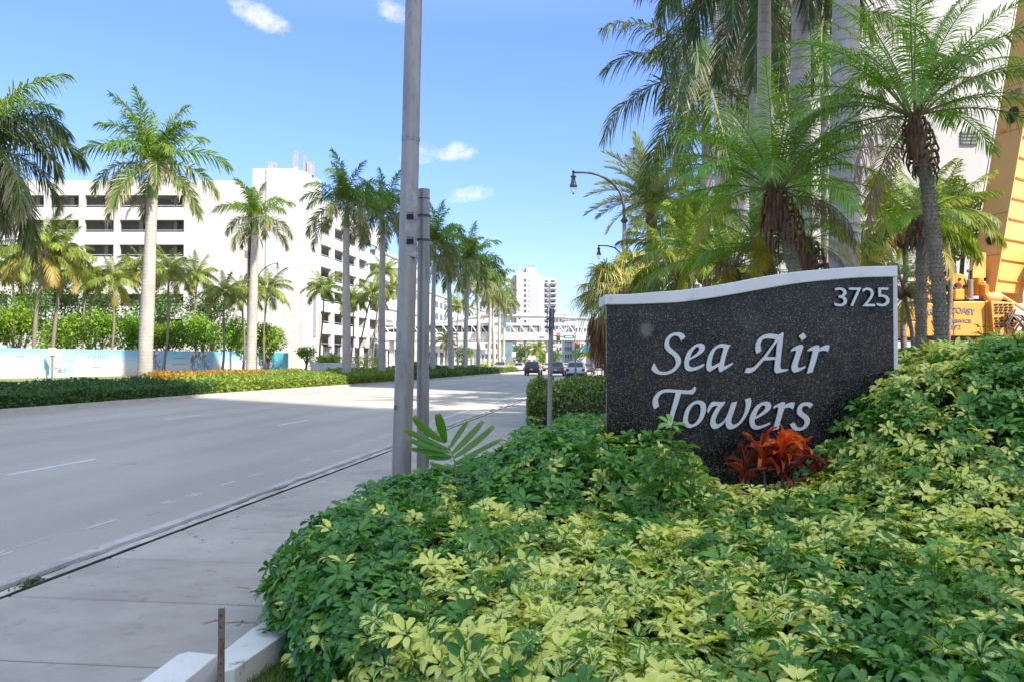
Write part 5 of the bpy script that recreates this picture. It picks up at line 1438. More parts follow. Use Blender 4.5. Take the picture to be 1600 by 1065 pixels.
GL = [
 ((1010, 510), [[(75,705),(100,650),(125,600),(150,640),(180,700),(230,740),(300,748),(370,735),(430,700),(475,650),(490,590),(480,545),(455,500),(420,465),(370,430),(330,390),(305,345),(300,290),(315,230),(350,175),(400,130),(460,105),(530,98),(590,110),(630,140),(650,180),(610,210),(575,240),(560,205),(530,170),(490,155),(445,160),(405,190),(380,235),(375,280),(385,325),(415,360),(460,400),(510,440),(545,485),(568,530),(572,580),(555,635),(520,685),(470,735),(410,770),(340,792),(270,798),(200,790),(140,765),(100,735)]]),
 ((1010, 510), [[(965,625),(960,645),(900,685),(820,720),(740,738),(690,735),(650,705),(630,655),(628,600),(640,530),(665,460),(705,395),(760,340),(820,298),(880,280),(930,285),(965,315),(972,355),(955,400),(910,445),(840,490),(760,530),(712,560),(703,600),(712,645),(740,672),(790,672),(860,655),(920,630),(955,615)], [(722,525),(735,480),(760,420),(800,365),(840,335),(870,340),(878,370),(862,415),(820,455),(770,490)]]),
 ((1010, 510), [[(1405,310),(1375,345),(1350,400),(1325,480),(1305,560),(1292,620),(1295,655),(1320,650),(1430,595),(1440,620),(1380,665),(1230,755),(1205,740),(1197,700),(1200,655),(1050,748),(1010,730),(995,690),(997,640),(1010,560),(1030,490),(1065,420),(1110,360),(1170,315),(1240,285),(1320,292)], [(1210,348),(1170,365),(1130,420),(1100,500),(1082,580),(1080,640),(1100,658),(1150,630),(1222,590),(1240,520),(1260,440),(1285,358),(1250,345)]]),
 ((1150, 510), [[(345,450),(325,410),(318,350),(330,280),(370,210),(430,160),(500,130),(570,122),(650,130),(710,138),(745,120),(770,100),(795,112),(785,170),(775,260),(762,370),(748,480),(738,580),(732,650),(740,695),(780,705),(865,705),(855,730),(760,755),(670,775),(640,750),(633,710),(638,650),(648,548),(460,560),(420,600),(370,660),(310,720),(255,758),(210,770),(135,765),(172,682),(240,682),(300,660),(350,610),(400,555),(460,490),(520,410),(580,330),(630,260),(655,215),(590,205),(520,200),(460,210),(420,250),(405,300),(408,350),(422,400)], [(510,500),(660,505),(668,430),(675,340),(692,240),(640,310),(570,410)]]),
 ((1150, 510), [[(905,418),(925,375),(980,335),(1050,305),(1100,300),(1118,320),(1110,360),(1085,430),(1060,510),(1035,590),(1022,650),(1035,685),(1080,675),(1150,650),(1158,668),(1120,700),(1040,740),(965,762),(935,745),(920,700),(922,650),(940,590),(965,520),(990,440),(1000,395),(960,398)], 'SEP', [(1045,160),(1125,105),(1172,180),(1095,238)]]),
 ((1150, 510), [[(1180,405),(1210,370),(1290,325),(1350,308),(1385,315),(1380,370),(1420,340),(1480,312),(1530,305),(1558,318),(1545,370),(1525,418),(1490,400),(1440,398),(1390,410),(1368,425),(1350,490),(1325,580),(1295,670),(1268,752),(1220,768),(1175,778),(1200,690),(1230,590),(1255,490),(1278,400),(1240,402)]]),
 ((1010, 595), [[(130,462),(108,420),(98,360),(105,300),(135,240),(190,180),(260,145),(350,130),(450,135),(560,142),(680,150),(740,140),(775,115),(800,85),(822,105),(812,150),(790,190),(760,215),(700,212),(570,205),(545,290),(515,390),(480,490),(450,590),(428,680),(415,757),(370,768),(325,765),(350,690),(375,590),(405,480),(435,370),(465,260),(482,190),(400,183),(310,185),(250,205),(205,255),(188,310),(192,365),(207,410)]]),
 ((1010, 595), [[(880,318),(940,335),(978,380),(988,440),(975,520),(940,610),(880,690),(800,745),(710,772),(650,755),(612,700),(605,630),(620,550),(650,470),(700,400),(770,345),(830,322)], [(840,372),(880,385),(898,430),(895,510),(870,600),(820,680),(760,718),(710,705),(685,660),(685,590),(705,510),(745,430),(790,385)]]),
 ((1010, 595), [[(1000,490),(1040,400),(1080,350),(1120,335),(1200,342),(1270,340),(1312,335),(1290,380),(1240,440),(1190,520),(1155,600),(1140,660),(1155,700),(1190,712),(1240,690),(1300,630),(1350,530),(1385,430),(1410,355),(1460,345),(1503,332),(1485,400),(1450,500),(1415,600),(1405,670),(1420,710),(1460,718),(1520,690),(1580,610),(1620,530),(1640,450),(1650,370),(1635,300),(1680,285),(1730,275),(1738,350),(1720,430),(1680,530),(1620,630),(1550,710),(1470,770),(1390,795),(1340,780),(1315,730),(1315,655),(1260,720),(1200,765),(1130,790),(1085,775),(1058,725),(1060,650),(1085,570),(1125,490),(1170,425),(1195,408),(1130,408),(1085,430),(1045,490),(1022,532)]]),
 ((1130, 595), [[(775,685),(770,710),(700,745),(620,780),(540,800),(480,785),(440,735),(427,670),(435,600),(465,520),(510,445),(570,385),(640,350),(710,335),(765,350),(792,395),(780,450),(730,505),(650,560),(570,605),(515,630),(515,680),(530,725),(575,738),(640,730),(710,705),(765,680)], [(530,590),(550,530),(580,465),(625,410),(665,395),(692,410),(690,450),(650,500),(590,550)]]),
 ((1130, 595), [[(820,430),(870,395),(950,355),(1010,342),(1022,360),(1015,400),(1060,370),(1110,352),(1185,350),(1170,410),(1148,470),(1120,445),(1060,435),(1005,455),(985,520),(960,600),(935,690),(910,790),(860,800),(812,812),(840,720),(870,620),(895,520),(912,430),(870,432),(830,455)]]),
 ((1130, 595), [[(1100,715),(1145,690),(1178,680),(1195,720),(1230,760),(1280,770),(1320,745),(1345,700),(1340,650),(1310,615),(1260,580),(1225,540),(1218,490),(1240,420),(1290,370),(1350,348),(1420,348),(1465,365),(1490,390),(1455,420),(1432,450),(1415,425),(1370,405),(1325,412),(1298,450),(1305,495),(1345,530),(1395,570),(1425,615),(1428,670),(1405,730),(1350,785),(1290,812),(1220,820),(1160,805),(1120,760)]]),
]
def poly_mesh(name, loops, y0, thick, mat, parent):
    """filled outline (with holes) as a raised letter, facing the viewer"""
    cu = bpy.data.curves.new(name, 'CURVE'); cu.dimensions = '2D'; cu.fill_mode = 'BOTH'; cu.extrude = thick / 2
    for lp in loops:
        s = cu.splines.new('POLY'); s.points.add(len(lp) - 1); s.use_cyclic_u = True
        for p, v in zip(s.points, lp): p.co = (v[0], v[1], 0, 1)
    o = bpy.data.objects.new(name, cu); col.objects.link(o)
    dg = bpy.context.evaluated_depsgraph_get(); me = bpy.data.meshes.new_from_object(o.evaluated_get(dg))
    bpy.data.objects.remove(o); me.materials.clear(); me.materials.append(mat)
    me.transform(Matrix.Rotation(R(90), 4, 'X')); w = wpos(parent)
    return link(name, me, parent, (-w.x, y0 - w.y, -w.z))
yl = YS - .028
for (off, loops) in GL:
    cur = []
    for lp in loops:
        if lp == 'SEP':
            poly_mesh('letter', cur, yl, .016, M['letter'], sign); cur = []; continue
        pts = catm([(X(off[0] + a / 10.667, yl), Z(off[1] + c_ / 10.667, yl)) for a, c_ in lp]) if len(lp) > 4 else [Vector((X(off[0] + a / 10.667, yl), Z(off[1] + c_ / 10.667, yl))) for a, c_ in lp]
        cur.append(pts)
    poly_mesh('letter', cur, yl, .016, M['letter'], sign)
def text(body, parent, mat, x0, x1, z0, z1, y, thick=.01, name='lettering', offset=0.0, rot=0, arc=0, local=False, space=1.0):
    """flat text fitted into x0..x1, z0..z1 facing -y"""
    cu = bpy.data.curves.new(name, 'FONT'); cu.body = body; cu.extrude = 0.02; cu.offset = offset; cu.space_character = space
    o = bpy.data.objects.new(name, cu); col.objects.link(o)
    dg = bpy.context.evaluated_depsgraph_get(); me = bpy.data.meshes.new_from_object(o.evaluated_get(dg))
    bpy.data.objects.remove(o); me.materials.clear(); me.materials.append(mat)
    me.transform(Matrix.Rotation(rot, 4, 'Z'))
    co = np.zeros(len(me.vertices) * 3); me.vertices.foreach_get('co', co); co = co.reshape(-1, 3)
    mn, mx = co.min(0), co.max(0)
    u = (co[:, 0] - mn[0]) / max(1e-6, mx[0] - mn[0]); v = (co[:, 1] - mn[1]) / max(1e-6, mx[1] - mn[1]); d = (co[:, 2] - mn[2]) / max(1e-6, mx[2] - mn[2])
    w = Vector((0, 0, 0)) if local else wpos(parent)
    out = np.stack([x0 + (x1 - x0) * u - w.x, y - d * thick - w.y, z0 + (z1 - z0) * v + arc * (1 - (2 * u - 1) ** 2) - w.z], 1)
    me.vertices.foreach_set('co', out.ravel().astype(np.float32)); me.update()
    return link(name, me, parent)
for ch, a, c_ in (('3', 1304.2, 1323.6), ('7', 1327.0, 1346.2), ('2', 1347.8, 1367.5), ('5', 1370.2, 1390)):
    text(ch, sign, M['letter'], X(a, yl), X(c_, yl), Z(478.8, yl), Z(449.5, yl), yl + .008, .016, name='digit', offset=-.004)

# ------------------------------------------------------------ croton in front of the sign
def mat_croton():
    m, nt, b, out = newmat('croton_leaf')
    at = N(nt, 'ShaderNodeAttribute', attribute_name='lf'); s = N(nt, 'ShaderNodeSeparateXYZ'); nt.links.new(at.outputs['Vector'], s.inputs[0])
    ag = N(nt, 'ShaderNodeAttribute', attribute_name='lg'); g_ = N(nt, 'ShaderNodeSeparateXYZ'); nt.links.new(ag.outputs['Vector'], g_.inputs[0])
    cv = N(nt, 'ShaderNodeCombineXYZ')
    nt.links.new(s.outputs[0], cv.inputs[0]); nt.links.new(s.outputs[1], cv.inputs[1]); nt.links.new(mth(nt, 'MULTIPLY', s.outputs[2], 31.0), cv.inputs[2])
    nn = noise_(nt, cv.outputs[0], 2.4, 4, .65)
    hot = mixc(nt, rng_(nt, nn, .46, .64), (.90, .045, .012), (1.0, .42, .02))
    deep = mixc(nt, rng_(nt, nn, .42, .62), (.035, .010, .012), (.20, .025, .022))
    c = mixc(nt, g_.outputs[0], deep, hot)
    edge = rng_(nt, mth(nt, 'ABSOLUTE', s.outputs[0]), .8, 1.0, 0, .6)
    c = mixc(nt, edge, c, (.80, .06, .03))
    vein = rng_(nt, mth(nt, 'ABSOLUTE', s.outputs[0]), 0, .12, .6, 0)
    c = mixc(nt, vein, c, (.90, .30, .04))
    nt.links.new(c, b.inputs['Base Color']); b.inputs['Roughness'].default_value = .28
    tr = N(nt, 'ShaderNodeBsdfTranslucent'); nt.links.new(c, tr.inputs['Color'])
    mx = N(nt, 'ShaderNodeMixShader'); mx.inputs[0].default_value = .3
    nt.links.new(b.outputs[0], mx.inputs[1]); nt.links.new(tr.outputs[0], mx.inputs[2]); nt.links.new(mx.outputs[0], out.inputs['Surface'])
    return m
M['crot'] = mat_croton()
cd = 6.62
ccx, ccz = X(1214, cd), Z(722, cd)
crot = thing('croton', (ccx, cd, .3), 'croton plant with curled orange and dark red leaves before the sign', 'plant')
def big_leaf(L, wd, el, curl, twist, seed, hot):
    q = np.random.default_rng(seed); V = []; Q = []; lf = []; lg = []; p = np.zeros(3); nr = 9; r_ = q.random()
    for i in range(nr):
        f = i / (nr - 1); e = el - curl * f ** 1.5
        d = np.array([math.cos(e), 0, math.sin(e)])
        if i: p = p + d * L / (nr - 1)
        nn = np.array([-math.sin(e), 0, math.cos(e)]); sd = np.array([0, 1.0, 0]); a = twist * f
        sd2 = sd * math.cos(a) + nn * math.sin(a); n2 = -sd * math.sin(a) + nn * math.cos(a)
        w = wd * (math.sin(math.pi * (.06 + .90 * f)) ** .75) / 2
        wave = .55 * math.sin(f * 9 + seed)
        for u in (-1, -.5, 0, .5, 1):
            V.append(p + sd2 * w * u + n2 * w * (.75 * u * u + wave * u)); lf.append((u, f, r_)); lg.append((hot, 0, 0))
    for i in range(nr - 1):
        for k in range(4):
            a = i * 5 + k; Q.append((a, a + 1, a + 6, a + 5))
    return npmesh('leaf', V, Q, M['crot'], lf=lf, lg=lg, smooth=True)
q = np.random.default_rng(5)
stems = MB()
heads = [(-.12, -.02, .06, 12, .5), (.03, -.04, .10, 22, 1.0), (.13, -.02, .09, 14, .85), (.28, -.07, -.10, 10, .05), (-.24, .0, -.06, 10, .1), (.02, -.04, -.02, 14, .15)]
z0_ = ccz - .3
for hi_, (hx, hy, hz_, nl, hot) in enumerate(heads):
    stems.tube([(hx * .3, hy, 0), (hx * .8, hy, (z0_ + hz_) * .6), (hx, hy, z0_ + hz_)], [.012, .010, .008], 6)
    for k in range(nl):
        f = k / nl; az = k * 2.399 + hi_
        el = R(86 - 50 * f + q.uniform(-10, 10))
        me = big_leaf(q.uniform(.17, .27), q.uniform(.042, .064), el, q.uniform(.4, 3.0), q.uniform(-1.2, 1.2), int(q.integers(1, 9999)), float(np.clip(hot * (1.3 - .8 * f) + q.uniform(-.35, .25), 0, 1)))
        link('leaf', me, crot, (hx, hy, z0_ + hz_ - .10 * f), (0, 0, az))
stems.build('stems', M['bark'], crot, local=True)

# young palm leaf sticking out of the bed, near the poles
pld = 6.55
pl = thing('young_palm', (X(712, pld), pld, .35), 'young palm leaf with broad green leaflets poking up beside the metal poles', 'plant')
def mat_blade():
    m, nt, b, out = newmat('young_palm_leaflet')
    at = N(nt, 'ShaderNodeAttribute', attribute_name='lf'); s = N(nt, 'ShaderNodeSeparateXYZ'); nt.links.new(at.outputs['Vector'], s.inputs[0])
    st_ = mth(nt, 'FRACT', mth(nt, 'MULTIPLY', mth(nt, 'ADD', s.outputs[0], 1.0), 3.0))
    c = mixc(nt, rng_(nt, st_, .35, .65), (.05, .15, .015), (.12, .27, .03))
    c = mixc(nt, rng_(nt, s.outputs[1], .86, 1.0, 0, .6), c, (.34, .30, .10))
    nt.links.new(c, b.inputs['Base Color']); b.inputs['Roughness'].default_value = .35
    tr = N(nt, 'ShaderNodeBsdfTranslucent'); nt.links.new(mixc(nt, 1., c, (1.3, 1.3, .6), 'MULTIPLY'), tr.inputs['Color'])
    mx = N(nt, 'ShaderNodeMixShader'); mx.inputs[0].default_value = .4
    nt.links.new(b.outputs[0], mx.inputs[1]); nt.links.new(tr.outputs[0], mx.inputs[2]); nt.links.new(mx.outputs[0], out.inputs['Surface'])
    return m
M['blade'] = mat_blade()
stem = [(712, 745), (711, 720), (706, 706), (700, 695)]
MB().tube([W(a, c_, pld) for a, c_ in stem], [.007, .006, .005, .003], 6).build('stalk', M['petiole'], pl, smooth=True)
def blade(p0, p1, p2, w, d0, d1):
    A, Bm, C_ = W(*p0, d0), W(*p1, (d0 + d1) / 2), W(*p2, d1)
    V = []; Q = []; lf = []; n_ = 9
    for i in range(n_):
        t = i / (n_ - 1)
        p = A * (1 - t) ** 2 + Bm * 2 * t * (1 - t) + C_ * t * t; dd = ((Bm - A) * (1 - t) + (C_ - Bm) * t).normalized()
        sd = dd.cross(Vector((0, -1, .35))).normalized(); nn = dd.cross(sd)
        hw = w / 2 * (math.sin(math.pi * (.08 + .74 * t)) ** .8)
        for u in (-1, 0, 1):
            V.append(p + sd * hw * u + nn * hw * .25 * abs(u)); lf.append((u, t, .5))
    for i in range(n_ - 1):
        for k in (0, 1):
            a = 3 * i + k; Q.append((a, a + 1, a + 4, a + 3))
    w_ = wpos(pl); V = [v - w_ for v in V]
    link('leaflet', npmesh('leaflet', V, Q, M['blade'], lf=lf, smooth=True), pl)
for (p0, p1, p2, w, dd) in [((697, 690), (690, 668), (684, 646), .085, -.1), ((697, 690), (668, 676), (646, 650), .075, -.15), ((703, 702), (668, 688), (630, 668), .055, -.2),
                            ((704, 706), (668, 698), (636, 684), .05, -.2), ((706, 712), (680, 706), (640, 700), .05, -.1), ((706, 714), (690, 716), (664, 712), .045, 0),
                            ((702, 700), (714, 680), (731, 657), .05, .1), ((706, 708), (728, 688), (755, 657), .06, .15), ((709, 714), (740, 695), (772, 664), .06, .15),
                            ((711, 722), (745, 705), (784, 685), .045, .1), ((711, 730), (690, 730), (672, 722), .045, -.1), ((712, 735), (740, 722), (762, 716), .045, .0)]:
    blade(p0, p1, p2, w * .8, pld, pld + dd)

# grass by the kerb
def grass(name, n, xr, yr, L, mats, label=None, seed=3, zb=.02, mask=None):
    q = np.random.default_rng(seed)
    x = q.uniform(*xr, n); y = q.uniform(*yr, n)
    if mask is not None:
        k = mask(x, y); x = x[k]; y = y[k]
    n = len(x); P = np.stack([x, y, np.full(n, zb)], 1); a = q.uniform(0, 6.28, n); l = L * q.uniform(.5, 1.4, n)
    lean = q.uniform(.1, .9, n)
    d = np.stack([np.cos(a) * lean, np.sin(a) * lean, np.ones(n)], 1); d = unit(d); s = np.stack([-np.sin(a), np.cos(a), np.zeros(n)], 1) * .0022
    m_ = P + d * (l * .55)[:, None]; t_ = P + d * l[:, None] + np.stack([np.cos(a), np.sin(a), -np.ones(n) * .6], 1) * (l * .35)[:, None] * lean[:, None]
    V = np.stack([P - s, P + s, m_ + s * .8, m_ - s * .8, t_ + s * .1, t_ - s * .1], 1).reshape(-1, 3)
    Q = np.concatenate([np.arange(n)[:, None] * 6 + np.array([0, 1, 2, 3]), np.arange(n)[:, None] * 6 + np.array([3, 2, 4, 5])])
    r = np.repeat(q.random(n), 6); lf = np.stack([r * 0, np.tile([0, 0, .5, .5, 1, 1], n), r], 1)
    o = link(name, npmesh(name, V, Q, mats, lf=lf)); o['kind'] = 'stuff'
    if label: tag(o, label, 'grass')
    return o
M['grass'] = leafmat('grass_blade', (.06, .15, .015), (.17, .28, .03), (.30, .28, .10), .4, tipstart=.8)
kpoly = k1 + k2
grass('grass', 26000, (-1.75, -.2), (3.6, 6.2), .05, M['grass'], 'short green grass between the white kerb and the hedge', mask=lambda x, y: (x > -1.42 + .0 * y) & (x > np.interp(y, [3.6, 4.2, 4.6, 5.2, 6.2], [-1.42, -1.40, -1.34, -1.12, -.9])))
q = np.random.default_rng(8)
tb_ = thing('kerb_weeds', RD(-4.3, 6.0, .02), 'small tuft of weeds growing in the gutter joint', 'weeds')
V, Q, lf = leaf_cards(np.stack([q.normal(0, .03, 160), q.normal(0, .08, 160), q.uniform(0, .03, 160)], 1), np.tile([0, 0, 1.0], (160, 1)), .035, q)
link('leaves', npmesh('leaves', V, Q, M['hedge_dark'], lf=lf), tb_)
# fallen leaves and grit on sidewalk and gutter
lit = MB(); q = random.Random(12)
for i in range(46):
    if i < 26: p = RD(q.uniform(-4.15, -2.4), q.uniform(3.5, 13), .058)
    else: p = RD(q.uniform(-4.5, -4.25), q.uniform(4, 20), -.012)
    a = q.uniform(0, 6.28); s = q.uniform(.012, .03)
    lit.add([p + Vector((math.cos(a) * s, math.sin(a) * s, .004)), p + Vector((-math.sin(a) * s * .4, math.cos(a) * s * .4, .001)), p - Vector((math.cos(a) * s, math.sin(a) * s, -.006)), p - Vector((-math.sin(a) * s * .4, math.cos(a) * s * .4, -.001))], [(0, 1, 2, 3)])
o = lit.build('fallen_leaves', M['boot']); tag(o, 'dry leaf scraps scattered on the sidewalk and gutter', 'leaves', kind='stuff')

# ------------------------------------------------------------ poles at the sidewalk edge
def mat_galv(name, c1, c2, r=.42, metal=.35):
    m, nt, b, o = newmat(name)
    p = objc(nt, True)
    c = mixc(nt, rng_(nt, noise_(nt, p, 3.0, 6, .7, (1, 1, .3)), .35, .68), c1, c2)
    c = mixc(nt, mth(nt, 'MULTIPLY', rng_(nt, noise_(nt, p, 16, 5, .75, (1, 1, .2)), .54, .72), .65), c, tuple(x * .45 for x in c2))
    nt.links.new(c, b.inputs['Base Color']); b.inputs['Metallic'].default_value = metal
    nt.links.new(rng_(nt, noise_(nt, p, 8, 5, .6), .3, .7, r - .08, r + .15), b.inputs['Roughness'])
    return m
M['galv'] = mat_galv('weathered_aluminium', (.34, .31, .27), (.25, .228, .20))
M['galv2'] = mat_galv('galvanised_steel', (.31, .29, .26), (.23, .215, .19), .38)
M['bracket'] = pmat('bracket_metal', (.36, .34, .30), (.26, .25, .22), 12, .5, metal=.4)
M['band'] = pmat('dark_band', (.07, .07, .075), (.11, .11, .115), 6, .45, metal=.5)
M['hole'] = pmat('hole_black', (.012, .012, .013), None, 4, .8)
pd = 11.6
p1 = thing('utility_pole', (X(626, pd), pd, .03), 'big grey metal pole running off the top of the picture beside the road', 'pole')
pts = [(627.5, 760), (628.5, 700), (631, 620), (634, 500), (636.5, 400), (640, 250), (642.5, 120), (646, -40), (650, -200)]
MB().tube([W(a, c_, pd) for a, c_ in pts], [r / F * pd for r in (15.2, 15, 14.8, 14.6, 14.4, 14.0, 13.6, 13.2, 12.8)], 32).build('shaft', M['galv'], p1, smooth=True)
for py, rr_ in ((218, 14.5), (214, 14.5), (597, 15.3), (748, 20)):
    cx_ = np.interp(-py, [-760, -597, -400, -218], [627.5, 631.5, 636.5, 640.8])
    c = W(cx_, py, pd); MB().tube([c - Vector((0, 0, .010)), c + Vector((0, 0, .010))], rr_ / F * pd, 28).build('seam_band' if py < 700 else 'base_collar', M['galv2'], p1, smooth=True)
# hand-hole cover with two clamps facing the second pole
hb = MB(); y0 = pd - .125
poly = [(X(a, y0), Z(c_, y0)) for a, c_ in [(632, 397), (650, 403), (651, 300), (634, 281)]]
hb.prism_y(poly, y0, y0 + .06); hb.build('cover_plate', M['bracket'], p1, bevel=.002)
for py in (335, 374):
    b = MB(); yy = y0 - .012
    b.box((X(641.5, yy), yy, Z(py - 6, yy)), (.105, .018, .032)); b.box((X(648, yy), yy - .02, Z(py + 1, yy)), (.016, .06, .11)); b.build('clamp_bracket', M['galv2'], p1)
    MB().box((X(640, yy), yy - .002, Z(py + 3, yy)), (.085, .014, .065)).build('clamp_slot', M['hole'], p1)
MB().box((X(618, pd - .14), pd - .128, Z(635, pd)), (.03, .012, .05)).build('tag_plate', M['band'], p1)
pd2 = 11.9
p2 = thing('sign_post', (X(661, pd2), pd2, .03), 'shorter grey metal pipe clamped right beside the big pole', 'pole')
MB().tube([W(661, 770, pd2), W(661, 600, pd2), W(661.5, 420, pd2), W(661.5, 295, pd2)], [9.6 / F * pd2] * 4, 24).build('shaft', M['galv2'], p2, smooth=True)
MB().tube([W(661.5, 311, pd2), W(661.5, 309, pd2)], [9.9 / F * pd2] * 2, 24).build('seam_band', M['band'], p2, smooth=True)
for py in (337, 375):
    c = W(661.5, py, pd2)
    MB().tube([c - Vector((0, 0, .014)), c + Vector((0, 0, .014))], 10.9 / F * pd2, 24).build('clamp_band', M['band'], p2, smooth=True)
    MB().box((c.x - .115, c.y - .06, c.z + .01), (.07, .04, .035)).build('clamp_bolt', M['band'], p2)

# slim post with edge-on signs, in the bed
sd = 10.4
sp = thing('street_sign_post', (X(858.5, sd), sd, .03), 'slim metal post with sign plates seen edge-on, above the hedge', 'sign post')
MB().tube([W(858, 700, sd), W(860, 560, sd), W(862, 482, sd)], .028, 12).build('post', M['galv'], sp, smooth=True)
for (px, a, c_, w, dep) in ((855, 482, 521, .010, .10), (860, 482, 523, .008, .10), (865.3, 482, 514, .010, .08)):
    MB().box((X(px, sd), sd + (.0 if px < 861 else .02), (Z(a, sd) + Z(c_, sd)) / 2), (w, dep, Z(a, sd) - Z(c_, sd))).build('sign_plate', M['band'], sp)
for py in (499, 512):
    MB().box((X(859.5, sd), sd - .06, Z(py, sd)), (.09, .02, .02)).build('bracket', M['band'], sp)

# stake in the grass
kd = 4.15
sk = thing('metal_stake', (X(349, kd), kd, .0), 'short rusty metal stake standing in the grass by the white kerb', 'stake')
b = MB(); cx_, ztop = X(349, kd), Z(947, kd)
w = .0135
prof = [(-w, -.006), (-w, .010), (-w + .004, .010), (-w + .004, -.001), (-.006, -.001), (-.006, .008), (.006, .008), (.006, -.001), (w - .004, -.001), (w - .004, .010), (w, .010), (w, -.006)]
b.prism([(cx_ + p[0], kd + p[1]) for p in prof], -.1, ztop)
b.build('channel', pmat('rusty_steel', (.17, .105, .06), (.25, .19, .13), 22, .7, metal=.3, bump=.3), sk)
for k in range(7): MB().box((cx_, kd - .0075, ztop - .03 - .055 * k), (.005, .002, .008)).build('bolt_hole', M['hole'], sk)

# ------------------------------------------------------------ street lamps
M['lamp_metal'] = pmat('lamp_bronze', (.085, .075, .065), (.12, .11, .10), 5, .45, metal=.6)
M['lamp_pole'] = pmat('lamp_pole_concrete', (.34, .31, .28), (.27, .25, .23), 5, .8)
def mat_glass():
    m, nt, b, o = newmat('lamp_glass')
    b.inputs['Base Color'].default_value = (.85, .9, .95, 1); b.inputs['Transmission Weight'].default_value = .85; b.inputs['Roughness'].default_value = .15; b.inputs['IOR'].default_value = 1.1
    return m
M['lglass'] = mat_glass()
def lamp(px, d, label, arc, lant, collar, s=1.0, base_py=None, z0=.03):
    t = thing('street_lamp', (X(px, d), d, z0), label, 'street lamp', 'curved-arm street lamps')
    zc = Z(collar, d)
    MB().tube([(X(px, d), d, z0), (X(px, d), d, z0 + .5), (X(px, d), d, zc)], [.17 * s, .12 * s, .075 * s], 16).build('pole', M['lamp_pole'], t, smooth=True)
    MB().lathe((X(px, d), d, zc - .06), [(.07 * s, -.08), (.13 * s, -.02), (.16 * s, .04), (.10 * s, .1), (.07 * s, .16)], 14).build('collar', M['lamp_metal'], t, smooth=True)
    MB().tube([W(a, c_, d) for a, c_ in arc], [.065 * s * (1 - .45 * i / (len(arc) - 1)) for i in range(len(arc))], 10).build('arm', M['lamp_metal'], t, smooth=True)
    c = W(lant[0], lant[1], d)
    MB().lathe(c, [(.02 * s, .12 * s), (.07 * s, .08 * s), (.04 * s, .02 * s), (.05 * s, -.05 * s)], 10).build('finial', M['lamp_metal'], t, smooth=True)
    MB().lathe(c, [(.03 * s, -.06 * s), (.11 * s, -.10 * s), (.12 * s, -.14 * s), (.08 * s, -.17 * s), (.085 * s, -.30 * s), (.12 * s, -.42 * s), (.16 * s, -.50 * s), (.15 * s, -.53 * s)], 16).build('lantern_cap', M['lamp_metal'], t, smooth=True)
    MB().lathe(c, [(.14 * s, -.53 * s), (.135 * s, -.60 * s), (.10 * s, -.70 * s), (.04 * s, -.77 * s)], 16).build('lantern_glass', M['lglass'], t, smooth=True)
    MB().lathe(c, [(.035 * s, -.77 * s), (.04 * s, -.80 * s), (.01 * s, -.84 * s)], 8).build('finial', M['lamp_metal'], t, smooth=True)
lamp(976, 35, 'tall street lamp with curved arm and bell lantern left of the date palm',
     [(976, 345), (975.5, 322), (973, 308), (968, 297), (959, 287), (949, 279), (937, 273), (924, 269.5), (912, 268.5), (897, 268.5)], (896.3, 270), 343)
lamp(975, 57, 'farther street lamp showing only its curved arm above the fan palm', [(975, 425), (974, 405), (969, 394), (961, 387), (950, 384), (936, 383.5)], (936, 385), 424, 1.0)
lamp(400, 96, 'far street lamp with its lantern before the garage stair tower', [(401, 445), (402, 432), (407, 424), (414, 418), (422, 413), (433, 411.5)], (433, 411), 446, 1.0, z0=.3)

# ------------------------------------------------------------ traffic signal, signs
D = 128.0
ts_ = thing('traffic_signal', (X(899, D), D, 0), 'traffic signal mast with red light and green street name sign over the road', 'traffic signal')
MB().tube([(X(899, D), D, 0), (X(899, D), D, Z(515, D))], [.16, .11], 10).build('mast', M['galv'], ts_, smooth=True)
MB().tube([(X(899, D), D, Z(527, D)), (X(864, D), D, Z(525, D))], [.10, .06], 8).build('mast_arm', M['band'], ts_)
MB().tube([(X(899, D), D, Z(536, D)), (X(912, D), D, Z(537, D))], .07, 6).build('mast_arm', M['band'], ts_)
def sighead(px, py, w, h, onrow):
    x, z = X(px, D - .3), Z(py, D - .3)
    MB().box((x, D - .3, z), (w, .3, h)).build('signal_head', pmat('signal_housing', (.12, .05, .04), (.09, .06, .05), 1, .6) if 'signal_housing' not in bpy.data.materials else bpy.data.materials['signal_housing'], ts_, bevel=.03)
    for k, mt_ in enumerate(('red_lens', 'amber_lens', 'green_lens')):
        if mt_ not in bpy.data.materials:
            mm = pmat(mt_, [(.75, .05, .03), (.10, .06, .01), (.01, .06, .04)][k], None, 3, .4)
            if k == 0:
                bs = mm.node_tree.nodes['Principled BSDF']; bs.inputs['Emission Color'].default_value = (1, .08, .04, 1); bs.inputs['Emission Strength'].default_value = .9
        MB().tube([(x, D - .46, z + h * (.31 - .31 * k)), (x, D - .53, z + h * (.31 - .31 * k))], w * .36, 10).build('signal_lens', bpy.data.materials[mt_], ts_)
sighead(872.5, 526, .55, 1.15, 0)
sighead(903.5, 538.5, .5, 1.0, 0)
M['sgreen'] = pmat('street_sign_green', (.02, .22, .17), None, 3, .45)
M['swhite'] = pmat('sign_white', (.75, .76, .77), None, 3, .45)
MB().box((X(889, D - .3), D - .25, Z(526.5, D)), (X(897, D) - X(881, D), .06, .52)).build('street_name_plate', M['sgreen'], ts_, bevel=.02)
MB().box((X(915.5, D - .3), D - .25, Z(541.5, D)), (.95, .06, .42)).build('street_name_plate', M['sgreen'], ts_, bevel=.02)
MB().box((X(889, D - .3), D - .29, Z(526.5, D)), (.95, .02, .16)).build('street_name_stroke', M['swhite'], ts_)
MB().box((X(917, D - .2), D - .2, Z(546.5, D)), (.75, .05, .75), m=0).build('blue_plate', pmat('sign_blue', (.02, .10, .32), None, 3, .5), ts_)
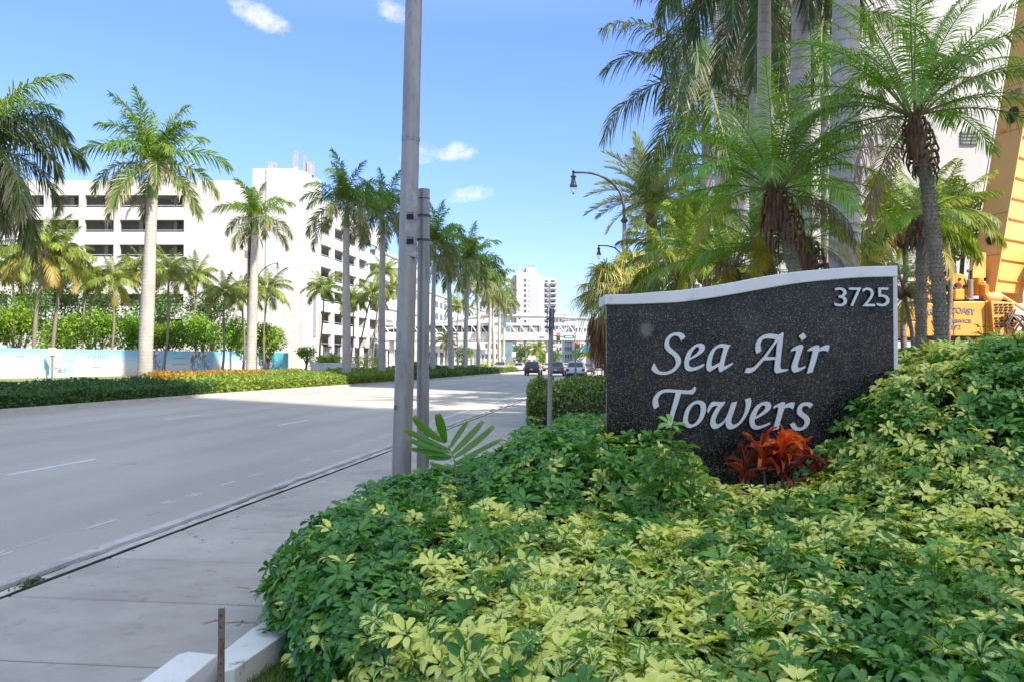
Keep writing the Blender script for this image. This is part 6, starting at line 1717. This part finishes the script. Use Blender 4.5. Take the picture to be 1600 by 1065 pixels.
d3 = 72.0
lp = thing('light_pole', (X(899.3, d3), d3, 0), 'plain light grey pole in front of the silver car', 'pole')
MB().tube([(X(899.3, d3), d3, 0), (X(899.3, d3), d3, Z(541, d3))], [.085, .07], 10).build('shaft', M['galv'], lp, smooth=True)
MB().lathe((X(899.3, d3), d3, 0), [(.16, 0), (.16, .08), (.10, .2)], 10).build('base', M['galv'], lp)
dc = 74.0
cs = thing('pedestrian_crossing_sign', (X(924.5, dc), dc, 0), 'yellow diamond pedestrian crossing sign just left of the granite sign', 'road sign')
MB().tube([(X(924.5, dc), dc, 0), (X(924.5, dc), dc, Z(545, dc))], .045, 8).build('post', M['galv'], cs, smooth=True)
c = W(925, 553.3, dc - .1); hd = 11.3 / F * dc
def dia(h_, y, mat, name): MB().prism_y([(c.x - h_, c.z), (c.x, c.z - h_), (c.x + h_, c.z), (c.x, c.z + h_)], y, y + .03).build(name, mat, cs)
dia(hd, c.y, pmat('crossing_yellow', (.72, .46, .01), None, 3, .45), 'sign_plate')
b = MB(); u = hd / 11.3; y = c.y - .02
def limb(a, e, r): b.tube([(c.x + a[0] * u, y, c.z + a[1] * u), (c.x + e[0] * u, y, c.z + e[1] * u)], r * u, 6)
b.tube([(c.x + .2 * u, y - .005, c.z + 5.3 * u), (c.x + .2 * u, y + .01, c.z + 5.3 * u)], 1.25 * u, 10)
limb((0.1, 3.6), (0, -.6), 1.2); limb((0, -.6), (2.2, -5.2), .75); limb((0, -.6), (-2.4, -5.2), .75); limb((.2, 3.2), (2.8, .6), .55); limb((.0, 3.2), (-2.6, 1.2), .55)
b.build('walking_figure', M['hole'], cs)
def smallsign(px, py0, py1, d, w, h, label, rot=0, mat='swhite'):
    t = thing('road_sign', (X(px, d), d, 0), label, 'road sign', 'small road signs in the median')
    MB().tube([(X(px, d), d, 0), (X(px, d), d, Z(py0, d))], .05, 6).build('post', M['galv'], t)
    b = MB(); zc = Z(py0, d) + h / 2 - .1; x = X(px, d); yy = d - .1
    if rot: b.prism_y([(x - w * .7, zc), (x, zc - w * .7), (x + w * .7, zc), (x, zc + w * .7)], yy, yy + .04)
    else: b.box((x, yy, zc), (w, .04, h))
    b.build('sign_plate', M[mat], t)
smallsign(803, 556, 568, 135, .62, .75, 'white rectangular sign on a post left of the black car')
smallsign(787.5, 560, 567, 145, .45, .5, 'white diamond sign back between the far palms', 1)

# ------------------------------------------------------------ cars
def mat_paint(name, c, r=.25, metal=.4):
    m, nt, b, o = newmat(name)
    b.inputs['Base Color'].default_value = (*c, 1); b.inputs['Metallic'].default_value = metal; b.inputs['Roughness'].default_value = r
    b.inputs['Coat Weight'].default_value = .6
    p = objc(nt); nt.links.new(mixc(nt, mth(nt, 'MULTIPLY', noise_(nt, p, 2, 4), .25), c, tuple(min(1, x * .7 + .05) for x in c)), b.inputs['Base Color'])
    return m
M['tyre'] = pmat('tyre_rubber', (.02, .02, .02), (.035, .034, .032), 10, .85)
M['rim'] = pmat('alloy_rim', (.45, .45, .46), None, 10, .35, metal=.8)
M['tail'] = pmat('tail_light_red', (.45, .012, .015), (.35, .01, .01), 10, .3)
M['plate'] = pmat('number_plate', (.65, .66, .62), None, 10, .5)
M['cglass'] = pmat('car_glass', (.012, .014, .016), (.02, .022, .025), 2, .08, spec=.8)
M['plastic'] = pmat('black_trim', (.03, .03, .032), None, 4, .6)
PROF = {'suv': [(.10, .32, .84), (.02, .45, .88), (.0, .62, .90), (.03, .98, .90), (.14, 1.08, .86), (.48, 1.58, .68), (.80, 1.66, .65), (2.6, 1.63, .65), (3.35, 1.12, .80), (4.3, 1.0, .84), (4.6, .75, .84), (4.6, .32, .80)],
        'sedan': [(.10, .30, .84), (.0, .45, .88), (.0, .65, .89), (.05, .95, .88), (.55, 1.02, .86), (1.25, 1.36, .64), (1.6, 1.42, .62), (2.6, 1.40, .62), (3.35, .98, .80), (4.4, .82, .84), (4.7, .62, .84), (4.7, .30, .80)]}
def car(loc, rz, kind, paint, label, tail=True, away=True):
    t = thing('car', loc, label, 'car', 'cars in the far traffic', rz)
    pr = PROF[kind]; n = len(pr)
    vs = [(-p[2], p[0], p[1]) for p in pr] + [(p[2], p[0], p[1]) for p in pr]
    MB().add(vs, [tuple(range(n))[::-1], tuple(range(n, 2 * n))] + [(i, (i + 1) % n, n + (i + 1) % n, n + i) for i in range(n)]).build('body', paint, t, bevel=.05, local=True)
    a, c_ = (pr[4], pr[5])
    def lerp(f, k): return a[k] + (c_[k] - a[k]) * f
    y0, z0_, w0 = lerp(.08, 0), lerp(.08, 1), lerp(.08, 2) - .12; y1, z1_, w1 = lerp(.92, 0), lerp(.92, 1), lerp(.92, 2) - .08
    MB().add([(-w0, y0 - .015, z0_ + .01), (w0, y0 - .015, z0_ + .01), (w1, y1 - .015, z1_ + .01), (-w1, y1 - .015, z1_ + .01)], [(0, 1, 2, 3)]).build('rear_window', M['cglass'], t, local=True)
    f0, f1 = pr[8], pr[7]
    MB().add([(-f0[2] + .1, f0[0] + .0, f0[1] + .04), (f0[2] - .1, f0[0], f0[1] + .04), (f1[2] - .06, f1[0] + .08, f1[1] - .02), (-f1[2] + .06, f1[0] + .08, f1[1] - .02)], [(3, 2, 1, 0)]).build('windscreen', M['cglass'], t, local=True)
    for s in (-1, 1):
        y_ = [a[0] + .35, c_[0] + .15, f1[0] - .1, f0[0] - .2]; zl, zh = a[1] + .03, c_[1] - .02
        MB().add([(s * (a[2] + .0), y_[0], zl), (s * (c_[2] + .03), y_[1], zh), (s * (c_[2] + .03), y_[2], zh), (s * (a[2] + .0), y_[3], zl)], [(0, 1, 2, 3) if s > 0 else (3, 2, 1, 0)]).build('side_window', M['cglass'], t, local=True)
        zt = pr[3][1] - .12
        MB().box((s * .74, -.01, zt), (.28, .06, .26 if kind == 'suv' else .16)).build('tail_light', M['tail'], t, bevel=.02, local=True)
        MB().box((s * .98, f0[0] - .45, 1.0), (.16, .1, .12)).build('wing_mirror', paint, t, bevel=.02, local=True)
        for y in (.85, 3.6):
            w = MB().tube([(s * .70, y, .34), (s * .91, y, .34)], .34, 20).build('wheel', M['tyre'], t, bevel=.03, local=True)
            MB().tube([(s * .86, y, .34), (s * .93, y, .34)], .20, 14).build('rim', M['rim'], w, local=True)
    MB().box((0, -.02, .42), (1.66, .08, .26)).build('bumper', M['plastic'], t, bevel=.03, local=True)
    MB().box((0, -.05, .74), (.34, .02, .16)).build('number_plate', M['plate'], t, local=True)
    return t
blk, sil, gry = mat_paint('black_paint', (.02, .021, .024)), mat_paint('silver_paint', (.50, .49, .48)), mat_paint('grey_brown_paint', (.12, .11, .105))
wht, red_, brn = mat_paint('white_paint', (.72, .72, .72)), mat_paint('red_paint', (.35, .03, .03)), mat_paint('maroon_paint', (.28, .14, .15))
def at_px(px, d): return (X(px, d), d, 0)
car(at_px(830.5, 104), ROT, 'suv', blk, 'black suv driving away, leftmost of the three near cars')
car(at_px(868, 98), ROT, 'suv', gry, 'dark grey suv between the black suv and the silver one')
car(at_px(899, 83), ROT, 'suv', sil, 'silver suv behind the light grey pole, nearest car on the road')
car(at_px(917, 112), ROT, 'sedan', gry, 'dark sedan left of the crossing sign post')
car(at_px(886, 132), ROT, 'sedan', wht, 'white sedan ahead of the silver suv')
car(at_px(935.5, 175), ROT, 'sedan', red_, 'tiny red car far right of the crossing sign')
car(at_px(856, 150), ROT, 'sedan', sil, 'silver sedan partly behind the slim post')
car(at_px(814, 150), ROT + math.pi, 'sedan', wht, 'white car left of the black suv beyond the median')
car((X(786, 128), 128, .2), ROT + math.pi, 'sedan', sil, 'pale car roof above the far median hedge')
car((X(683, 100), 100, .25), ROT + 1.2, 'sedan', brn, 'maroon car near the hotel entrance behind the second trunk')
car((X(480, 122), 122, .3), ROT + 1.4, 'sedan', blk, 'dark car parked before the garage ground floor') if False else None

# ------------------------------------------------------------ hoarding, planter, notice board
hA, hB = Vector((X(-70, 66), 66, .3)), Vector((X(462, 114), 114, .3))
hd_ = (hB - hA); hl = hd_.length; hu = hd_.normalized(); hrz = math.atan2(hu.y, hu.x)
ho = thing('hoarding', (hA + hB) / 2, 'long construction hoarding printed with pale blue sky and sand, below the trees', 'fence')
def mat_print(name, kind):
    m, nt, b, o = newmat(name)
    p = objc(nt); s = N(nt, 'ShaderNodeSeparateXYZ'); nt.links.new(p, s.inputs[0])
    g_ = rng_(nt, s.outputs[2], -1.2, 1.2, smooth=False)
    if kind == 0:
        c = mixc(nt, rng_(nt, g_, .0, .35), (.66, .52, .42), (.62, .64, .62)); c = mixc(nt, rng_(nt, g_, .35, 1.0), c, (.22, .50, .68))
    elif kind == 1:
        c = mixc(nt, rng_(nt, noise_(nt, p, 1.7, 4, .7), .42, .56), (.60, .62, .62), (.16, .15, .15)); c = mixc(nt, rng_(nt, noise_(nt, p, .9, 2, .5, (1, 1, .4)), .5, .55), c, (.30, .48, .62))
    elif kind == 2:
        c = mixc(nt, g_, (.20, .55, .62), (.05, .32, .38))
    else:
        c = mixc(nt, g_, (.38, .52, .62), (.28, .46, .64)); v = N(nt, 'ShaderNodeTexBrick'); v.inputs['Scale'].default_value = 2.6; nt.links.new(p, v.inputs['Vector'])
        c = mixc(nt, .0, c, (.4, .4, .4))
    nt.links.new(c, b.inputs['Base Color']); b.inputs['Roughness'].default_value = .55
    return m
prn = [mat_print('sky_print', 0), mat_print('photo_print', 1), mat_print('teal_print', 2), mat_print('tower_print', 3)]
pm = [MB().box((0, 0, 0), (3.96, .10, 2.4)).mesh('hoarding_panel', m_) for m_ in prn]
npan = int(hl / 4.0)
kinds = [0, 0, 0, 0, 2, 3, 0, 0, 0, 0, 1, 1, 0, 0, 0, 1, 1, 0, 0, 0, 2, 0, 1, 0]
hw = wpos(ho)
for i in range(npan):
    s = 4.0 * (i + .5); p = hA + hu * s; px = 800 + F * p.x / p.y
    k = 0
    if 58 < px < 72: k = 2
    elif 74 < px < 112: k = 3
    elif 218 < px < 246 or 305 < px < 345: k = 1
    elif 425 < px < 448: k = 2
    p = p + Vector((0, 0, 1.2))
    link('hoarding_panel', pm[k], ho, p - hw, (0, 0, hrz))
# printed lettering and the tower picture, laid on the boards
M['print_ink'] = pmat('print_ink', (.20, .30, .36), None, 3, .6)
M['print_grey'] = pmat('print_grey', (.36, .38, .40), (.48, .49, .50), 1.2, .6)
def hpos(px):                      # distance along the boards for a bearing
    k = (px - 800) / F
    return (k * hA.y - hA.x) / (hu.x - k * hu.y)
def on_board(name, body, px0, px1, py0, py1, mat=None):
    s0, s1 = hpos(px0), hpos(px1); d = (hA + hu * (s0 + s1) / 2).y
    z0, z1 = Z(py1, d), Z(py0, d)
    nrm = Vector((hu.y, -hu.x, 0))
    if body:
        o = text(body, ho, mat or M['print_ink'], 0, s1 - s0, 0, z1 - z0, 0, .01, name=name, local=True)
    else:
        o = link(name, MB().prism_y([(0, 0), (s1 - s0, 0), (s1 - s0, z1 - z0), (0, z1 - z0)], -.01, 0).mesh(name, mat or M['print_ink']), ho)
    o.location = hA + hu * s0 + nrm * .062 + Vector((0, 0, z0 - hA.z)) - hw
    o.rotation_euler = (0, 0, hrz)
on_board('printed_lettering', 'ICON BEACH', 136, 169, 553, 561)
on_board('printed_lettering', 'TRY', 5, 17, 539, 544)
on_board('printed_line', None, 143, 162, 565.3, 566.2); on_board('printed_line', None, 145, 157, 572, 573.4); on_board('printed_line', None, 143, 160, 576, 577)
on_board('printed_line', None, 25, 33, 555.5, 556.6); on_board('printed_line', None, 34, 37, 554.5, 557.5)
on_board('printed_line', None, 270, 290, 558.5, 559.5); on_board('printed_line', None, 268, 292, 567.5, 568.2); on_board('printed_line', None, 415, 428, 560, 561)
on_board('printed_tower', None, 86.5, 96, 546, 575, M['print_grey'])
on_board('printed_quay', None, 84, 112, 574, 581, bpy.data.materials['photo_print'])
nbp = W(82, 551, 73.5)
nb_ = thing('notice_board', (nbp.x, 73.5, .3), 'small white notice box on a post before the hoarding', 'sign')
MB().box((nbp.x, 73.5, Z(550.5, 73.5)), (.62, .12, .78)).build('box', M['swhite'], nb_, bevel=.02)
MB().box((nbp.x + .05, 73.42, Z(555.5, 73.5)), (.42, .03, .06)).build('slot', M['hole'], nb_)
MB().tube([(nbp.x, 73.5, .3), (nbp.x, 73.5, Z(556, 73.5))], .09, 8).build('post', M['coco_trunk'], nb_)
wb = thing('white_bollard', (X(66, 73), 73, .3), 'small white utility pedestal right of the leaning palm base', 'utility box')
MB().box((X(66, 73), 73, .68), (.42, .35, .76), top=(.7, .7)).build('box', M['swhite'], wb, bevel=.03)
pw = thing('planter_wall', (X(515, 104), 104, .3), 'low white planter wall before the garage arcade', 'planter')
MB().box((X(520, 104), 104.3, .9), (X(556, 104) - X(486, 104), .6, 1.2)).build('wall', M['stucco'], pw)
tp_ = thing('planter_trees', (X(548, 105), 105.5, .3), 'yellow shrubs on the white planter', 'shrub')
q = np.random.default_rng(4); nn_ = 1500
V, Q, lf = leaf_cards(np.stack([q.uniform(-5, 4, nn_), q.uniform(-.6, .6, nn_), q.uniform(.8, 1.9, nn_)], 1), unit(q.normal(0, 1, (nn_, 3))), .25, q)
link('foliage', npmesh('foliage', V, Q, M['hedge_yel'], lf=lf), tp_)

# ------------------------------------------------------------ yellow truck crane
def mat_crane(name, c1, c2, dirt=.5):
    m, nt, b, o = newmat(name); p = objc(nt, True)
    c = mixc(nt, rng_(nt, noise_(nt, p, .9, 5, .6), .35, .7), c1, c2)
    c = mixc(nt, mth(nt, 'MULTIPLY', rng_(nt, noise_(nt, p, 3.2, 7, .75, (1, 1, .45)), .56, .72), dirt), c, (.20, .10, .03))
    nt.links.new(c, b.inputs['Base Color']); b.inputs['Roughness'].default_value = .5
    return m
M['crane'] = mat_crane('crane_orange', (.74, .29, .03), (.68, .31, .06), .4)
M['crane_face'] = mat_crane('boom_lit_orange', (.76, .38, .10), (.66, .36, .13), .4)  # paler copy of the crane orange: boom's lit side put into the colour
M['crane_dirty'] = mat_crane('crane_grimy', (.52, .25, .04), (.40, .20, .05), .6)
M['grease'] = pmat('greasy_steel', (.05, .04, .03), (.14, .08, .04), 6, .6, metal=.4)
cd_ = 28.0
cr = thing('truck_crane', (X(1520, cd_), cd_, .02), 'orange truck crane with raised boom behind the right hedge', 'crane')
def cbox(name, px0, px1, py0, py1, mat, y, dep, bev=.02):
    x0, x1 = X(px0, y), X(px1, y); z0, z1 = Z(py1, y), Z(py0, y)
    return MB().box(((x0 + x1) / 2, y + dep / 2, (z0 + z1) / 2), (x1 - x0, dep, z1 - z0)).build(name, M[mat] if isinstance(mat, str) else mat, cr, bevel=bev)
cbox('counterweight', 1413, 1446.5, 479.5, 501, 'crane', 27.7, 2.4, .03)
cbox('counterweight', 1413, 1446.5, 502, 527, 'crane', 27.7, 2.4, .03)
cbox('side_panel', 1447.5, 1489.5, 473.5, 525, 'crane', 27.5, 2.6, .03)
cbox('side_panel', 1490.5, 1540, 471, 525, 'crane', 27.5, 2.6, .03)
cbox('side_panel', 1541, 1553, 470, 525, 'crane', 27.5, 2.6, .03)
cbox('deck_plate', 1440, 1600, 525, 530, 'grease', 27.6, 2.6)
b = MB(); y = 27.3
b.prism_y([(X(1553, y), Z(524, y)), (X(1592, y), Z(524, y)), (X(1586, y), Z(473, y)), (X(1549, y), Z(470, y))], y, y + 1.5); b.build('engine_grille', M['crane'], cr, bevel=.02)
for r in range(8):
    for c0 in range(4):
        px = 1555 + c0 * 7.6 + (1 if r % 2 else 0); py = 476 + r * 4.3 + (4 if r > 3 else 0)
        if r == 4 and c0 > 1: continue
        MB().box((X(px + 2.2, y - .01), y - .012, Z(py, y)), (.10, .03, .04)).build('grille_slot', M['hole'], cr)
# lettering on the side (what shows is between trunk and leaves)
M['ink'] = pmat('faded_dark_lettering', (.13, .13, .16), (.24, .20, .16), 5, .6)
text('GOLD COAST', cr, M['ink'], X(1450, 27.5), X(1524, 27.5), Z(493, 27.5), Z(483, 27.5), 27.49, .01, offset=.035, arc=.075)
text('CRANE SERVICE', cr, M['ink'], X(1456, 27.5), X(1518, 27.5), Z(504, 27.5), Z(498.5, 27.5), 27.49, .01, offset=.03)
text('800-892', cr, M['ink'], X(1463, 27.5), X(1502, 27.5), Z(514, 27.5), Z(507.5, 27.5), 27.49, .01, offset=.02)
# machinery on the deck
for (px, py, r, mt_) in ((1463, 450, 20, 'crane_dirty'), (1497, 447, 20, 'crane_dirty')):
    y = 28.3
    c = W(px, py, y)
    MB().tube([c, c + Vector((0, .12, 0))], r / F * y, 26).build('winch_flange', M['crane'], cr, bevel=.01)
    MB().tube([c + Vector((0, .13, 0)), c + Vector((0, .9, 0))], r * .7 / F * y, 18).build('winch_drum', M['grease'], cr, smooth=True)
    MB().tube([c + Vector((0, .91, 0)), c + Vector((0, 1.03, 0))], r / F * y, 26).build('winch_flange', M['crane'], cr)
    MB().tube([c - Vector((0, .06, 0)), c], r * .28 / F * y, 12).build('winch_hub', M['grease'], cr)
    for k in range(5):
        a = k * 1.257; MB().tube([c + Vector((.55 * r / F * y * math.cos(a), -.03, .55 * r / F * y * math.sin(a))), c + Vector((.55 * r / F * y * math.cos(a), .0, .55 * r / F * y * math.sin(a)))], .05, 8).build('flange_hole', M['hole'], cr)
def vcyl(name, px, py0, py1, r, mt_, y, cap=True):
    x = X(px, y); z1, z0 = Z(py0, y), Z(py1, y); rr_ = r / F * y
    MB().lathe((x, y, z0), [(rr_ * .9, 0), (rr_, .02), (rr_, z1 - z0 - .05), (rr_ * 1.06, z1 - z0 - .04), (rr_ * 1.06, z1 - z0 - .01), (rr_ * .8, z1 - z0)], 16).build(name, M[mt_] if isinstance(mt_, str) else mt_, cr, smooth=True)
vcyl('filter_canister', 1517, 437, 466, 4.6, 'galv', 27.9); vcyl('filter_canister', 1528.5, 434, 462, 6.5, 'crane', 28.1); vcyl('filter_canister', 1539, 445, 461, 6.0, 'crane', 27.9)
vcyl('exhaust_pipe', 1519, 421, 438, 2.2, 'grease', 27.9); vcyl('exhaust_cap', 1541, 434, 446, 2.4, 'hole', 28.0); vcyl('oil_tank', 1504, 432, 468, 6, 'crane_dirty', 28.5)
MB().tube([W(1513, 424, 27.9), W(1521, 420, 27.9)], .05, 8).build('exhaust_elbow', M['grease'], cr)
cA, cB = W(1541, 466, 27.6), W(1566, 463, 27.6); ax_ = (cB - cA).normalized(); rr_ = 8 / F * 27.6
MB().tube([cA, cA + ax_ * .08, cB - ax_ * .1, cB - ax_ * .03, cB + ax_ * .02], [rr_ * .7, rr_, rr_, rr_ * .8, rr_ * .3], 18).build('air_tank', M['crane_face'], cr, smooth=True)
cbox('valve_box', 1494, 1508, 452, 468, 'crane', 27.8, .5); cbox('frame_rail', 1448, 1552, 467, 472, 'grease', 28.0, 1.6)
for (a, c_, e, f, r) in ((1449, 441, 1466, 452, .045), (1450, 449, 1464, 458, .04), (1462, 436, 1446, 468, .035), (1470, 462, 1490, 455, .04), (1480, 440, 1512, 466, .03), (1508, 436, 1516, 460, .025), (1549, 470, 1538, 440, .05), (1566, 462, 1604, 486, .05), (1446, 470, 1446, 440, .04)):
    MB().tube([W(a, c_, 27.9), W(e, f, 27.9)], r, 6).build('pipe', M['crane_face'] if r > .035 else M['grease'], cr)
# hoses at the right end
q = random.Random(5)
for k in range(10):
    a = W(1576 + q.uniform(-4, 22), 486 + q.uniform(-4, 10), 27.2); c_ = W(1578 + q.uniform(-4, 22), 515 + q.uniform(-8, 10), 27.1); m_ = (a + c_) / 2 + Vector((q.uniform(-.35, .35), -.1, q.uniform(-.2, .2)))
    MB().tube([a, (a + m_) / 2 + Vector((.05, 0, .05)), m_, (m_ + c_) / 2, c_], .03, 6).build('hose', M['grease'], cr, smooth=True)
cbox('mount_bracket', 1560, 1600, 430, 474, 'crane_dirty', 29.2, 1.2)
# boom: square section standing corner-on
bt = {'l': (1513, 29.2), 'f': (1556, 28.2), 'r': (1600, 29.4), 'b': (1560, 30.4)}
pyb = 458; shift = (1597 - 1513) / (458.0 - 0)
def boom_pt(k, py, s=1.0):
    px, d = bt[k]; c0 = Vector((X(1556, 29.3), 29.3, 0)); p = Vector((X(px, d), d, 0)); p = c0 + (p - c0) * s
    zz = Z(py, 28.8); z_b = Z(pyb, 28.8); slope = (shift * 28.8 / F) / (28.8 / F)
    return Vector((p.x + (zz - z_b) * slope * 1.0, p.y, zz))
vs = [boom_pt(k, pyb) for k in 'lfrb'] + [boom_pt(k, -900) for k in 'lfrb']
MB().add(vs, [(0, 3, 2, 1), (4, 5, 6, 7), (0, 1, 5, 4), (1, 2, 6, 5), (2, 3, 7, 6), (3, 0, 4, 7)], 0).build('boom', [M['crane_face']], cr, bevel=.02)
me_ = cr.children[-1].data; me_.materials.append(M['crane']); me_.polygons[3].material_index = 1; me_.polygons[4].material_index = 1
def on_face(k0, k1, u, py, out=.03):
    a, c_ = boom_pt(k0, py), boom_pt(k1, py); n_ = (c_ - a).cross(Vector((0, 0, 1))).normalized(); return a.lerp(c_, u) + n_ * out
for i in range(15):
    py = 440 - 31.5 * i
    b = MB(); b.tube([on_face('f', 'r', .02, py, .035), on_face('f', 'r', .98, py, .035)], .035, 4); b.build('boom_rib', M['crane'], cr)
for py in (400, 335, 205, 130, 58, -10):
    b = MB(); b.tube([on_face('l', 'f', .02, py, .004), on_face('l', 'f', .98, py, .004)], .012, 4); b.build('boom_seam', M['crane_dirty'], cr)
for py in (370, 180):
    c = on_face('l', 'f', .55, py, .0); a_ = (boom_pt('f', py) - boom_pt('l', py)).normalized(); up = (boom_pt('l', py - 50) - boom_pt('l', py)).normalized(); n_ = a_.cross(Vector((0, 0, 1))).normalized()
    poly = [c + a_ * .24 * math.cos(t * math.pi / 12) + up * .30 * math.sin(t * math.pi / 12) for t in range(24)]
    MB().add([p + n_ * .006 for p in poly], [tuple(range(24))]).build('boom_hole', M['hole'], cr)
    MB().tube([p + n_ * .01 for p in poly + [poly[0]]], .018, 5, cap=False).build('hole_rim', M['crane_dirty'], cr)
b = MB(); b.tube([on_face('l', 'f', .30, 201, .08), on_face('l', 'r', .75, 199, .3)], .09, 4); b.build('boom_stop', M['crane'], cr)
for k_, (body, py) in enumerate((('O', 112), ('G', 146))):
    c = on_face('l', 'f', .5, py, .012); a_ = (boom_pt('f', py) - boom_pt('l', py)).normalized(); up = (boom_pt('l', py - 50) - boom_pt('l', py)).normalized(); n_ = a_.cross(up).normalized()
    o = text(body, cr, M['ink'], -.22, .22, -.17, .17, 0, .012, rot=R(90), local=True, offset=.03, name='boom_letter')
    mt = Matrix((a_, -n_, up)).transposed().to_4x4()
    mt.translation = c - wpos(cr) + n_ * .0; o.matrix_local = mt
# cable beside the boom and lower linkage
MB().tube([boom_pt('l', 455) + Vector((-.12, -.1, 0)), boom_pt('l', 0) + Vector((-.1, -.1, 0)), boom_pt('l', -600) + Vector((-.1, -.1, 0))], .014, 5).build('hoist_cable', M['grease'], cr)
b = MB(); b.prism_y([(X(1512, 28.6), Z(462, 28.6)), (X(1538, 28.6), Z(462, 28.6)), (X(1540, 28.6), Z(396, 28.6)), (X(1524, 28.6), Z(392, 28.6))], 28.5, 28.7); b.build('boom_foot', M['crane_face'], cr)
MB().box((X(1502, 29) + .9, 30.0, 3.4), (1.6, 1.6, .5)).build('turntable', M['grease'], cr)
# carrier, mostly behind the planting
MB().box((X(1500, 29) + 1.0, 29.2, 1.55), (9.5, 2.4, .75)).build('carrier_deck', M['crane_dirty'], cr, bevel=.04)
for k in range(4):
    for y in (28.1, 30.2):
        x = X(1500, 29) - 2.6 + 2.2 * k
        wh = MB().tube([(x, y - .22, .58), (x, y + .22, .58)], .56, 22).build('wheel', M['tyre'], cr, bevel=.04)
        MB().tube([(x, y - .25, .58), (x, y - .2, .58)], .28, 14).build('rim', M['crane_dirty'], wh)
for x in (X(1500, 29) - 3.4, X(1500, 29) + 5.2):
    MB().box((x, 27.9, .85), (.22, .22, 1.6)).build('outrigger', M['crane_dirty'], cr); MB().lathe((x, 27.9, .03), [(.32, 0), (.32, .05), (.12, .1)], 12).build('outrigger_foot', M['grease'], cr)
# cab part at the right edge
cbox('operator_cab', 1650, 1715, 385, 470, 'stucco2', 28.2, 1.6)
cbox('cab_window', 1656, 1706, 392, 436, 'cglass', 28.15, .04, 0)
